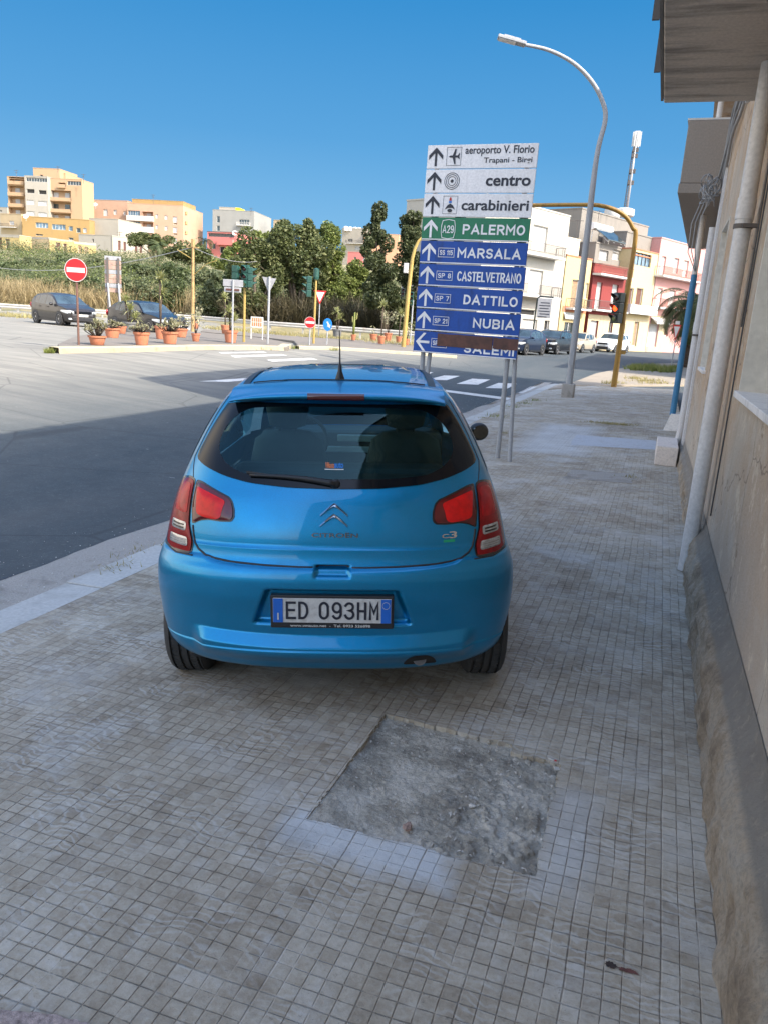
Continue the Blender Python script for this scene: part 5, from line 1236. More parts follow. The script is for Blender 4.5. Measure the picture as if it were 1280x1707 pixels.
tree('yellow green crown in front of the pink hill house', (385, 455), [(385, 425, 14, 12), (378, 440, 20, 14), (398, 410, 12, 12)], M['tree_b'], 4200, .2, group='trees on the hill', dist=95)
tree('faint tree top behind the grey modern house', (440, 400), [(432, 392, 16, 8), (446, 400, 14, 8)], M['tree_b'], 1500, .4, group='trees on the hill', dist=190)
def shrub(label, px, py_top, py_bot, wpx, dist, mat, n, size, name='shrub', group='shrubs on the slope'):
    base = P(px, py_bot, dist); base.z = z_gr(base.x, base.y); 
    t = thing(name, label, 'shrub', base, 0, group)
    top = VP(px, py_top, base).z - base.z; top = max(top, 1.2); r = wpx * dist / F_PX / 2
    L = []
    for k in range(4):
        a = rnd.uniform(-1, 1); L.append((RT0.x * a * r * .6, RT0.y * a * r * .6 + rnd.uniform(-.5, .5), top * rnd.uniform(.4, .62), r * rnd.uniform(.6, .85), top * rnd.uniform(.36, .46)))
    crown_lumps(L, rnd, n, size).build('foliage', mat, t, fix=False)
    st = MB()
    for k in range(5): st.tube([(0, 0, -.4), (rnd.uniform(-.4, .4) * r, rnd.uniform(-.3, .3) * r, top * .6)], [.06, .02], 5)
    st.build('stem', M['bark'], t)
    return t
SH = [ # px, top, bottom, width, dist, material, text
    (20, 438, 500, 70, 88, 'bush', 'dark green shrub at the left edge of the slope'), (75, 432, 480, 60, 100, 'bush2', 'silvery shrub under the shaded tan house'),
    (128, 425, 470, 70, 105, 'bush', 'tall dark shrub above the no entry sign'), (178, 428, 470, 60, 108, 'bush2', 'grey green shrub behind the brown sign backs, high on the slope'),
    (222, 436, 480, 60, 100, 'bush', 'round shrub below the white terraced house'), (262, 445, 490, 56, 92, 'bush2', 'silvery shrub left of the wooden pole'),
    (300, 440, 490, 56, 90, 'bush', 'green shrub right behind the wooden pole'), (345, 440, 490, 60, 86, 'bush2', 'pale shrub on the slope left of the arrow sign backs'),
    (45, 462, 515, 80, 70, 'bush2', 'wide pale shrub above the grey minivan'), (112, 462, 512, 62, 66, 'bush', 'dark shrub directly behind the no entry sign disc'),
    (150, 455, 515, 64, 66, 'bush', 'darkest shrub between the no entry sign and brown sign backs'), (205, 458, 515, 56, 64, 'bush2', 'pale shrub right of the brown sign backs'),
    (245, 470, 520, 50, 62, 'bush2', 'low silvery shrub behind the potted plants'), (290, 466, 520, 56, 62, 'bush', 'low green shrub beside the wooden pole foot'),
    (345, 470, 525, 56, 60, 'bush2', 'grey shrub left of the first traffic light'), (382, 470, 530, 50, 60, 'bush', 'shrub behind the first traffic light pole'),
    (400, 440, 480, 44, 80, 'bush', 'mid height shrub under the dark tree crown'), (600, 500, 560, 60, 62, 'bush', 'shrub under the small bright tree'), (575, 470, 530, 50, 66, 'tree_b', 'bright bush left of the tall narrow tree')]
for (px, a, b, w_, d_, mt_, lab) in SH: shrub(lab, px, a, b, w_, d_, M[mt_], 4200, .14 if d_ < 80 else .22)
# reed beds and stalks: one mass nobody could count
def reeds(name, x0, x1, dist0, dist1, n, h0, h1, mat, wd=.03, lean=.35):
    mb = MB()
    for i in range(n):
        px = rnd.uniform(x0, x1); d = rnd.uniform(dist0, dist1)
        p = P(px, 540, d); p.z = z_gr(p.x, p.y) - .1; h = rnd.uniform(h0, h1)
        l = Vector((rnd.gauss(0, lean), rnd.gauss(0, lean), 1)).normalized() * h; s_ = Vector((rnd.uniform(-1, 1), rnd.uniform(-1, 1), 0)).normalized() * wd * rnd.uniform(.6, 1.6)
        k = len(mb.v); m2 = p + l * .55; tp = p + l + Vector((l.x * .25, l.y * .25, -abs(l.x) * .2))
        mb.v += [tuple(p - s_ * .5), tuple(p + s_ * .5), tuple(m2 + s_), tuple(m2 - s_), tuple(tp)]; mb.f += [(k, k + 1, k + 2, k + 3), (k + 3, k + 2, k + 4)]
        for q in range(3):
            a0 = p + l * rnd.uniform(.3, .95); v = Vector((rnd.gauss(0, 1), rnd.gauss(0, 1), rnd.uniform(-.2, .9))).normalized() * rnd.uniform(.25, .6); k = len(mb.v)
            mb.v += [tuple(a0 - s_ * .6), tuple(a0 + s_ * .6), tuple(a0 + v)]; mb.f.append((k, k + 1, k + 2))
    return tag(mb.build(name, mat, fix=False), kind='stuff')
tag(reeds('reeds', -60, 330, 61, 70, 7500, .8, 2.3, M['reed'], wd=.022), 'dry tan reeds along the foot of the slope', 'reeds')
tag(reeds('stalks', 380, 740, 57, 62, 6500, 1.2, 3.0, M['reed_dark'], lean=.5), 'tangled dry stalks under the trees', 'stalks')
def grass(name, pxs, n, h, mat, dz=.1, lab='', spread=5):
    mb = MB()
    for i in range(n):
        a = rnd.choice(pxs); p = G(a[0] + rnd.gauss(0, a[2] if len(a) > 2 else spread), a[1] + rnd.uniform(-1.2, 1.2), dz, z_road) 
        hh = h * rnd.uniform(.4, 1.2)
        for q in range(3):
            l = Vector((rnd.gauss(0, .5), rnd.gauss(0, .5), 1)).normalized() * hh; s_ = Vector((rnd.uniform(-1, 1), rnd.uniform(-1, 1), 0)).normalized() * h * .07
            k = len(mb.v); mb.v += [tuple(p - s_), tuple(p + s_), tuple(p + l)]; mb.f.append((k, k + 1, k + 2))
    return tag(mb.build(name, mat, fix=False), lab, 'weeds', kind='stuff')
M['straw'] = leafy('dry_straw_grass', (.16, .14, .05), (.32, .28, .12), (.44, .38, .19), scale=2)
grass('verge_grass', [(345 + 6 * i, 547 + .52 * i, 8) for i in range(60)], 1500, .26, M['straw'], .02, 'yellow dry grass below the guard rail')
grass('verge_grass', [(-20 + 8 * i, 525 + .55 * i, 8) for i in range(24)], 600, .35, M['straw'], .0, 'dry grass at the foot of the rail behind the grey minivan')
grass('island_weeds', [(492, 581, 5), (505, 581, 6), (512, 579, 5), (560, 584, 5), (85, 588, 3), (80, 588, 3), (450, 583, 10)], 260, .16, M['weed'], .0, 'weeds growing from the island kerbs')
grass('apron_weeds', [(1058, 615, 7), (1063, 617, 6), (1095, 618, 12), (1110, 620, 8), (1122, 617, 5), (1080, 614, 10)], 900, .32, M['weed'], .05, 'fresh green weeds beside the give way sign')
grass('apron_straw', [(1075, 636, 12), (1090, 640, 12), (1055, 632, 8), (1020, 640, 10)], 260, .18, M['straw'], .05, 'dry tufts on the concrete apron')
def pgrass(pts, n, h, mat, lab, sx=.05, sy=.05, name='kerb_weeds'):
    mb = MB()
    for i in range(n):
        a = GP(*rnd.choice(pts)); p = Vector((a.x + rnd.gauss(0, sx), a.y + rnd.gauss(0, sy), 0)); p.z = z_pave(p.x) if p.x > -3.55 else z_road(p.x, p.y)
        l = Vector((rnd.gauss(0, .8), rnd.gauss(0, .8), .7)).normalized() * h * rnd.uniform(.4, 1.1); s_ = Vector((rnd.uniform(-1, 1), rnd.uniform(-1, 1), 0)).normalized() * h * .06
        k = len(mb.v); mb.v += [tuple(p - s_), tuple(p + s_), tuple(p + l)]; mb.f.append((k, k + 1, k + 2))
    return tag(mb.build(name, mat, fix=False), lab, 'weeds', kind='stuff')
pgrass([(190, 937), (215, 920), (240, 905), (180, 948)], 170, .06, M['straw'], 'dry straw caught in the kerb joint left of the blue car', .08, .08)
pgrass([(872, 673), (890, 668), (855, 678), (830, 694)], 260, .10, M['weed'], 'small weeds in the kerb joint beyond the direction sign', .12, .15)
pgrass([(1000, 705), (1020, 707), (1035, 708)], 700, .07, M['straw'], 'flat dry tuft on the pavement halfway to the lamp', .18, .10)
pgrass([(806, 697), (840, 722), (1048, 796)], 160, .06, M['straw'], 'bits of straw on the pavement around the sign posts', .06, .06)
def scrub(n, mat, name, lab, sel):
    mb = MB()
    for i in range(n):
        px = rnd.uniform(-80, 700); d = 66 * (150 / 66) ** rnd.random(); p = P(px, 520, d); z = z_gr(p.x, p.y)
        q = noise.fractal(Vector((p.x * .05, p.y * .05, sel)), 1.0, 2.0, 3)
        if q < -.16: continue
        hh = (1.3 + 2.2 * (q + .15)) * (1.0 if px < 400 else .8)
        leaves(mb, (p.x, p.y, z + hh * .45), 1.3 + q, 1.3 + q, hh * .6, 56, .095 * (d / 80) ** .5, rnd)
    return tag(mb.build(name, mat, fix=False), lab, 'scrub', kind='stuff')
scrub(1900, M['bush'], 'scrub', 'dark green scrub covering the slope', 1)
scrub(1700, M['bush2'], 'scrub', 'silvery grey scrub covering the slope', 6)
scrub(500, M['tree_b'], 'scrub', 'bright green scrub patches on the slope', 12)
# palms
def palm(label, base, h, crown_r, n=26, group=None, trunk=.3, droop=1.0, mat='tree_a', L=None):
    t = thing('palm_tree', label, 'palm tree', base, 0, group)
    tk = MB(); 
    for k in range(16):
        z0, z1 = h * k / 16 - .2, h * (k + 1) / 16 - .2; tk.lathe([(trunk * .92, z0), (trunk * 1.08, z1 - .02), (trunk * .9, z1)], 12)
    tk.build('trunk', M['palm_bark'], t)
    fr = MB()
    for i in range(n):
        a = 2 * pi * i / n * 3.7 + rnd.uniform(-.2, .2); el = rnd.uniform(-.3, 1.2); LL = crown_r * rnd.uniform(.8, 1.1)
        prev = None; d = Vector((cos(a), sin(a), 0)); side = Vector((-sin(a), cos(a), 0)); p = Vector((0, 0, h)); ang = el
        for s_ in range(12):
            q = p + (d * cos(ang) + Vector((0, 0, 1)) * sin(ang)) * LL / 12
            ll = LL * .26 * sin(pi * (s_ + 1.2) / 13.5)
            for sg in (-1, 1):
                for m_ in range(2):
                    o = p.lerp(q, m_ / 2); tipv = o + side * sg * ll + (q - p).normalized() * ll * .6 + Vector((0, 0, -ll * .35)); k = len(fr.v)
                    fr.v += [tuple(o), tuple(o + (q - p) * .35), tuple(tipv)]; fr.f.append((k, k + 1, k + 2))
            k = len(fr.v); fr.v += [tuple(p - side * .02), tuple(p + side * .02), tuple(q + side * .02), tuple(q - side * .02)]; fr.f.append((k, k + 1, k + 2, k + 3))
            p = q; ang -= .17 * droop
    fr.build('fronds', M[mat], t, fix=False); return t
pb = G(1124, 612, 0, z_road); ph = VP(1150, 520, pb).z - pb.z
palm('dark palm tree in front of the pink house, beside the give way sign', pb + Vector((.7, 0, 0)), ph + .3, 3.1, 60, None, .5, 1.15, 'tree_a')
hb = P(265, 440, 132); hb.z = z_gr(hb.x, hb.y); ht = VP(265, 410, hb).z - hb.z
palm('pale palm on the hill in front of the peach block', hb, ht, 2.9, 30, 'palms on the hill', .3, 1.0, 'bush')
hb = P(342, 430, 170); hb.z = z_gr(hb.x, hb.y); ht = VP(341, 402, hb).z - hb.z
palm('small dark palm left of the pink hill house', hb, ht, 2.6, 22, 'palms on the hill', .25, 1.0, 'tree_d')

# ------------------------------------------------------------------ direction sign
def direction_sign():
    R1 = P(898, 238, 9.85); R0 = VP(860, 601, R1); L1 = P(714, 242, 10.4); L0 = VP(689, 586, L1)
    rx = (R1 + R0) / 2; lx = (L1 + L0) / 2
    A = Vector((lx.x, lx.y, 0)); B = Vector((rx.x, rx.y, 0)); W = (B - A).length
    z0 = (R0.z + L0.z) / 2; z1 = (R1.z + L1.z) / 2; H = z1 - z0
    d = (B - A).normalized(); rz = atan2(d.y, d.x)
    t = thing('direction_sign', 'tall stack of nine white, green and blue direction panels beside the blue car', 'road sign', (A.x, A.y, 0), rz)
    n = 9; ph = H / n; gap = .012
    specs = [('white', ('up',), ['plane'], [('aeroporto V. Florio', .355, .97, .50, .93, .012), ('Trapani - Birgi', .53, .96, .15, .44, .010)]),
             ('white', ('up',), ['rings'], [('centro', .565, .965, .28, .71, .02)]),
             ('white', ('up',), ['flame'], [('carabinieri', .36, .97, .28, .74, .016)]),
             ('green', ('up',), ['A29'], [('PALERMO', .39, .96, .28, .72, .018)]),
             ('blue', ('up',), ['SS 115'], [('MARSALA', .36, .945, .28, .72, .018)]),
             ('blue', ('up',), ['SP 8'], [('CASTELVETRANO', .375, .97, .28, .72, .014)]),
             ('blue', ('up',), ['SP 7'], [('DATTILO', .455, .96, .28, .72, .018)]),
             ('blue', ('up',), ['SP 21'], [('NUBIA', .565, .955, .28, .72, .018)]),
             ('blue', ('left',), ['SP 26'], [('SALEMI', .50, .975, .14, .56, .018)])]
    Y = -.02
    for i, (c, ar, sym, txt) in enumerate(specs):
        zb_ = H - (i + 1) * ph + gap / 2; zt = H - i * ph - gap / 2; hh = zt - zb_
        Z = lambda f: z0 + zb_ + f * hh
        sk = random.uniform(-.004, .004)
        pm = MB().box(sk, W + sk, Y, .005, Z(0), Z(1)); p = pm.build('sign_panel', M['sign_' + c], t, bevel=.003)
        tag(p, {'white': 'white panel reading ', 'green': 'green panel reading ', 'blue': 'blue panel reading '}[c] + txt[0][0])
        fg = M['sign_black'] if c == 'white' else M['sign_letter']
        y = Y - .002
        # border line
        if c != 'white':
            b = MB(); e = .006
            b.box(e, W - e, y - .002, y, Z(0) + .003, Z(0) + .016); b.build('border', M['sign_letter'], p)
        # arrow
        am = MB()
        def bar(x0, zz0, x1, zz1, wd):
            v = Vector((x1 - x0, 0, zz1 - zz0)); nn = Vector((-v.z, 0, v.x)).normalized() * wd / 2
            a = Vector((x0, 0, zz0)); bq = Vector((x1, 0, zz1))
            am.prism([((a + nn).x, (a + nn).z), ((a - nn).x, (a - nn).z), ((bq - nn).x, (bq - nn).z), ((bq + nn).x, (bq + nn).z)], y - .002, y)
        if ar[0] == 'up':
            cx = .085 * W; bar(cx, Z(.10), cx, Z(.86), .032)
            am.prism([(cx, Z(.90)), (cx, Z(.72)), (cx + .10, Z(.38)), (cx + .10, Z(.56))], y - .004, y - .002)
            am.prism([(cx, Z(.90)), (cx, Z(.72)), (cx - .10, Z(.38)), (cx - .10, Z(.56))], y - .0042, y - .002)
        else:
            cz = Z(.50); x0 = .02 * W; bar(x0 + .03, cz, .155 * W, cz, .034)
            am.prism([(x0, cz), (x0 + .045, cz), (x0 + .15, cz + .125), (x0 + .11, cz + .125)], y - .004, y - .002)
            am.prism([(x0, cz), (x0 + .045, cz), (x0 + .15, cz - .125), (x0 + .11, cz - .125)], y - .0042, y - .002)
        am.build('arrow', fg, p)
        sm_ = MB(); s = sym[0]; x0, x1 = .185 * W, .32 * W
        def frame(x0, x1, za, zb2, t_=.006):
            sm_.box(x0, x1, y - .002, y, za, za + t_); sm_.box(x0, x1, y - .002, y, zb2 - t_, zb2)
            sm_.box(x0, x0 + t_, y - .002, y, za + t_, zb2 - t_); sm_.box(x1 - t_, x1, y - .002, y, za + t_, zb2 - t_)
        if s == 'plane':
            frame(x0, x1, Z(.12), Z(.90), .004); cx, cz = (x0 + x1) / 2, Z(.5)
            sm_.prism([(cx - .075, cz), (cx - .05, cz + .014), (cx + .05, cz + .014), (cx + .075, cz + .045), (cx + .082, cz + .045), (cx + .075, cz), (cx + .082, cz - .03), (cx + .072, cz - .03), (cx + .05, cz - .012), (cx - .05, cz - .012)], y - .002, y)
            for s_ in (1, -1): sm_.prism([(cx - .02, cz + .01 * s_), (cx + .02, cz + .01 * s_), (cx + .03, cz + .095 * s_), (cx + .012, cz + .095 * s_)], y - .0042, y - .002)
        elif s == 'rings':
            cx, cz = (x0 + x1) / 2, Z(.5)
            sm_.prism([(cx + .022 * cos(a * pi / 10), cz + .022 * sin(a * pi / 10)) for a in range(20)], y - .002, y)
            for r in (.052, .077, .10):
                for a in range(32):
                    a0, a1 = a * pi / 16, (a + 1) * pi / 16; r2 = r + .007
                    sm_.prism([(cx + r * cos(a0), cz + r * sin(a0)), (cx + r2 * cos(a0), cz + r2 * sin(a0)), (cx + r2 * cos(a1), cz + r2 * sin(a1)), (cx + r * cos(a1), cz + r * sin(a1))], y - .002, y)
        elif s == 'flame':
            frame(x0, x1, Z(.12), Z(.90), .004); cx, cz = (x0 + x1) / 2, Z(.42)
            sm_.prism([(cx - .075, cz - .035), (cx - .04, cz + .02), (cx, cz + .045), (cx + .04, cz + .02), (cx + .075, cz - .035), (cx + .03, cz - .012), (cx - .03, cz - .012)], y - .002, y)
            sm_.prism([(cx + .034 * cos(a * pi / 8), cz - .045 + .022 * sin(a * pi / 8)) for a in range(16)], y - .0042, y - .002)
            MB().prism([(cx - .02, cz + .05), (cx + .02, cz + .05), (cx + .02, cz + .078), (cx - .02, cz + .078)], y - .002, y).build('badge_base', M['sign_sky'], p)
            MB().prism([(cx - .018, cz + .08), (cx + .018, cz + .08), (cx + .014, cz + .11), (cx, cz + .13), (cx - .016, cz + .108)], y - .002, y).build('badge_flame', M['sign_red'], p)
        elif s == 'A29':
            oc = [(x0 + .015, Z(.10)), ((x0 + x1) / 2, Z(.05)), (x1 - .015, Z(.10)), (x1, Z(.35)), (x1, Z(.65)), (x1 - .015, Z(.88)), ((x0 + x1) / 2, Z(.93)), (x0 + .015, Z(.88)), (x0, Z(.65)), (x0, Z(.35))]
            cxx, czz = (x0 + x1) / 2, Z(.49)
            for k in range(len(oc)):
                a, b = oc[k], oc[(k + 1) % len(oc)]; f = lambda q: (cxx + (q[0] - cxx) * .92, czz + (q[1] - czz) * .93)
                sm_.prism([a, b, f(b), f(a)], y - .002, y)
            v, f_ = stroke_text('A29', x0 + .022, x1 - .022, Z(.32), Z(.66), y, .002, .012); sm_.add(v, f_)
        else:
            frame(.175 * W, .33 * W, Z(.28), Z(.70), .006); v, f_ = stroke_text(s, .19 * W, .315 * W, Z(.38), Z(.60), y, .002, .010); sm_.add(v, f_)
        sm_.build('symbol', fg, p)
        for (body, a, b, c0, c1, bold) in txt:
            tm = MB()
            v, f_ = text_mb(body, a * W, b * W, Z(c0), Z(c1), y, .002, bold * 1.3) if c == 'white' else stroke_text(body, a * W, b * W, Z(c0), Z(c1), y, .002, .024 if len(body) < 9 else .019)
            tm.add(v, f_); tm.build('lettering', fg, p, fix=False)
        if i == 8:
            rb = MB()
            def rag(x0, x1, za, zb2):
                pts = []
                for k in range(14): x = x0 + (x1 - x0) * k / 13; pts.append((x, za + .012 * noise.noise(Vector((x * 14, 0, 0)))))
                for k in range(14): x = x1 - (x1 - x0) * k / 13; pts.append((x, zb2 + .008 * noise.noise(Vector((x * 14, 5, 0)))))
                return pts
            rb.prism(rag(.235 * W, .765 * W, Z(.36), Z(.94)), y - .009, y - .006); rb.prism(rag(.772 * W, W + .004, Z(.42), Z(.93)), y - .010, y - .006)
            rb.build('brown_tape_strip', M['rust'], p)
    # mounting rails on the back
    mb = MB()
    for k in range(n):
        for f in (.2, .75): zz = z0 + k * ph + ph * f; mb.box(.04, W - .04, .006, .03, zz, zz + .03)
    mb.build('mounting_rail', M['galv'], t)
    def lp(px, py): g = GP(px, py); m_ = Matrix.Rotation(-rz, 4, 'Z') @ Matrix.Translation((-A.x, -A.y, 0)); return m_ @ g
    rf = lp(812, 772); rb2 = lp(849, 770)
    rpx = rf.x; zg = z_pave(-2)
    for (x, y_, lab) in ((rpx, .065, 0), (W - rpx - .02, .065, 0)):
        MB().tube([(x, y_, zg - .1), (x, y_, z1 - .05)], .034, 14).build('post', M['galv'], t, smooth=True, sharp=50)
    MB().tube([(rb2.x, rb2.y, zg - .1), (rpx + .09, .12, z0 + .1), (rpx + .04, .10, z1 - .7)], .030, 14).build('brace', M['galv'], t, smooth=True, sharp=50)
    MB().tube([(W - rpx + .10, rb2.y, zg - .1), (W - rpx + .07, .12, z0 + .1), (W - rpx, .10, z1 - .7)], .030, 14).build('brace', M['galv'], t, smooth=True, sharp=50)
direction_sign()

# ------------------------------------------------------------------ lamps, signals, signs
def street_lamp():
    b = GP(945, 662); t = thing('street_lamp', 'tall grey curved street lamp on a square concrete foot at the pavement edge', 'street lamp', b)
    q = [VP(*p, b) - b for p in ((980, 420), (1000, 255), (1008, 200), (1003, 168), (985, 135), (955, 105), (915, 84), (872, 74))]
    pts = [Vector((0, 0, -.1)), Vector((0, 0, 4.0))]
    top = q[1].z; pts += [Vector((0, 0, top * .98))] 
    pts += [Vector((q[i].x - q[1].x * (1 - min(1, (q[i].z - top) / 3 + .35 * i / 7)), q[i].y, q[i].z)) if False else q[i] for i in range(2, 8)]
    r = [.095, .088, .066, .062, .058, .055, .05, .046, .042]
    MB().tube(cat_path(pts), rs_path(r), 16).build('pole', M['galv'], t, smooth=True, sharp=50)
    MB().box(-.17, .17, -.17, .17, -.1, .38).build('concrete_foot', M['gutter'], t, bevel=.02)
    e = q[7]; h = VP(829, 62, b) - b; d = (h - e); L = d.length; rz = atan2(d.y, d.x)
    MM = Matrix.Translation(e) @ Matrix.Rotation(rz, 4, 'Z') @ Matrix.Rotation(-atan2(d.z, sqrt(d.x ** 2 + d.y ** 2)), 4, 'Y')
    hd = MB(); hd.box(-.05, L, -.14, .14, -.03, .05, MM); hd.box(L * .15, L * .8, -.09, .09, .052, .09, MM)
    ho = hd.build('lamp_head', M['galv'], t, bevel=.015)
    MB().box(L * .3, L * .95, -.11, .11, -.045, -.032, MM).build('lamp_glass', M['sill'], ho)
    hp = MB().box(-.05, .05, -.10, -.092, .9, 1.3); hp.build('access_door', M['galv'], t)
street_lamp()
def signal_head(t, c, rz, s=1.0, body='tl_black', lit=None, n=3):
    MM = Matrix.Translation(c) @ Matrix.Rotation(rz, 4, 'Z') @ Matrix.Diagonal((s, s, s, 1))
    h = MB()
    for i in range(n): z = .30 * (n / 2 - i) - .30; h.box(-.15, .15, -.09, .12, z + .004, z + .296, MM)
    ho = h.build('signal_head', M[body], t, bevel=.02)
    names = [('lens_dark_red', 'amber' if lit == 'red' else 'lens_dark_red'), ('amber', 'amber' if lit == 'amber' else 'lens_dark_red'), ('g', 'lens_dark_green')]
    for i in range(n):
        z = .30 * (n / 2 - i) - .15
        lm = MB().lathe([(.001, .028), (.06, .022), (.095, 0)], 18, MM @ Matrix.Translation((0, -.091, z)) @ Matrix.Rotation(pi / 2, 4, 'X'))
        lm.build('lens', M[names[i][1]], ho, smooth=True)
        v = MB(); rows = []
        for k in range(2):
            rows.append([(.11 * cos(a), -.092 - (.22 if k else 0) * max(0.05, sin(a) * .75 + .25), z + .11 * sin(a)) for a in [pi * (-.22 + 1.44 * j / 16) for j in range(17)]])
        v.grid([[MM @ Vector(p) for p in r] for r in rows]); v.grid([[MM @ (Vector(p) + Vector((0, 0, .006))) for p in r] for r in rows])
        v.build('visor', M[body], ho)
    return ho
def ochre_signal():
    b = GP(1022, 645); t = thing('traffic_light', 'ochre gantry traffic light with lit amber lamp at the end of the pavement', 'traffic light', b)
    q = [VP(*p, b) - b for p in ((1058, 400), (1054, 380), (1043, 362), (1025, 350), (1003, 343.5), (980, 341.5), (895, 342), (760, 345))]
    pts = [Vector((0, 0, -.1)), Vector((q[0].x * .3, 0, q[0].z * .5)), q[0]] + q[1:]
    MB().tube(cat_path(pts), rs_path([.10, .085, .075, .072, .07, .07, .068, .066, .062, .055]), 16).build('pole', M['pole_ochre'], t, smooth=True, sharp=50)
    c = VP(1030, 514, b) - b
    signal_head(t, Vector((c.x - .02, c.y - .22, c.z)), RAD(-42), 1.12, 'tl_black', 'amber')
    MB().box(c.x - .04, c.x + .04, -.2, .0, c.z + .2, c.z + .26).box(c.x - .04, c.x + .04, -.2, .0, c.z - .3, c.z - .24).build('bracket', M['tl_black'], t)
    z = (VP(1032, 590, b) - b).z; MB().box(.02, .24, -.06, .06, z, z + .12).build('push_button_box', M['pole_ochre'], t)
    # hanging head behind the direction sign
    e = q[7]; signal_head(t, Vector((e.x + .2, e.y - .1, e.z - .7)), RAD(-10), 1.0, 'tl_black')
ochre_signal()
def disc(mb, c, r, y0, y1, n=32): mb.prism([(c[0] + r * cos(2 * pi * i / n), c[1] + r * sin(2 * pi * i / n)) for i in range(n)], y0, y1); return mb
YC = RAD(18.6)        # facing the viewer roughly
def no_entry(label, bpx, cpx, dpx, postmat, group='no entry signs'):
    b = G(*bpx, .15, z_road); c = VP(*cpx, b) - b; r = dpx / 2 * depth(b) / F_PX
    t = thing('no_entry_sign', label, 'no entry sign', b, YC, group); z = c.z
    MB().tube([(0, .04, -.2), (0, .04, z + r * .9)], .032, 10).build('post', postmat, t, smooth=True, sharp=50)
    dk = disc(MB(), (0, z), r, -.004, .02).build('disc', M['sign_red'], t)
    rim = MB()
    for k in range(32):
        a0, a1 = k * pi / 16, (k + 1) * pi / 16; r1 = r * .95
        rim.prism([(r1 * cos(a0), z + r1 * sin(a0)), (r * cos(a0), z + r * sin(a0)), (r * cos(a1), z + r * sin(a1)), (r1 * cos(a1), z + r1 * sin(a1))], -.008, -.0045)
    rim.build('rim', M['frame_white'], dk); MB().box(-r * .8, r * .8, -.008, -.0045, z - r * .2, z + r * .2).build('white_bar', M['frame_white'], dk)
no_entry('large red and white no entry sign on a thin brown post among the plant pots', (131, 575), (126.5, 450), 37, plain('brown_post', (.14, .07, .05), .6))
no_entry('small red and white no entry sign beside the middle yellow pole', (516, 573), (517, 537.5), 18.5, M['galv'])
b = G(545, 573, .12, z_road); c = VP(547, 541, b) - b; t = thing('keep_right_sign', 'round blue sign with a white arrow pointing down right', 'road sign', b, YC)
MB().tube([(0, .04, -.2), (0, .04, c.z)], .03, 8).build('post', M['galv'], t)
r = 7.5 * depth(b) / F_PX
dk = MB().prism([(r * cos(i * pi / 16), c.z + r * 1.35 * sin(i * pi / 16)) for i in range(32)], 0, .02).build('disc', M['sign_sky'], t)
ar = MB(); d_ = Vector((.45, 0, -.9)).normalized(); n_ = Vector((.9, 0, .45)).normalized(); o = Vector((-.1 * r, 0, c.z + .6 * r))
f = lambda a, s_: (o + d_ * a * r + n_ * s_ * r)
ar.prism([((q := f(0, .16)).x, q.z), ((q := f(0, -.16)).x, q.z), ((q := f(.8, -.16)).x, q.z), ((q := f(.8, -.42)).x, q.z), ((q := f(1.5, 0)).x, q.z), ((q := f(.8, .42)).x, q.z), ((q := f(.8, .16)).x, q.z)], -.006, -.001)
ar.build('arrow', M['frame_white'], dk)
def give_way(label, bpx, cpx, wpx, hpx, white_top=False, postmat=None, group='give way signs', rz=YC):
    b = G(*bpx, .05, z_road); c = VP(*cpx, b) - b; k = depth(b) / F_PX; w2 = wpx * k / 2; h2 = hpx * k / 2
    t = thing('give_way_sign', label, 'give way sign', b, rz, group); z = c.z
    MB().tube([(0, .04, -.2), (0, .04, z + h2)], .03, 8).build('post', postmat or M['galv'], t)
    p = MB().prism([(0, z - h2), (w2, z + h2), (-w2, z + h2)], -.002, .02).build('triangle', M['sign_red'], t)
    MB().prism([(0, z - h2 * .62), (w2 * .68, z + h2 * .78), (-w2 * .68, z + h2 * .78)], -.006, -.0025).build('white_field', M['frame_white'], p)
    if white_top: MB().box(-w2 * .5, w2 * .5, -.002, .02, z + h2 * 1.05, z + h2 * 1.45).build('supplementary_plate', M['frame_white'], t)
give_way('give way triangle beside the middle green traffic light', (531, 561), (535, 496), 21, 22)
give_way('narrow looking give way triangle with small white plate in front of the palm', (1117, 615), (1127, 555), 15, 26, True, rz=RAD(-30))
def yellow_pole(label, bpx, tpx, rpx=1.6, mat='pole_yellow', name='traffic_light', cat='traffic light', group='yellow signal poles'):
    b = G(*bpx, .12, z_road); q = VP(*tpx, b) - b; t = thing(name, label, cat, b, 0, group)
    r = rpx * depth(b) / F_PX; MB().tube([(0, 0, -.2), (0, 0, q.z)], [r, r * .85], 12).build('pole', M[mat], t, smooth=True, sharp=50)
    return t, b, q
def head_at(t, b, px, py, rz, s, body, n=3):
    c = VP(px, py, b) - b; signal_head(t, Vector((c.x, c.y - .12, c.z)), rz, s, body, None, n)
t, b, q = yellow_pole('yellow signal pole with a cluster of green heads, left of the tall grey post', (407, 571), (408, 448), 2.2)
head_at(t, b, 396, 460, YC + RAD(160), .85, 'tl_green'); head_at(t, b, 412, 461, YC + RAD(-20), .95, 'tl_green'); head_at(t, b, 421, 463, YC + RAD(95), .85, 'tl_green')
t, b, q = yellow_pole('yellow signal pole with one green head on its left, in the middle of the verge', (523, 572), (526, 462), 2.0)
head_at(t, b, 517, 478, YC + RAD(-80), 1.0, 'tl_green')
MB().lathe([(.11, q.z - .1), (.13, q.z), (.13, q.z + .35), (.02, q.z + .4)], 12).build('cap', M['tl_green'], t)
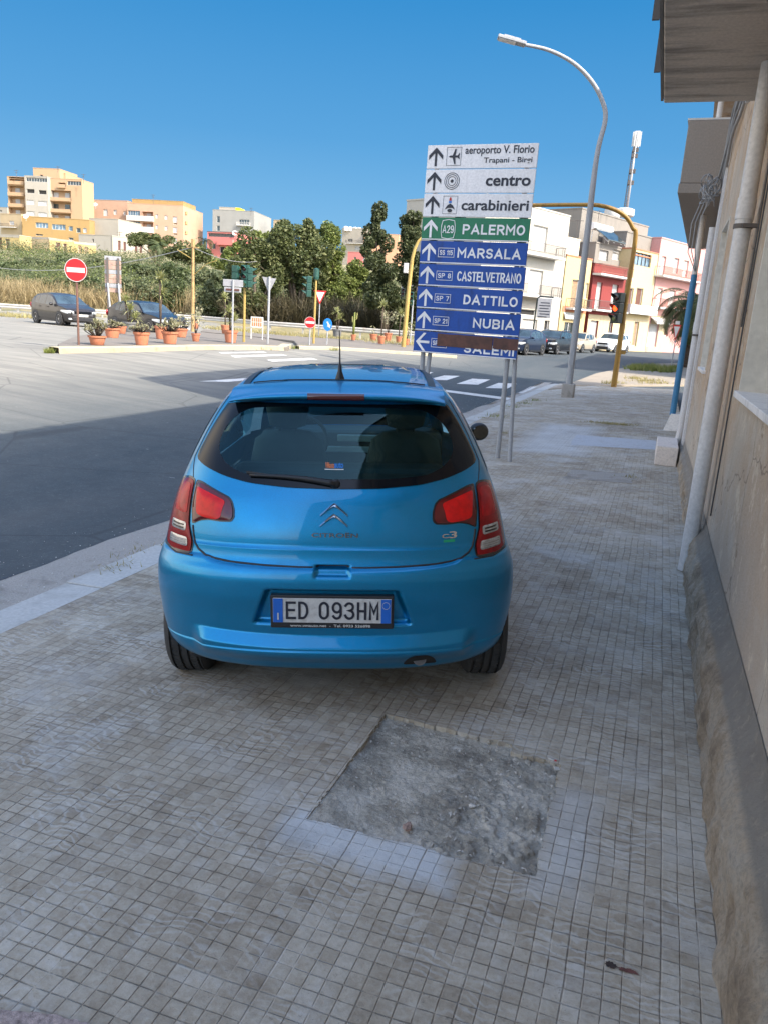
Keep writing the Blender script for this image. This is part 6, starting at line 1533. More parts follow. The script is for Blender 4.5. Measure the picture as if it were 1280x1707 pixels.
# curved yellow lamp pole with a white box
b = G(672, 577, .12, z_road); t = thing('yellow_lamp_pole', 'curved yellow pole with a small white box, left edge of the direction sign', 'lamp pole', b)
q = [VP(*p, b) - b for p in ((681, 480), (687, 430), (691, 415), (697, 402), (705, 394), (716, 390))]
MB().tube([(0, 0, -.2)] + q, [.13, .105, .09, .08, .07, .06, .05], 12).build('pole', M['pole_yellow'], t, smooth=True, sharp=50)
c = VP(677, 447, b) - b; MB().box(c.x - .14, c.x + .10, -.1, .1, c.z - .25, c.z + .25).build('white_box', M['frame_white'], t, bevel=.02)
b = G(683, 572, .12, z_road); t = thing('traffic_light', 'small grey signal pole with green head just right of the curved yellow pole', 'traffic light', b)
q = VP(686, 500, b) - b; MB().tube([(0, 0, -.2), (0, 0, q.z)], .045, 8).build('pole', M['galv'], t); head_at(t, b, 686, 498, YC, .85, 'tl_green'); head_at(t, b, 672, 490, YC, .7, 'tl_black')
# wooden utility pole
b = G(322, 552, .1, z_road); t = thing('utility_pole', 'ochre wooden utility pole with crossing wires rising out of the shrubs', 'utility pole', b); q = VP(322, 402, b) - b
MB().tube([(0, 0, -.2), (0, 0, q.z)], [.10, .07], 10).build('pole', M['wood_pole'], t, smooth=True, sharp=50)
MB().box(-.35, .35, -.04, .04, q.z - .35, q.z - .28).box(-.06, .06, -.1, .1, q.z - .3, q.z + .1).build('crossarm', M['wood_pole'], t)
br = MB().tube([(0, -.02, q.z * .62), (.9, -.1, q.z * .76), (1.5, -.1, q.z * .8)], .02, 5).tube([(0, 0, q.z * .8), (-.9, -.1, q.z * .9)], .02, 5); br.build('stay_rod', M['pole_yellow'], t)
w1 = MB()
def sag(a, b_, s, n=20): return [a.lerp(b_, i / n) - Vector((0, 0, s * 4 * (i / n) * (1 - i / n))) for i in range(n + 1)]
pa = b + q - Vector((0, 0, .3)); w1.tube(sag(P(-60, 436, 60), pa, .9), .018, 4); w1.tube(sag(pa, P(470, 420, 66), .8), .016, 4)
tag(w1.build('overhead_wire', M['cable_grey']), 'thin overhead wires running to the wooden pole', 'wire')
# backs of signs
b = G(388, 574, .12, z_road); t = thing('arrow_sign_backs', 'grey post with the backs of two horizontal direction plates', 'road sign', b, YC); q = VP(388, 466, b) - b; k = depth(b) / F_PX
MB().tube([(0, -.03, -.2), (0, -.03, q.z)], .035, 10).build('post', M['galv'], t)
MB().box(-17 * k, 16 * k, .0, .03, q.z - 11 * k, q.z + 0 * k).build('upper_plate', M['sign_back'], t, bevel=.01); MB().box(-15 * k, 13 * k, .0, .03, q.z - 20 * k, q.z - 12 * k).build('lower_plate', M['sign_back'], t, bevel=.01)
MB().box(-12 * k, 10 * k, -.02, -.001, q.z - 17.5 * k, q.z - 14.5 * k).build('mounting_channel', M['rust'], t)
b = G(447, 574, .12, z_road); t = thing('triangle_sign_back', 'tall grey post with the dark back of an inverted triangle sign', 'road sign', b, YC); q = VP(448, 461, b) - b; k = depth(b) / F_PX
MB().tube([(0, -.035, -.2), (0, -.035, q.z)], .045, 10).build('post', M['galv'], t)
MB().prism([(-12 * k, q.z - .02), (11 * k, q.z - .06), (1.5 * k, q.z - 22 * k), (-2.5 * k, q.z - 22 * k)], 0, .02).build('triangle_back', M['sign_back'], t)
b = G(191, 553, .0, z_road); bb = P(191, 553, 44); bb.z = z_gr(bb.x, bb.y); b = bb
t = thing('sign_stack_back', 'rusty brown and grey back of a tall stack of direction panels with slanted struts', 'road sign', b, YC + RAD(8)); k = depth(b) / F_PX
zt = (VP(191, 427, b) - b).z; zl = (VP(191, 488, b) - b).z; n = 8
for i in range(n):
    z1_ = zt - (zt - zl) * i / n; z0_ = zt - (zt - zl) * (i + .9) / n
    MB().box(-13 * k, 13 * k, 0, .03, z0_, z1_).build('sign_panel', M['sign_back_brown' if i % 3 else 'sign_back'], t)
for x in (-8, 9): MB().box(x * k - .05, x * k + .05, -.1, -.002, -.3, zt - .1).build('post', M['rail_dark'], t)
for x in (-8, 9): MB().tube([(x * k, -.1, zl + (zt - zl) * .25), ((x + 14) * k, -1.6, .1)], .045, 8).build('strut', M['galv'], t)
# orange and white barrier
b = G(428, 567, .1, z_road); t = thing('warning_board', 'white framed board with faded orange bars on two legs before the guard rail', 'barrier', b, YC); k = depth(b) / F_PX
z0_ = (VP(428, 546, b) - b).z; z1_ = (VP(428, 528, b) - b).z
bd = MB().box(-10 * k, 10 * k, 0, .03, z0_, z1_).build('board', M['frame_white'], t)
M['orange'] = plain('faded_orange', (.62, .18, .07), .6, var=.3, scale=6)
for row in (0, 1):
    for i in range(5):
        zz = z0_ + (z1_ - z0_) * (.12 + .42 * row); MB().box((-8.3 + 3.5 * i) * k, (-5.9 + 3.5 * i) * k, -.006, -.001, zz, zz + (z1_ - z0_) * .36).build('orange_bar', M['orange'], bd)
for x in (-9.5, 9.5): MB().tube([(x * k, .05, -.2), (x * k, .05, z1_)], .025, 8).build('leg', M['frame_white'], t)
# information board on the far pavement
b = G(892, 582, .1, z_road); t = thing('information_board', 'pale grey parking information board in a dark curved frame in front of the white house', 'information board', b, RAD(5)); k = depth(b) / F_PX
q0 = VP(904, 530, b) - b; q1 = VP(910, 500, b) - b
fm = MB().tube([(-.1 + q0.x - 12 * k, .03, -.1), (q0.x - 12 * k, .03, q1.z - .1), (q0.x - 11 * k, .03, q1.z + .1), (q0.x - 8 * k, .03, q1.z + .22), (q0.x + 14 * k, .03, q1.z + .2)], .06, 8); fm.build('frame', M['tl_black'], t)
pn = MB().box(q0.x - 10.5 * k, q0.x + 12 * k, -.02, .02, q0.z, q1.z + .1).build('panel', M['sign_back'], t, bevel=.01)
tm = MB()
for i, (a, b2) in enumerate(((-6, 9), (-8, 10), (-7, 8), (-8, 10), (-6, 10), (-8, 6))):
    zz = q1.z - .25 - i * (q1.z - q0.z) / 6.5; tm.box(q0.x + a * k, q0.x + b2 * k, -.025, -.021, zz, zz + .07)
tm.build('printed_lines', M['sign_black'], pn)

# ------------------------------------------------------------------ guard rail
def guard_rail():
    t = thing('guard_rail', 'long weathered steel guard rail along the foot of the overgrown slope', 'guard rail', rail_pts[0])
    pts = []
    for i in range(len(rail_pts) - 1):
        for k in range(4): pts.append(rail_pts[i].lerp(rail_pts[i + 1], k / 4))
    pts.append(rail_pts[-1]); o = rail_pts[0]
    prof = [(0, .42), (-.05, .46), (-.05, .52), (0, .57), (-.05, .62), (-.05, .68), (0, .72)]
    rows = []
    for p in pts:
        z = z_road(p.x, p.y); rows.append([(p.x - o.x + a * FWD0.x - .0, p.y - o.y + a * FWD0.y, z - o.z + h) for a, h in prof])
    MB().grid(rows).build('beam', M['guard'], t, smooth=True, sharp=60)
    for p in pts[::2]:
        z = z_road(p.x, p.y) - o.z; MB().box(p.x - o.x - .05, p.x - o.x + .05, p.y - o.y + .02, p.y - o.y + .12, z - .2, z + .7).build('post', M['guard'], t)
guard_rail()
print('RAILV', [tuple(round(q,1) for q in a) for a in ruv])

# ------------------------------------------------------------------ potted plants
def rosette(mb, c, n, L, wd, up=.2, rng=rnd, spread=1.0):
    for i in range(n):
        a = rng.uniform(0, 2 * pi); el = rng.uniform(-.35, 1.3) * spread + up; d = Vector((cos(a) * cos(el), sin(a) * cos(el), sin(el)))
        s_ = Vector((-sin(a), cos(a), 0)) * wd; l = L * rng.uniform(.7, 1.1)
        p0 = Vector(c); p1 = p0 + d * l * .55; p2 = p0 + d * l + Vector((0, 0, -l * .22)); k = len(mb.v)
        mb.v += [tuple(p0 - s_ * .6), tuple(p0 + s_ * .6), tuple(p1 + s_), tuple(p1 - s_), tuple(p2)]; mb.f += [(k, k + 1, k + 2, k + 3), (k + 3, k + 2, k + 4)]
def pot(label, bx, by, wpx, hpx, kind, top, mat='terracotta', dz=.15, extra=None, plant=None):
    b = G(bx, by, dz, z_road); k = depth(b) / F_PX; R_ = wpx / 2 * k; Hh = hpx * k
    t = thing('potted_plant', label, 'potted plant', b, rnd.uniform(0, 3), 'potted plants on the traffic islands')
    MB().lathe([(R_ * .66, 0), (R_ * .70, .01), (R_ * .90, Hh * .80), (R_ * .90, Hh * .801), (R_, Hh * .82), (R_ * 1.02, Hh), (R_ * .9, Hh), (R_ * .86, Hh * .86)], 20).build('pot', M[mat], t, smooth=True, sharp=35)
    MB().lathe([(.001, Hh * .9), (R_ * .87, Hh * .88)], 16).build('soil', M['soil'], t)
    Z = (VP(bx, top, b) - b).z; lf = MB(); st = MB()
    if kind == 'succulent':
        for i in range(34):
            a = rnd.uniform(0, 2 * pi); rr = R_ * rnd.uniform(.1, 1.45); z = Hh + (Z - Hh) * rnd.uniform(.25, .85) * (1.15 - .4 * rr / R_)
            p = (rr * cos(a), rr * sin(a), z); st.tube([(rr * .3 * cos(a), rr * .3 * sin(a), Hh * .9), p], .012, 4); rosette(lf, p, 11, (Z - Hh) * .36, .020, .3)
        mm2 = 'succ'
    elif kind == 'yucca':
        n = extra or 2
        for i in range(n):
            x = R_ * .4 * (i - (n - 1) / 2); zz = Z * (1 - .22 * i) - .3; st.tube([(x * .4, 0, Hh * .9), (x, .02, (Hh + zz) / 2), (x * 1.6 + .03, 0, zz)], .035, 6); rosette(lf, (x * 1.6 + .03, 0, zz), 60, .55, .022, .1)
        mm2 = 'spike'
    elif kind == 'cactus':
        st.tube([(0, 0, Hh * .9), (0, 0, Z * .5), (.02, 0, Z)], [.06, .075, .04], 8); st.tube([(0, 0, Z * .72), (.14, 0, Z * .76), (.16, 0, Z * .98)], [.035, .045, .02], 8); st.tube([(0, 0, Z * .6), (-.1, 0, Z * .66), (-.11, 0, Z * .85)], [.03, .04, .02], 8)
        rosette(lf, (.02, 0, Z * .95), 16, .12, .012); mm2 = 'spike'
    elif kind == 'twig':
        for i in range(extra or 7):
            a = rnd.uniform(0, 6); v = Vector((cos(a) * .35, sin(a) * .35, 1)).normalized() * (Z - Hh) * rnd.uniform(.6, 1.05); p = Vector((0, 0, Hh * .9)); st.tube([p, p + v * .5 + Vector((.03, 0, 0)), p + v], [.02, .014, .005], 4)
            leaves(lf, p + v * .85, .22, .22, .28, 26, .06, rnd)
        mm2 = 'succ'
    st.build('stem', M['palm_bark' if kind != 'cactus' else 'weed'], t, smooth=True); lf.build('foliage', M[mm2], t, fix=False)
Pn = pot
Pn('terracotta pot with a pale sprawling succulent, the nearest beside the no entry post', 163, 575, 30, 15, 'succulent', 530)
Pn('terracotta pot with low succulent right behind the nearest sprawling one', 188, 563, 27, 16, 'succulent', 533)
Pn('small orange pot half hidden, left of the dark grey pot', 203, 556, 18, 12, 'succulent', 536)
Pn('large dark grey pot with a many headed yucca in front of the dark car', 217, 553, 23, 16, 'yucca', 492, 'grey_pot', extra=3)
Pn('wide terracotta pot with a bushy grey plant, frontmost of its row', 237, 575, 27, 21, 'succulent', 537)
Pn('tall terracotta pot with a high yucca against the dark car bonnet', 269, 565, 21, 21, 'yucca', 452, extra=2)
Pn('round terracotta pot with spiky leaves, frontmost by the dark car front', 284, 573, 28, 20, 'succulent', 530)
Pn('terracotta bowl with sparse twigs right in front of the dark car bumper', 302, 562, 24, 14, 'twig', 525, extra=4)
Pn('small reddish pot with one bare twig plant at the car number plate', 327, 569, 15, 13, 'twig', 515, extra=3)
Pn('small terracotta pot set back near the wooden pole', 327, 548, 12, 13, 'twig', 510, extra=4)
Pn('terracotta pot with a spiky yucca left of the arrow sign backs', 376, 556, 15, 14, 'yucca', 488, extra=1)
Pn('wide terracotta pot with leaning yucca at the foot of the arrow sign backs', 385, 571, 24, 20, 'yucca', 508, extra=2)
Pn('grey plastic pot with a fan palm like yucca right of the blue arrow sign', 562, 562, 17, 13, 'yucca', 512, 'grey_pot', .12, extra=2)
Pn('narrow red pot with a tall forked cactus', 589, 567, 9, 9, 'cactus', 520, dz=.12)
Pn('pale orange pot with a single short stem', 622, 568, 13, 11, 'twig', 545, dz=.12, extra=1)
Pn('round terracotta pot with a tall thin yucca behind the verge', 635, 573, 14, 13, 'yucca', 500, dz=.12, extra=1)
Pn('terracotta pot with tall grey branching shrub, rightmost of the tight pair', 646, 569, 14, 14, 'twig', 512, dz=.12, extra=10)
Pn('terracotta pot with drooping yucca left of the curved yellow pole', 664, 571, 11, 10, 'yucca', 515, dz=.12, extra=1)
Pn('small orange pot just right of the curved yellow pole', 677, 575, 10, 10, 'twig', 540, dz=.12, extra=5)

# ------------------------------------------------------------------ other cars
def interp(tab, x): return float(np.interp(x, [a for a, b in tab], [b for a, b in tab]))
def smooth_tab(tab):
    """monotone cubic through a table"""
    xs = np.array([a for a, b in tab], float); ys = np.array([b for a, b in tab], float)
    h = np.diff(xs); d = np.diff(ys) / h; mm = np.zeros_like(xs); mm[0] = d[0]; mm[-1] = d[-1]
    for i in range(1, len(xs) - 1):
        if d[i - 1] * d[i] > 0: w1, w2 = 2 * h[i] + h[i - 1], h[i] + 2 * h[i - 1]; mm[i] = (w1 + w2) / (w1 / d[i - 1] + w2 / d[i])
    def f(x):
        x = min(max(x, xs[0]), xs[-1]); i = min(int(np.searchsorted(xs, x, side='right')) - 1, len(xs) - 2); t = (x - xs[i]) / h[i]
        return float((2 * t ** 3 - 3 * t ** 2 + 1) * ys[i] + (t ** 3 - 2 * t ** 2 + t) * h[i] * mm[i] + (-2 * t ** 3 + 3 * t ** 2) * ys[i + 1] + (t ** 3 - t ** 2) * h[i] * mm[i + 1])
    return f
def make_wheel(parent, c, r, wd, name='wheel', ax=1, tread=False):
    """wheel with axis along local x; ax = +1 outer face towards +x"""
    MM = Matrix.Translation(c) @ Matrix.Rotation(pi / 2 * ax, 4, 'Y')
    h = wd / 2
    prof = [(r * .62, -h), (r * .9, -h), (r * .97, -h * .85), (r, -h * .6), (r, h * .6), (r * .97, h * .85), (r * .9, h), (r * .66, h), (r * .64, h * .7)]
    if tread:
        prof = [(r * .60, -h), (r * .80, -h * 1.04), (r * .90, -h * 1.0), (r * .955, -h * .90), (r * .985, -h * .78)]
        for k, g in enumerate((-.62, -.2, .2, .62)):
            prof += [(r, (g - .12) * h), (r, (g - .07) * h), (r - .012, (g - .06) * h), (r - .012, (g + .06) * h), (r, (g + .07) * h)]
        prof += [(r * .985, h * .78), (r * .955, h * .90), (r * .90, h * 1.0), (r * .80, h * 1.04), (r * .66, h), (r * .64, h * .7)]
    w_ = MB().lathe(prof, 48 if tread else 24, MM)
    if tread:
        for s_ in (-.88, .88, -.42, .42):
            for k in range(60):
                a = 2 * pi * (k + (.5 if s_ > 0 else 0)) / 60
                w_.box(r - .008, r + .0015, -.0045, .0045, s_ * h - .016, s_ * h + .016, MM @ Matrix.Rotation(a, 4, 'Z')) if abs(s_) < .5 else None
    wo = w_.build(name, M['rubber'], parent, smooth=True, sharp=35)
    rm = MB().lathe([(r * .64, h * .55), (r * .66, h * .9), (r * .60, h * .92), (r * .58, h * .3), (r * .2, h * .25), (.001, h * .25)], 24, MM)
    for k in range(5):
        rm.box(-r * .07, r * .07, r * .12, r * .62, h * .3, h * .75, MM @ Matrix.Rotation(2 * pi * k / 5, 4, 'Z'))
    rm.lathe([(r * .16, h * .3), (r * .15, h * .85), (.001, h * .88)], 12, MM)
    rm.build('rim', M['chrome'] if tread else M['steel_rim'], wo, smooth=True, sharp=35)
    return wo
M['steel_rim'] = plain('alloy_rim', (.45, .45, .46), .35, .6)
M['headlight'] = plain('headlight_glass', (.55, .58, .6), .08, .3, coat=1); M['rear_red'] = plain('rear_lamp_red', (.30, .01, .01), .15, coat=1)
M['car_glass'] = glassy('car_window_glass', (.03, .05, .065), .04, .8)
def far_car(label, cat, loc, heading, L, W, H, prof, belt, paint, group='cars', glass_t=(), wheels=(.19, .80), wr=.33, name='parked_car', grille='dark', light_h=.44, roofrail=False, cab=None):
    """nose at local +y/2... local y forward, origin at centre on the ground. prof: t(0 nose..1 tail) -> top z/H"""
    t = thing(name, label, cat, loc, heading, group)
    top = smooth_tab([(a, b * H) for a, b in prof]); bz = smooth_tab([(a, b * H) for a, b in belt])
    ts = sorted(set([0, .008, .025, .05, .085, .12, .16] + [.2 + .02 * i for i in range(37)] + [.93, .95, .975, .992, 1.0] + [round(x, 4) for g in glass_t for x in g[:2]]))
    wf = smooth_tab([(0, .62), (.012, .74), (.04, .86), (.10, .95), (.2, .99), (.5, 1), (.8, .99), (.93, .94), (.975, .86), (.992, .78), (1, .68)])
    rows = []; meta = []
    g0, g1 = cab or (.24, .985)
    for s_ in ts:
        w2 = W / 2 * wf(s_); zt = top(s_); zb_ = min(bz(s_), zt - .01); gh = max(0, zt - zb_); k = min(1, gh / (H * .36))
        wr_ = w2 * (.965 - .20 * k); y = L / 2 - s_ * L
        zbot = .20 + .10 * sm(.06, 0, s_) + .12 * sm(.93, 1, s_)
        half = [(0, zbot), (w2 * .80, zbot), (w2 * .955, zbot + .06), (w2, .40), (w2 * 1.0, H * .45), (w2 * .965, zb_ - .03), (w2 * .955, zb_), (wr_ + .015, zb_ + gh * .80), (wr_ - .05, zb_ + gh * .96), (wr_ * .6, zt + .012), (0, zt + .022)]
        rows.append([(x, y, z) for x, z in half] + [(-x, y, z) for x, z in half[::-1][1:-1]]); meta.append(s_)
    n = len(rows[0]); body = MB(); gl = MB(); body.v = [p for r in rows for p in r]
    gverts = {}
    for i in range(len(rows) - 1):
        sa, sb2 = meta[i], meta[i + 1]; mid = (sa + sb2) / 2
        for j in range(n):
            f = (i * n + j, i * n + (j + 1) % n, (i + 1) * n + (j + 1) % n, (i + 1) * n + j)
            side = j in (6, 13 - 1 + 0) or j == n - 7
            isg = False
            for g in glass_t:
                if g[0] - 1e-6 <= sa and sb2 <= g[1] + 1e-6:
                    if g[2] == 'side' and j in (6, n - 7): isg = True
                    if g[2] == 'top' and j in (8, 9, 10, 11) and j in (9, 10, n - 10, n - 11): isg = True
                    if g[2] == 'top' and j in (8, n - 9): isg = True
            if isg: gl.f.append(f)
            else: body.f.append(f)
    body.f.append(tuple(range(n))[::-1]); body.f.append(tuple((len(rows) - 1) * n + j for j in range(n)))
    gl.v = list(body.v); used = sorted({i for f in gl.f for i in f}); mp = {a: b for b, a in enumerate(used)}
    gl.v = [gl.v[i] for i in used]; gl.f = [tuple(mp[i] for i in f) for f in gl.f]
    body.build('body', paint, t, smooth=True, sharp=40); gl.build('windows', M['car_glass'], t, smooth=True, sharp=40)
    for s_ in wheels:
        for sg in (1, -1):
            y = L / 2 - s_ * L; x = sg * (W / 2 * wf(s_))
            disc_ = MB().lathe([(.001, 0), (wr * 1.13, 0), (wr * 1.13, .012), (.001, .012)], 24, Matrix.Translation((x - sg * .006, y, wr + .01)) @ Matrix.Rotation(pi / 2 * sg, 4, 'Y')); disc_.build('wheel_arch', M['black_plastic'], t)
            make_wheel(t, (x - sg * .085, y, wr), wr, .22, ax=sg)
    # nose
    zl = H * light_h
    for sg in (1, -1):
        hm = MB(); rows2 = []
        for a in range(7):
            s_ = .012 + .13 * a / 6; w2 = W / 2 * wf(s_) + .012; y = L / 2 - s_ * L; hh = .085 * (1 - (a / 6) ** 1.5 * .6)
            zc = zl + .05 * a / 6
            rows2.append([(sg * (w2 - .05 * (1 if a < 1 else .1)), y + .012, zc - hh), (sg * w2, y + .012, zc), (sg * (w2 - .02), y + .005, zc + hh)])
        rows2.insert(0, [(sg * W * .27, L / 2 + .004, zl - .05), (sg * W * .27, L / 2 + .012, zl), (sg * W * .27, L / 2 - .0, zl + .05)])
        hm.grid(rows2); hm.build('headlight', M['headlight'], t, smooth=True)
    fm = MB().box(-W * .24, W * .24, L / 2 - .05, L / 2 + .012, zl - .07, zl + .07); fm.build('grille', M['black_gloss'], t, bevel=.02)
    MB().box(-W * .30, W * .30, L / 2 - .1, L / 2 + .006, .27, zl - .22).build('air_intake', M['black_plastic'], t, bevel=.03)
    MB().box(-.26, .26, L / 2 - .02, L / 2 + .024, zl - .20, zl - .09).build('number_plate', M['frame_white'], t)
    for sg in (1, -1):
        MB().box(sg * W * .36 - .09, sg * W * .36 + .09, L / 2 - .12, L / 2 - .015, .33, .42).build('fog_light', M['headlight'], t, bevel=.02)
        mzs = bz(.33); MB().ball((sg * (W / 2 + .07), L / 2 - .335 * L, mzs + .07), .11, .07, .075).build('mirror', paint, t, smooth=True)
        MB().ball((sg * W * .40, -L / 2 + .03, H * .58), .09, .05, .14).build('tail_light', M['rear_red'], t, smooth=True)
        dh = MB()
        for s_ in (.47, .68): dh.box(sg * W / 2 - .01, sg * W / 2 + .018, L / 2 - s_ * L - .09, L / 2 - s_ * L + .09, bz(.5) - .12, bz(.5) - .09)
        dh.build('door_handle', paint, t)
        sk = MB().box(sg * W / 2 - .06, sg * W / 2 + .004, L / 2 - .72 * L, L / 2 - .28 * L, .20, .30); sk.build('sill', M['black_plastic'], t, bevel=.01)
    if roofrail:
        for sg in (1, -1): MB().tube([(sg * W * .33, L * .05, H - .01), (sg * W * .335, -L * .05, H + .045), (sg * W * .33, -L * .35, H - .01)], .018, 6).build('roof_rail', M['chrome'], t)
    return t
SUV = dict(prof=[(0, .34), (.012, .52), (.05, .60), (.14, .645), (.24, .675), (.27, .69), (.40, .955), (.46, .99), (.6, 1), (.8, .975), (.90, .92), (.965, .66), (.99, .5), (1, .34)],
           belt=[(0, .60), (.25, .66), (.6, .69), (.95, .72), (1, .7)],
           glass_t=[(.28, .40, 'top'), (.33, .50, 'side'), (.52, .70, 'side'), (.72, .84, 'side'), (.92, .96, 'top')])
HATCH = dict(prof=[(0, .34), (.012, .46), (.05, .54), (.13, .60), (.25, .645), (.29, .67), (.44, .95), (.51, .99), (.6, 1), (.75, .965), (.86, .88), (.94, .70), (.985, .52), (1, .34)],
             belt=[(0, .56), (.25, .62), (.6, .655), (.95, .70), (1, .66)],
             glass_t=[(.30, .44, 'top'), (.36, .54, 'side'), (.56, .72, 'side'), (.74, .80, 'side'), (.88, .94, 'top')])
MPV = dict(prof=[(0, .34), (.012, .46), (.05, .54), (.12, .595), (.21, .63), (.24, .66), (.42, .94), (.50, .99), (.6, 1), (.75, .975), (.86, .91), (.94, .74), (.985, .54), (1, .34)],
           belt=[(0, .56), (.25, .60), (.6, .64), (.95, .68), (1, .66)],
           glass_t=[(.25, .42, 'top'), (.31, .37, 'side'), (.38, .54, 'side'), (.56, .72, 'side'), (.74, .82, 'side'), (.88, .94, 'top')])
cp = lambda n, c, mt=.4: paint_mat(n, c, mt, rough=.3, coat=.45)
CG = 'cars parked along the far street'
def road_pt(px, py): p = G(px, py, 0, z_road); return p
RD = RAD(180) - RAD(24)      # heading of parked cars, nose towards the junction (ccw from +Y)
hd = lambda deg: RAD(deg)
far_car('black estate car parked between the navy car and beige hatchback', 'car', road_pt(918, 589), hd(168), 4.5, 1.84, 1.58, paint=cp('black_car_paint', (.012, .013, .016)), group=CG, roofrail=True, **SUV)
far_car('navy blue car half hidden behind the right edge of the direction sign', 'car', road_pt(868, 590), hd(166), 4.2, 1.78, 1.55, paint=cp('navy_car_paint', (.018, .028, .06)), group=CG, **HATCH)
far_car('beige hatchback parked behind the street lamp pole', 'car', road_pt(962, 587), hd(165), 4.0, 1.72, 1.56, paint=cp('beige_car_paint', (.42, .36, .27), .2), group=CG, **HATCH)
far_car('white sport utility car parked before the red house, partly behind the ochre signal pole', 'car', road_pt(1018, 587), hd(161), 4.4, 1.86, 1.66, paint=cp('white_car_paint', (.72, .73, .74), .0), group=CG, roofrail=True, **SUV)
far_car('silver beige car furthest away, in front of the pink house by the palm', 'car', road_pt(1112, 583), hd(152), 4.4, 1.8, 1.46, paint=cp('silver_car_paint', (.36, .34, .31), .4), group=CG, **HATCH)
far_car('dark grey minivan with its nose to the right, behind the big no entry sign', 'car', road_pt(107, 541.5), hd(-113), 4.3, 1.80, 1.60, paint=cp('grey_car_paint', (.03, .027, .027), .4), group='cars driving on the left road', name='car', wr=.34, **MPV)
far_car('black car behind the potted plants, nose pointing right', 'car', road_pt(247, 556.5), hd(-110), 4.5, 1.78, 1.46, paint=cp('dark_blue_car_paint', (.006, .008, .014)), group='cars driving on the left road', name='car', wr=.34, **HATCH)

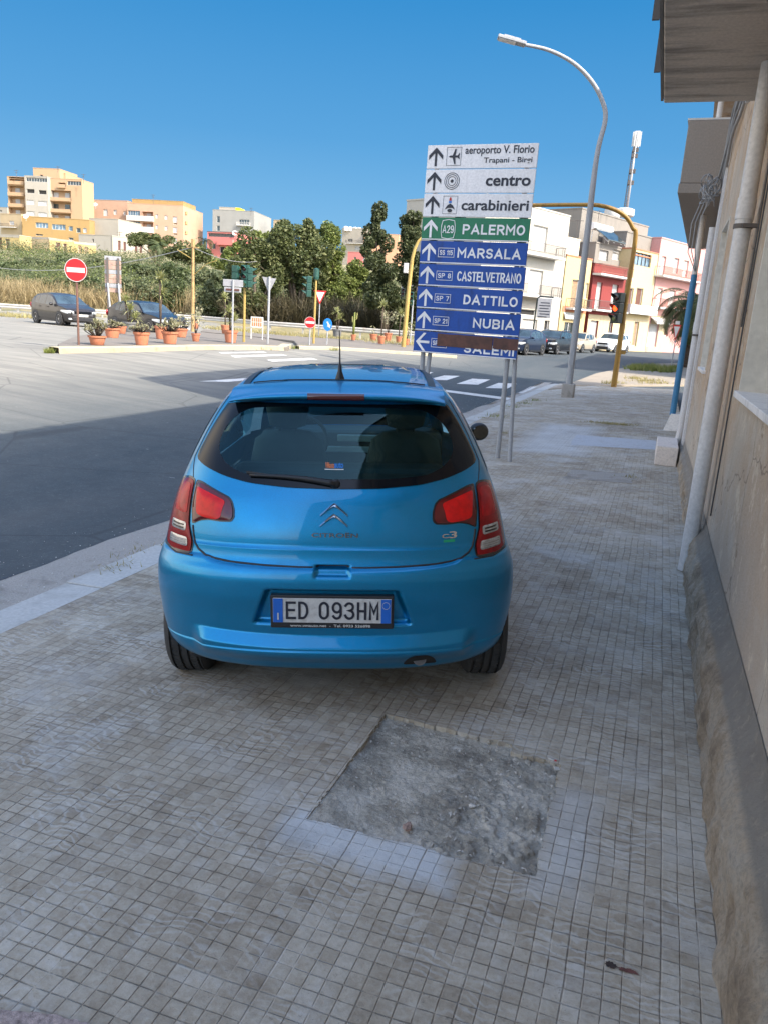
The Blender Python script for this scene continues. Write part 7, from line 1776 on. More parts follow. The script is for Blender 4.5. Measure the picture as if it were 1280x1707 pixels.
# ------------------------------------------------------------------ the blue hatchback
def blue_car():
    HD = RAD(19.8); lean = .052
    O = Vector((-1.175, 2.95, 0)); O.z = 0.035 * (O.x + 1.4) - .004
    nrm = Vector((-lean, 0, 1)).normalized()
    t = thing('blue_hatchback', 'bright metallic blue small hatchback parked on the tiled pavement, seen from behind', 'car', O)
    yd = Vector((-sin(HD), cos(HD), 0)); yd.z = -yd.dot(nrm) / nrm.z; yd.normalize(); xd = yd.cross(nrm)
    t.rotation_euler = Matrix((xd, yd, nrm)).transposed().to_euler()
    Wf = smooth_tab([(.19, .70), (.22, .76), (.25, .80), (.30, .829), (.40, .847), (.55, .856), (.66, .85), (.72, .836), (.78, .818), (.90, .789), (1.0, .760), (1.1, .724), (1.2, .682), (1.3, .632), (1.4, .572), (1.45, .532), (1.485, .50), (1.51, .465), (1.527, .41), (1.537, .33), (1.542, .22)])
    Yr = smooth_tab([(.19, .17), (.22, .11), (.26, .085), (.30, .07), (.36, .060), (.42, .048), (.50, .034), (.60, .012), (.66, .008), (.70, .014), (.73, .03), (.76, .042), (.85, .052), (1.0, .095), (1.055, .128), (1.2, .215), (1.4, .345), (1.45, .41), (1.485, .52), (1.51, .72), (1.527, .95), (1.537, 1.15), (1.542, 1.35)])
    Yf = smooth_tab([(.19, 3.75), (.25, 3.86), (.45, 3.92), (.6, 3.88), (.68, 3.80), (.75, 3.62), (.85, 3.30), (.93, 3.02), (1.0, 2.88), (1.2, 2.55), (1.4, 2.15), (1.47, 1.92), (1.51, 1.72), (1.542, 1.45)])
    Lr = smooth_tab([(.19, .42), (.7, .44), (1.0, .42), (1.4, .36), (1.49, .30), (1.542, .2)])
    NE = 2.75
    zseam = smooth_tab([(0, .722), (.06, .722), (.30, .726), (.45, .733), (.53, .742), (.57, .760), (.60, .80), (.61, .83)])
    def disp(x, z):
        ax = abs(x); d = 0
        # bumper stands proud below the tailgate seam
        zs = min(zseam(ax), .757 - .004 * sm(.6, .7, ax)); d -= .020 * sm(zs + .002, zs - .010, z)
        # sill lip channel: shelf at z .36-.40
        e = sm(.66, .58, ax); zc = .018 * (ax / .6) ** 2
        zz = z - zc
        d -= e * .046 * (1 - min(1, max(0, (zz - .352) / .052))) * sm(.24, .33, zz)
        pass
        # crease above the lip
        d -= .006 * sm(.47, .485, z) * sm(.50, .487, z) * sm(.55, .3, ax) * 0
        # number plate recess
        hw = .345 - (z - .465) * .36
        if .44 < z < .66:
            k = sm(hw + .012, hw - .012, ax) * sm(.455, .467, z) * sm(.632, .620, z)
            d += .042 * k
        # handle recess
        k = sm(.078, .068, ax) * sm(.684, .694, z) * sm(.735, .728, z); d += .035 * k
        # tailgate soft hollow around the badge
        return d
    def surf(x, z, off=0.0):
        w_ = Wf(z); r = min(.9995, abs(x) / w_)
        return Yr(z) + Lr(z) * (1 - (1 - r ** NE) ** (1 / NE)) + disp(x, z) - off
    # --- body shell from stacked contours
    zs = list(np.arange(.19, .34, .015)) + list(np.arange(.34, .44, .005)) + list(np.arange(.44, .66, .0075)) + list(np.arange(.66, .80, .005)) + list(np.arange(.80, 1.40, .02)) + list(np.arange(1.40, 1.52, .01)) + [1.522, 1.528, 1.533, 1.537, 1.540, 1.542]
    rear = [i / 75 * .86 for i in range(76)]
    ph0 = math.asin(.86 ** (NE / 2)); rear += [sin(ph0 + (pi / 2 - ph0) * i / 26) ** (2 / NE) for i in range(1, 27)]
    sides = np.linspace(0, 1, 30)[1:-1]
    fr_ = [sin(pi / 2 * (1 - i / 22)) ** (2 / 2.4) for i in range(23)]
    rows = []; 
    bod = MB(); key = []
    for z in zs:
        w_ = Wf(z); yr, yf, lr = Yr(z), Yf(z), Lr(z); lf = min(.75, (yf - yr) * .3); half = []
        for r in rear: half.append((r * w_, yr + lr * (1 - (1 - min(1, r) ** NE) ** (1 / NE)) + disp(r * w_, z)))
        ya = yr + lr + disp(w_, z); yb = yf - lf
        bulge = .012 * sm(.2, .5, z) * sm(1.0, .8, z)
        for s_ in sides: half.append((w_ + bulge * sin(pi * s_), ya + (yb - ya) * s_))
        for r in fr_: half.append((r * w_ * 1.0, yb + lf * (1 - r ** 2.4) ** (1 / 2.4)))
        row = [(x, y, z) for x, y in half] + [(-x, y, z) for x, y in half[-2:0:-1]]
        rows.append(row)
    n = len(rows[0]); nr = len(rear)
    bod.v = [p for r in rows for p in r]
    # openings
    def in_poly(px, pz, poly):
        c = False; j = len(poly) - 1
        for i in range(len(poly)):
            if (poly[i][1] > pz) != (poly[j][1] > pz) and px < (poly[j][0] - poly[i][0]) * (pz - poly[i][1]) / (poly[j][1] - poly[i][1]) + poly[i][0]: c = not c
            j = i
        return c
    def mirror(pts): return pts + [(-x, z) for x, z in pts[::-1] if abs(x) > 1e-6]
    win = mirror([(0, 1.057), (.20, 1.060), (.38, 1.074), (.50, 1.096), (.60, 1.125), (.655, 1.150), (.645, 1.185), (.605, 1.265), (.565, 1.335), (.525, 1.395), (.515, 1.408), (.40, 1.410), (0, 1.410)])
    clear = mirror([(0, 1.095), (.25, 1.098), (.42, 1.112), (.495, 1.145), (.535, 1.19), (.540, 1.235), (.515, 1.30), (.465, 1.352), (.40, 1.385), (.25, 1.396), (0, 1.398)])
    hole = [(x * .965, 1.24 + (z - 1.24) * .90) for x, z in win]
    wsc = mirror([(0, 1.02), (.55, 1.02), (.60, 1.05), (.50, 1.38), (.44, 1.46), (0, 1.475)])
    sideA = [(.98, 1.02), (2.05, .99), (2.55, 1.02), (2.30, 1.20), (1.95, 1.40), (1.0, 1.42), (.75, 1.28), (.80, 1.10)]
    keep = []
    for i in range(len(rows) - 1):
        for j in range(n):
            f = (i * n + j, i * n + (j + 1) % n, (i + 1) * n + (j + 1) % n, (i + 1) * n + j)
            c = [sum(bod.v[k][a] for k in f) / 4 for a in range(3)]
            if c[1] < 1.0 and abs(c[0]) < Wf(c[2]) * .985 and in_poly(c[0], c[2], hole): continue
            if c[1] > 1.7 and in_poly(c[0], c[2], wsc): continue
            if abs(c[0]) > Wf(c[2]) * .9 and c[1] > .6 and in_poly(c[1], c[2], sideA): continue
            # rear wheel arches
            if abs(c[0]) > .58 and min((c[1] - .60) ** 2 + (c[2] - .30) ** 2, (c[1] - 3.07) ** 2 + (c[2] - .30) ** 2) < .325 ** 2 and c[1] > .28: continue
            keep.append(f)
    keep.append(tuple((len(rows) - 1) * n + j for j in range(n)))
    bod.f = keep
    body = bod.build('body', M['blue_paint'], t, smooth=True)
    # radial patch on the rear surface
    def patch(name, poly, mat, off=.003, parent=t, dome=0.0, rings=10, edge=.004, c=None, sub=6, side=False, smooth=True):
        pts = []
        for i in range(len(poly)):
            a, b = poly[i], poly[(i + 1) % len(poly)]; L = math.hypot(b[0] - a[0], b[1] - a[1]); k = max(1, int(L / .02))
            for s_ in range(k): pts.append((a[0] + (b[0] - a[0]) * s_ / k, a[1] + (b[1] - a[1]) * s_ / k))
        cx = c[0] if c else sum(p[0] for p in pts) / len(pts); cz = c[1] if c else sum(p[1] for p in pts) / len(pts)
        mb = MB(); rws = []
        for r in range(rings + 1):
            f = r / rings; row = []
            for (x, z) in pts:
                X = cx + (x - cx) * f; Z_ = cz + (z - cz) * f; o = off + dome * (1 - f ** 4)
                if side: sg = side; row.append((sg * (Wf(Z_) + o), X, Z_))
                else: row.append((X, surf(X, Z_, o), Z_))
            rws.append(row)
        last = rws[-1]
        if side: rws.append([(p[0] - side * (off + edge), p[1], p[2]) for p in last])
        else: rws.append([(p[0], p[1] + off + edge, p[2]) for p in last])
        mb.v.append(tuple(rws[0][0])); m_ = len(pts)
        for row in rws[1:]: mb.v += [tuple(p) for p in row]
        for j in range(m_): mb.f.append((0, 1 + (j + 1) % m_, 1 + j))
        for i in range(len(rws) - 2):
            for j in range(m_): a = 1 + i * m_; b = a + m_; mb.f.append((a + j, a + (j + 1) % m_, b + (j + 1) % m_, b + j))
        return mb.build(name, mat, parent, smooth=smooth, sharp=50)
    def rnd_poly(poly, r=.02, k=5):
        out = []
        m_ = len(poly)
        for i in range(m_):
            p0, p1, p2 = Vector(poly[i - 1]), Vector(poly[i]), Vector(poly[(i + 1) % m_])
            a = (p0 - p1); b = (p2 - p1); rr = min(r, a.length * .45, b.length * .45); a = p1 + a.normalized() * rr; b = p1 + b.normalized() * rr
            for s_ in range(k + 1):
                t_ = s_ / k; q = a.lerp(p1, t_).lerp(p1.lerp(b, t_), t_); out.append((q.x, q.y))
        return out
    # --- rear window: glass with black ceramic border
    def ringpatch(name, outer, inner, mat, off, parent):
        m_ = 160
        def res(poly):
            P2 = [Vector(p) for p in poly]; Ls = [0]
            for i in range(len(P2)): Ls.append(Ls[-1] + (P2[(i + 1) % len(P2)] - P2[i]).length)
            out = []
            for k in range(m_):
                s_ = Ls[-1] * k / m_; i = 0
                while Ls[i + 1] < s_: i += 1
                out.append(P2[i].lerp(P2[(i + 1) % len(P2)], (s_ - Ls[i]) / max(1e-9, Ls[i + 1] - Ls[i])))
            return out
        # match by angle
        c = Vector((0, 1.24)); 
        def byang(poly):
            out = []
            for k in range(m_):
                a = 2 * pi * k / m_; dv = Vector((cos(a) * 2.2, sin(a))).normalized(); best = None
                for i in range(len(poly)):
                    p, q = Vector(poly[i]) - c, Vector(poly[(i + 1) % len(poly)]) - c; e = q - p
                    den = dv.x * e.y - dv.y * e.x
                    if abs(den) < 1e-12: continue
                    tt = (p.x * e.y - p.y * e.x) / den; u = (p.x * dv.y - p.y * dv.x) / den
                    if tt > 0 and -1e-6 <= u <= 1 + 1e-6: best = tt if best is None else max(best, tt)
                out.append(c + dv * best)
            return out
        o_, i_ = byang(outer), byang(inner); rws = []
        for r in range(9):
            f = r / 8; rws.append([(q.x, surf(q.x, q.y, off), q.y) for q in (a.lerp(b, f) for a, b in zip(i_, o_))])
        rws.append([(q.x, surf(q.x, q.y, -.004), q.y) for q in o_])
        return MB().grid(rws, True).build(name, mat, parent, smooth=True, sharp=60)
    winr = rnd_poly(win, .03); clr = rnd_poly(clear, .05)
    wo = patch('rear_window', clr, M['car_glass_clear'], .004, t, 0, 14, -.003)
    ringpatch('window_border', winr, [(x * .995, 1.24 + (z - 1.24) * .995) for x, z in clr], M['black_gloss'], .004, wo)
    # --- tail lights
    for sg in (1, -1):
        lab = None
        A = [(sg * x, z) for x, z in [(.640, 1.066), (.668, 1.074), (.700, 1.068), (.728, 1.055), (.750, 1.00), (.770, .93), (.785, .86), (.797, .80), (.800, .765), (.755, .752), (.700, .748), (.640, .752), (.632, .80), (.652, .88), (.650, .96)]]
        B = [(sg * x, z) for x, z in [(.634, 1.066), (.60, 1.062), (.54, 1.040), (.462, 1.012), (.447, .995), (.436, .96), (.436, .925), (.450, .908), (.50, .905), (.56, .908), (.60, .900), (.640, .880), (.646, .96)]]
        lo = patch('tail_light', rnd_poly(A, .012, 3), M['lamp_frame'], .003, t, 0, 8, .006)
        patch('light_frame', rnd_poly(B, .012, 3), M['lamp_frame'], .003, lo, 0, 8, .006, c=(sg * .56, .97))
        def shr(poly, k, c=None):
            cx = c[0] if c else sum(p[0] for p in poly) / len(poly); cz = c[1] if c else sum(p[1] for p in poly) / len(poly)
            return [(cx + (x - cx) * (1 - k[0]), cz + (z - cz) * (1 - k[1])) for x, z in poly]
        A2 = shr(A, (.10, .045)); B2 = shr(B, (.075, .10), (sg * .55, .975))
        patch('outer_lens', rnd_poly(A2, .012, 3), M['lens_red'], .008, lo, .006, 8, .008)
        patch('inner_lens', rnd_poly(B2, .012, 3), M['lens_red_dark'], .008, lo, .006, 8, .008, c=(sg * .56, .97))
        patch('bright_lens', rnd_poly([(sg * x, z) for x, z in [(.625, 1.043), (.54, 1.018), (.478, .997), (.492, .962), (.500, .925), (.52, .915), (.58, .920), (.618, .930)]], .015, 4), M['lens_bright'], .0145, lo, .004, 6, .004, c=(sg * .56, .97))
        patch('upper_lens', rnd_poly([(sg * x, z) for x, z in [(.660, 1.050), (.70, 1.050), (.722, 1.035), (.738, .975), (.745, .930), (.70, .925), (.668, .925), (.664, .98)]], .015, 4), M['lens_mid'], .0145, lo, .003, 6, .004)
        cw = [(sg * x, z) for x, z in [(.668, .886), (.752, .888), (.757, .850), (.671, .847)]]
        patch('indicator_lens', rnd_poly(cw, .012, 4), M['lens_clear'], .0150, lo, .003, 5, .004)
        patch('indicator_slot', rnd_poly([(sg * x, z) for x, z in [(.680, .877), (.742, .879), (.743, .872), (.681, .870)]], .004, 3), M['lamp_frame'], .0195, lo, .0, 3, .002)
        patch('indicator_slot', rnd_poly([(sg * x, z) for x, z in [(.681, .864), (.744, .865), (.745, .858), (.682, .857)]], .004, 3), M['lamp_frame'], .0195, lo, .0, 3, .002)
        cw = [(sg * x, z) for x, z in [(.662, .822), (.762, .824), (.768, .785), (.660, .781)]]
        patch('reversing_lens', rnd_poly(cw, .012, 4), M['lens_clear'], .0150, lo, .003, 5, .004)
        for k in range(3):
            z = .790 + .010 * k; patch('reversing_rib', [(sg * .670, z), (sg * .755, z + .001), (sg * .755, z + .004), (sg * .670, z + .003)], M['steel'], .0192, lo, 0, 2, .002)
    # --- seams
    def seam(pts, r=.0035, name='panel_gap', off=-.001, parent=body, mat='black_plastic', k=8):
        pp_ = []
        for i in range(len(pts) - 1):
            for s_ in range(k): x = pts[i][0] + (pts[i + 1][0] - pts[i][0]) * s_ / k; z = pts[i][1] + (pts[i + 1][1] - pts[i][1]) * s_ / k; pp_.append((x, surf(x, z, off), z))
        x, z = pts[-1]; pp_.append((x, surf(x, z, off), z)); return MB().tube(pp_, r, 6).build(name, M[mat], parent, smooth=True)
    _sl = [(0, .724), (.15, .724), (.30, .728), (.45, .735), (.53, .744), (.575, .756), (.605, .775), (.622, .80), (.630, .84), (.634, .875)]
    seam([(-a, b) for a, b in _sl[::-1]] + _sl[1:], .0055, k=5)
    for sg in (1, -1):
        seam([(sg * .655, 1.068), (sg * .665, 1.115), (sg * .668, 1.15)], .0028)
        seam([(sg * .668, 1.15), (sg * .62, 1.26), (sg * .575, 1.345), (sg * .53, 1.42)], .003)
        seam([(sg * .63, .748), (sg * .72, .746), (sg * .80, .757)], .004)
    # black roof strips
    for sg in (1, -1):
        def zroof(x, y):
            lo, hi = 1.2, 1.542
            for _ in range(24):
                zc = (lo + hi) / 2; w_ = Wf(zc)
                ins = abs(x) < w_ and y > Yr(zc) + Lr(zc) * (1 - (1 - min(1, abs(x) / w_) ** NE) ** (1 / NE)) and y < Yf(zc) - .3 * (abs(x) / w_) ** 3
                if ins: lo = zc
                else: hi = zc
            return lo
        rs = []
        for (x, y, z) in [(.452 - .012 * k / 14, .56 + .1 * k, 0) for k in range(14)]:
            rs.append([(sg * (xx - .0), y, zroof(xx, y) + .005) for xx in (x - .018, x - .006, x + .006, x + .018)])
        rs2 = [[(p[0], p[1], p[2] - .02) for p in r] for r in rs]
        MB().grid(rs).grid(rs2).build('roof_strip', M['black_plastic'], t, smooth=True)
    # spoiler
    rws = []
    for i in range(41):
        u = -1 + i / 20; x = u * .50; e = max(0, 1 - abs(u) ** 6); k = (1 - .22 * abs(u) ** 3)
        yb_ = .285 + .075 * abs(u) ** 2.5 + .02 * (1 - e); zt = 1.462 - .030 * abs(u) ** 2.6 - .012 * (1 - e)
        zr_ = 1.497 - .03 * abs(u) ** 3
        h = .030 * k * (.3 + .7 * e)
        rws.append([(x, .60, zr_ + .004), (x, .47, zr_ - .004), (x, yb_ + .05, zt + .006), (x, yb_ + .012, zt + .0), (x, yb_, zt - .010), (x, yb_ + .004, zt - h * .8), (x, yb_ + .02, zt - h), (x, .37, zt - h - .012), (x, .42, zt - h - .006), (x, .60, 1.46)])
    sp = MB().grid([list(r) for r in rws], False)
    spo = sp.build('spoiler', M['blue_paint'], t, smooth=True, sharp=60)
    md = spo.modifiers.new('s', 'SUBSURF'); md.levels = md.render_levels = 2
    gp = []
    for i in range(31):
        x = -.415 + .83 * i / 30; u = abs(x) / .5; gp.append((x, .585 + (.02 if u < .55 else .0) , 1.497 - .03 * u ** 3 + .0072))
    MB().tube(gp, .0034, 6).build('spoiler_gap', M['black_plastic'], spo)
    # third brake light
    bl = MB(); rr_ = []
    for i in range(15):
        x = -.128 + .256 * i / 14; yb_ = .285 + .075 * (abs(x) / .5) ** 2.5; e = .8 + .2 * (1 - (abs(x) / .128) ** 6)
        rr_.append([(x, yb_ + .012, 1.461 * 1 + .000), (x, yb_ - .004, 1.456), (x, yb_ - .006, 1.445), (x, yb_ - .003, 1.436 - .004 * e), (x, yb_ + .02, 1.430)])
    bl.grid(rr_); blo = bl.build('brake_light', M['lens_third'], t, smooth=True)
    # wiper
    wp = MB(); pw = []
    for i in range(13):
        f = i / 12; x = .01 - .385 * f; z = 1.080 + .026 * f + .010 * sin(pi * f); pw.append((x, surf(x, z, .016), z))
    wp.tube(pw, [.015 - .009 * (i / 12) for i in range(13)], 8); 
    wo_ = wp.build('rear_wiper', M['black_plastic'], t, smooth=True)
    wp = MB().ball((.005, surf(.005, 1.080, .012), 1.080), .024, .016, .020, 14, 8); wp.build('wiper_hub', M['black_plastic'], wo_, smooth=True)
    wb = MB(); pw = []
    for i in range(13):
        f = i / 12; x = -.03 - .36 * f; z = 1.086 + .030 * f; pw.append((x, surf(x, z, .009), z))
    wb.tube(pw, .006, 6); wb.build('wiper_blade', M['rubber'], wo_)
    # sticker in the window
    def tsurf(body_, x0, x1, z0, z1, off, bold, mat, name, parent, th=.002):
        v, f = text_mb(body_, x0, x1, z0, z1, 0, th, bold); mb = MB(); mb.add([(p.x, surf(p.x, p.z, off) + p.y, p.z) for p in v], f); return mb.build(name, mat, parent, fix=False)
    st = patch('window_sticker', [(-.042, 1.135), (.042, 1.135), (.042, 1.138), (-.042, 1.138)], M['sign_letter'], .006, t, 0, 2, .001)
    tsurf('VMauto', -.04, .0, 1.142, 1.166, .006, .03, M['orange'], 'sticker_lettering', st); tsurf('auto', .0, .04, 1.142, 1.166, .006, .03, M['sign_sky'], 'sticker_lettering', st)
    # badge: double chevrons
    def chev(zc):
        mb = MB(); rr2 = []
        for i in range(-10, 11):
            u = i / 10; x = .004 + .060 * u; zt = zc - .046 * abs(u) ** 1.25; hgt = .020 * (1 - .35 * abs(u)) ; e = .012 * (1 - abs(u) ** 3 * .5)
            rr2.append([(x, surf(x, zt, .001), zt), (x, surf(x, zt - hgt * .15, .003 + e * .6), zt - hgt * .2), (x, surf(x, zt - hgt * .5, .004 + e), zt - hgt * .5), (x, surf(x, zt - hgt, .001), zt - hgt)])
        return mb.grid(rr2)
    bo = chev(1.000).build('chevron_badge', M['chrome'], t, smooth=True, sharp=40); chev(.956).build('lower_chevron', M['chrome'], bo, smooth=True, sharp=40)
    tsurf('CITROËN', -.092, .110, .856, .878, .002, .012, M['chrome_dark'], 'maker_lettering', t, .004)
    c3 = tsurf('C', .480, .512, .848, .866, .002, .012, M['chrome'], 'model_lettering', t, .004); tsurf('3', .514, .548, .846, .876, .002, .012, M['chrome'], 'model_numeral', c3, .004)
    patch('green_tag', [(.488, .828), (.540, .829), (.540, .840), (.488, .839)], M['green_tag'], .003, t, 0, 2, .002)
    # number plate
    yp = .012
    pf = MB().box(-.272, .272, yp - .004, yp + .03, .447, .602).build('plate_frame', M['black_plastic'], t, bevel=.006)
    po = MB().box(-.260, .260, yp - .010, yp - .005, .476, .590).build('number_plate', M['plate_white'], pf, bevel=.002)
    for (a, b) in ((-.2585, -.216), (.216, .2585)): MB().box(a, b, yp - .0125, yp - .0105, .478, .588).build('blue_band', M['plate_blue'], po) if False else MB().box(a, b, yp - .0125, yp - .0105, .478, .588).build('blue_band', M['plate_blue'], pf)
    xs_ = [(-.203, -.158, 'E'), (-.148, -.103, 'D'), (-.058, -.013, '0'), (-.001, .044, '9'), (.054, .099, '3'), (.110, .152, 'H'), (.163, .206, 'M')]
    for a, b, c in xs_:
        v, f = stroke_text(c, a, b, .493, .575, yp - .0105, .0025, .0105); MB().add(v, f).build('plate_character', M['sign_black'], pf, fix=False)
    ch = MB(); v, f = text_mb('I', -.240, -.234, .490, .522, yp - .0126, .0015, .01); ch.add(v, f)
    for k in range(24):
        a0, a1 = k * pi / 12, (k + 1) * pi / 12; r1, r2 = .0150, .0165; cx, cz = .237, .560
        ch.prism([(cx + r1 * cos(a0), cz + r1 * sin(a0)), (cx + r2 * cos(a0), cz + r2 * sin(a0)), (cx + r2 * cos(a1), cz + r2 * sin(a1)), (cx + r1 * cos(a1), cz + r1 * sin(a1))], yp - .0140, yp - .0127)
    ch.build('plate_marks', M['frame_white'], pf, fix=False)
    ch = MB(); v, f = text_mb('www.vmauto.net  -  Tel. 0923 526898', -.185, .170, .455, .467, yp - .0045, .0015, .015); ch.add(v, f); ch.build('frame_lettering', M['frame_white'], pf, fix=False)
    # exhaust
    ex = MB().lathe([(.026, -.03), (.030, -.03), (.030, .25), (.026, .25), (.025, -.03)], 20, Matrix.Translation((.395, .10, .278)) @ Matrix.Rotation(-pi / 2, 4, 'X'))
    eo = ex.build('exhaust_pipe', M['steel'], t, smooth=True, sharp=40)
    MB().lathe([(.001, .02), (.025, .02)], 16, Matrix.Translation((.395, .10, .278)) @ Matrix.Rotation(-pi / 2, 4, 'X')).build('pipe_bore', M['win_dark'], eo)
    cut = MB(); pts = [(.325, .262), (.340, .300), (.365, .322), (.43, .322), (.455, .300), (.470, .262)]
    patch('exhaust_cutout', rnd_poly([(.318, .245), (.338, .292), (.365, .314), (.43, .314), (.458, .292), (.478, .245)], .015, 3), M['win_dark'], .002, t, 0, 5, .002)
    # underbody
    MB().box(-.70, .70, .22, 3.6, .20, .26).build('underbody', M['black_plastic'], t, bevel=.03)
    MB().box(-.60, .60, .45, .62, .24, .34).build('rear_axle', M['black_plastic'], t, bevel=.03)
    # wheels
    for y in (.60, 3.07):
        for sg in (1, -1):
            make_wheel(t, (sg * .742, y, .302), .302, .195, ax=sg, tread=True)
    # antenna
    an = MB().lathe([(.024, 0), (.022, .012), (.011, .045), (.008, .075), (.0001, .08)], 16, Matrix.Translation((0, .66, 1.498)))
    ao = an.build('antenna', M['black_plastic'], t, smooth=True)
    MB().tube([(0, .66, 1.55), (0, .655, 1.62), (-.002, .645, 1.74)], [.006, .004, .0025], 6).build('antenna_rod', M['black_plastic'], ao)
    # mirrors
    for sg in (1, -1):
        mo = MB().ball((sg * .885, 2.10, 1.075), .068, .06, .062, 20, 12).build('door_mirror', M['black_plastic'], t, smooth=True)
        MB().box(sg * .80 - .06, sg * .80 + .06, 2.08, 2.13, 1.02, 1.05).build('mirror_arm', M['black_plastic'], mo, bevel=.01)
        MB().lathe([(.001, 0), (.9, 0), (1, .04)], 24, Matrix.Translation((sg * .887, 2.036, 1.077)) @ Matrix.Rotation(RAD(6) * sg, 4, 'Z') @ Matrix.Rotation(pi / 2, 4, 'X') @ Matrix.Diagonal((.055, .048, -.05, 1))).build('mirror_glass', M['mirror'], mo)
    # side glass and windscreen
    for sg in (1, -1):
        patch('side_window', rnd_poly(sideA, .06), M['screen_glass'], .004, t, 0, 10, -.004, side=sg)
        patch('quarter_window', rnd_poly([(.40, 1.09), (.62, 1.07), (.72, 1.13), (.66, 1.30), (.50, 1.34)], .03), M['black_gloss'], .004, t, 0, 6, .004, side=sg) if False else None
        q = MB(); rws = []
        for z in np.linspace(1.09, 1.36, 10):
            w_ = Wf(z); row = []
            for a in range(8):
                y0_, y1_ = Yr(z) + Lr(z) * .72, .74 - .15 * (z - 1.09); y = y0_ + (y1_ - y0_) * a / 7
                u = min(1, max(0, (y - Yr(z)) / Lr(z))); x = w_ * (1 - (1 - u) ** NE) ** (1 / NE) if u < 1 else w_
                row.append((sg * (x + .004), y, z))
            rws.append(row)
        q.grid(rws); q.build('quarter_window', M['black_gloss'], t, smooth=True)
    ws = MB(); rws = []
    for z in np.linspace(1.0, 1.49, 16):
        w_ = Wf(z); rws.append([(x * (w_ - .02), Yf(z) - .32 * abs(x) ** 2.4 + .006, z) for x in np.linspace(-.93, .93, 21)])
    ws.grid(rws).build('windscreen', M['screen_glass'], t, smooth=True)
    # interior
    inn = MB().box(-.70, .70, .20, 3.0, .27, .60).build('cabin_floor', M['interior'], t)
    def seat(x, y, w_, hz, headz, name):
        s_ = MB(); rr3 = []
        for (z, hw, d_) in [(.62, .23, .10), (.75, .245, .12), (.95, .24, .12), (1.08, .21, .10), (1.13, .14, .07), (1.145, .05, .03)]:
            rr3.append([(x + hw * cos(a) * w_, y + .10 * (z - .6) * -1.2 + d_ * .9 * sin(a), z) for a in [2 * pi * k / 16 for k in range(16)]])
        s_.grid(rr3, True)
        o = s_.build(name, M['interior'], t, smooth=True)
        h = MB(); rr3 = []
        for (z, hw, d_) in [(headz - .115, .06, .03), (headz - .10, .11, .045), (headz, .13, .055), (headz + .08, .12, .05), (headz + .10, .07, .03), (headz + .105, .01, .005)]:
            rr3.append([(x + hw * cos(a), y - .11 + d_ * sin(a), z) for a in [2 * pi * k / 16 for k in range(16)]])
        h.grid(rr3, True); h.tube([(x - .05, y - .1, 1.08), (x - .05, y - .11, headz)], .008, 6).tube([(x + .05, y - .1, 1.08), (x + .05, y - .11, headz)], .008, 6)
        h.build('headrest', M['interior'], o, smooth=True); return o
    seat(-.36, 1.62, 1, 0, 1.27, 'front_seat'); seat(.36, 1.66, 1, 0, 1.27, 'front_seat')
    MB().box(-.56, .56, .72, .88, .58, 1.06).build('rear_bench', M['interior'], t, bevel=.05)
    MB().box(-.60, .60, .20, .74, 1.0, 1.02).build('parcel_shelf', M['interior'], t)
    ds = MB().box(-.66, .66, 2.35, 2.75, .72, 1.035).build('dashboard', M['interior'], t, bevel=.05)
    MB().box(-.10, .30, 2.335, 2.349, .96, 1.01).build('dash_trim', M['dash_silver'], ds, bevel=.01)
    MB().box(-.25, .56, 2.335, 2.349, .88, .925).build('dash_trim', M['dash_silver'], ds, bevel=.01)
    sw = MB(); sw.tube([(-.34 + .18 * cos(a), 2.12 - .06 * sin(a), 1.0 + .17 * sin(a)) for a in [2 * pi * k / 28 for k in range(29)]], .013, 8, False); sw.box(-.40, -.28, 2.11, 2.15, .95, 1.03)
    sw.tube([(-.50, 2.12, 1.0), (-.18, 2.12, 1.0)], .012, 6); sw.build('steering_wheel', M['interior'], t, smooth=True, sharp=50)
    MB().box(-.10, .10, 2.05, 2.07, 1.37, 1.43).build('interior_mirror', M['black_plastic'], t, bevel=.01)
    return t
M['car_glass_clear'] = glass_mat('tinted_car_glass', (.42, .80, .86), .01); M['screen_glass'] = glass_mat('windscreen_glass', (.80, .92, .92), .0)
M['lamp_frame'] = plain('lamp_black_frame', (.008, .006, .006), .25, coat=.5)
M['lens_red'] = plain('lens_red', (.26, .004, .006), .2, coat=.15, spec=.3, var=.3, scale=18); M['lens_red_dark'] = plain('lens_deep_red', (.11, .004, .006), .12, coat=.5, var=.3, scale=18)
M['lens_bright'] = plain('lens_bright_red', (.72, .008, .008), .2, coat=.12, spec=.3, var=.2, scale=25); M['lens_mid'] = plain('lens_mid_red', (.42, .005, .008), .2, coat=.12, spec=.3, var=.3, scale=20)
M['lens_clear'] = plain('lens_clear', (.48, .46, .43), .15, .4, coat=.6, var=.35, scale=60); M['lens_third'] = plain('brake_lens', (.07, .004, .006), .15, coat=1)
M['chrome_dark'] = plain('dulled_chrome', (.16, .18, .20), .25, .9); M['green_tag'] = plain('green_tag', (.01, .36, .16), .4)
M['plate_white'] = stained('plate_white', (.56, .55, .53), (.30, .28, .26), rough=.4, scale=14, amt=.6, bumpk=0, streak=False); M['plate_blue'] = plain('plate_blue', (.01, .12, .52), .4)
M['interior'] = plain('dark_cabin_fabric', (.05, .055, .06), .8); M['dash_silver'] = plain('dash_light_trim', (.55, .58, .60), .4)
M['mirror'] = plain('mirror_glass', (.10, .105, .10), .02, 1.0, .02)
blue_car()

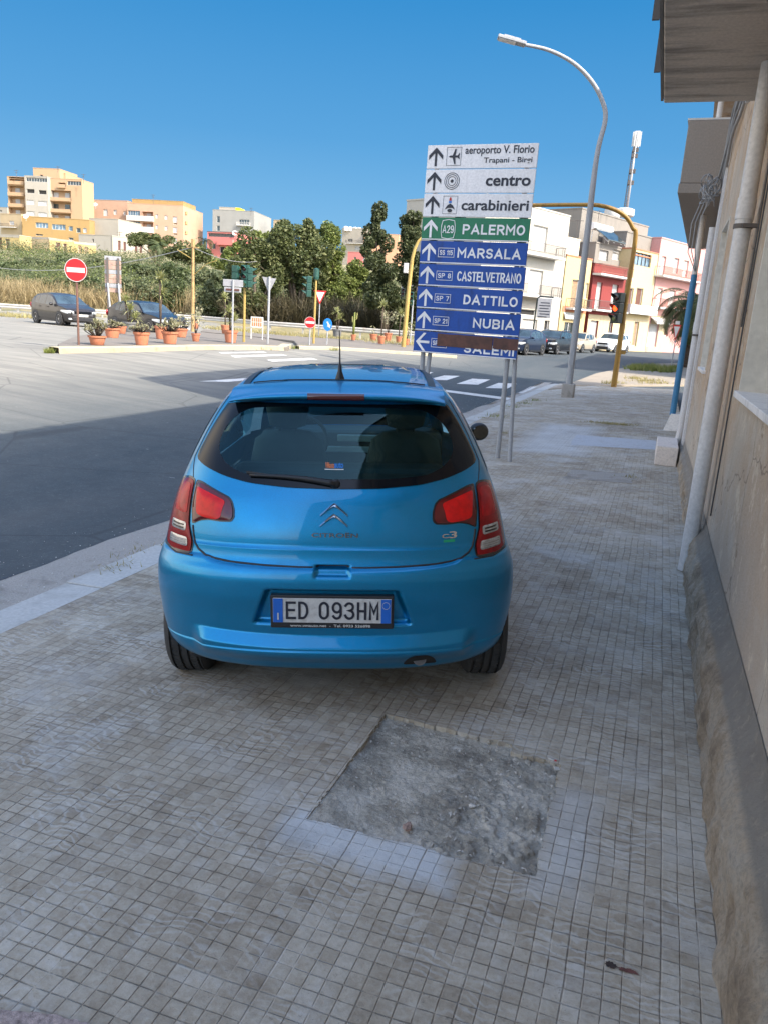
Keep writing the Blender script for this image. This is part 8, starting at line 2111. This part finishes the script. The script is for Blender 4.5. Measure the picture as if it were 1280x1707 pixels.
# ------------------------------------------------------------------ small things on the pavement
def stone(label, px, py, r, mat, group=None, dz=-.012, cat='stone', sq=(1, .75, .55)):
    g = GP(px, py); mb = MB().ball((0, 0, 0), r * sq[0], r * sq[1], r * sq[2], 7, 5)
    mb.v = [tuple(Vector(v) * (1 + .55 * noise.noise(Vector(v) / r * 1.7 + Vector((px, py, 0))))) for v in mb.v]
    o = mb.build('stone', mat); o.location = (g.x, g.y, z_pave(g.x) + dz + r * .3); o.rotation_euler = (0, 0, rnd.uniform(0, 6))
    return tag(o, label, cat, group)
M['stone_pink'] = plain('pinkish_stone', (.34, .24, .20), .9, var=.3, scale=30, bumpk=.4); M['stone_white'] = plain('white_pebble', (.55, .54, .52), .8, scale=30); M['stone_grey'] = plain('grey_rubble_stone', (.33, .33, .33), .9, var=.3, scale=30, bumpk=.5)
stone('pinkish flat stone lying near the lower left of the bare patch', 679, 1377, .027, M['stone_pink'], dz=-.012, sq=(1, .6, .5))
stone('small pale oval pebble in the middle of the bare patch', 787, 1340, .013, M['stone_white'])
stone('white pebble at the top right edge of the bare patch', 879, 1254, .012, M['stone_white'])
for i, (a, b, r) in enumerate([(842, 1345, .022), (808, 1360, .028), (800, 1395, .035), (812, 1410, .03), (835, 1425, .04), (865, 1420, .03), (770, 1320, .02), (760, 1332, .018), (905, 1270, .022), (880, 1265, .026), (815, 1330, .02), (845, 1320, .018), (700, 1350, .012), (735, 1430, .012), (845, 1445, .03), (830, 1440, .025), (915, 1300, .02)]):
    stone('grey lump of broken cement in the bare patch', a, b, r * .8, M['rubble'], 'cement lumps in the bare patch', dz=-.026)
g = GP(921, 1267); o = MB().tube([(-.022, 0, 0), (.006, 0, 0)], .004, 8).build('cigarette_end', M['frame_white'], smooth=True); o.location = (g.x, g.y, z_pave(g.x) + .0); o.rotation_euler = (0, 0, -.2); tag(o, 'red and white cigarette end at the top right corner of the bare patch', 'cigarette end')
MB().tube([(.0065, 0, 0), (.016, 0, 0)], .0042, 8).build('filter', M['sign_red'], o)
g = GP(927, 1281); o = MB().box(-.012, .012, -.009, .009, 0, .004).build('paper_scrap', M['frame_white']); o.location = (g.x, g.y, z_pave(g.x) - .002); o.rotation_euler = (.3, .2, .6); tag(o, 'crumpled white paper scrap at the right edge of the bare patch', 'litter')
# dark leaf litter and stain
def blob(name, label, px, py, rx, ry, mat, cat, kind=None, dz=.003):
    g = GP(px, py); n = 60; pts = []
    for i in range(n):
        a = 2 * pi * i / n; k = 1 + .5 * noise.noise(Vector((cos(a) * 2 + px, sin(a) * 2, 0))) + .25 * noise.noise(Vector((cos(a) * 7, sin(a) * 7 + py, 0)))
        x = g.x + rx * k * cos(a); pts.append((x, g.y + ry * k * sin(a), z_pave(x) + dz))
    o = MB().add(pts, [tuple(range(n))]).build(name, mat); return tag(o, label, cat, kind=kind)
M['leaf_dark'] = plain('dark_leaf', (.035, .022, .018), .8, var=.6, scale=60); M['leaf_brown'] = plain('brown_leaf', (.13, .05, .04), .8, var=.4, scale=60)
blob('leaf_litter', 'squashed dark leaf on the tiles at the lower right', 1017, 1610, .016, .012, M['leaf_dark'], 'leaf'); blob('leaf_litter', 'squashed brown leaf strip right of the dark one', 1045, 1619, .030, .008, M['leaf_brown'], 'leaf')
# step edge at the very bottom left
ps = [GP(-60, 1688), GP(20, 1690), GP(90, 1698), GP(150, 1712), GP(150, 1800), GP(-60, 1800)]; mb = MB(); n = len(ps); hh = .012
top = []
for i in range(n):
    a, b2 = ps[i], ps[(i + 1) % n]
    for k in range(14):
        p = a.lerp(b2, k / 14); p = p + Vector((.006 * noise.noise(p * 60), .006 * noise.noise(p * 60 + Vector((5, 0, 0))), 0)); top.append((p.x, p.y, z_pave(p.x) + hh))
n = len(top); mb.add(top + [(x, y, z - hh - .01) for x, y, z in top], [tuple(range(n))] + [(i, (i + 1) % n, n + (i + 1) % n, n + i) for i in range(n)])
struct(mb.build('step_edge', plain('gritty_step', (.42, .34, .32), .95, var=.5, scale=60, bumpk=.8)))
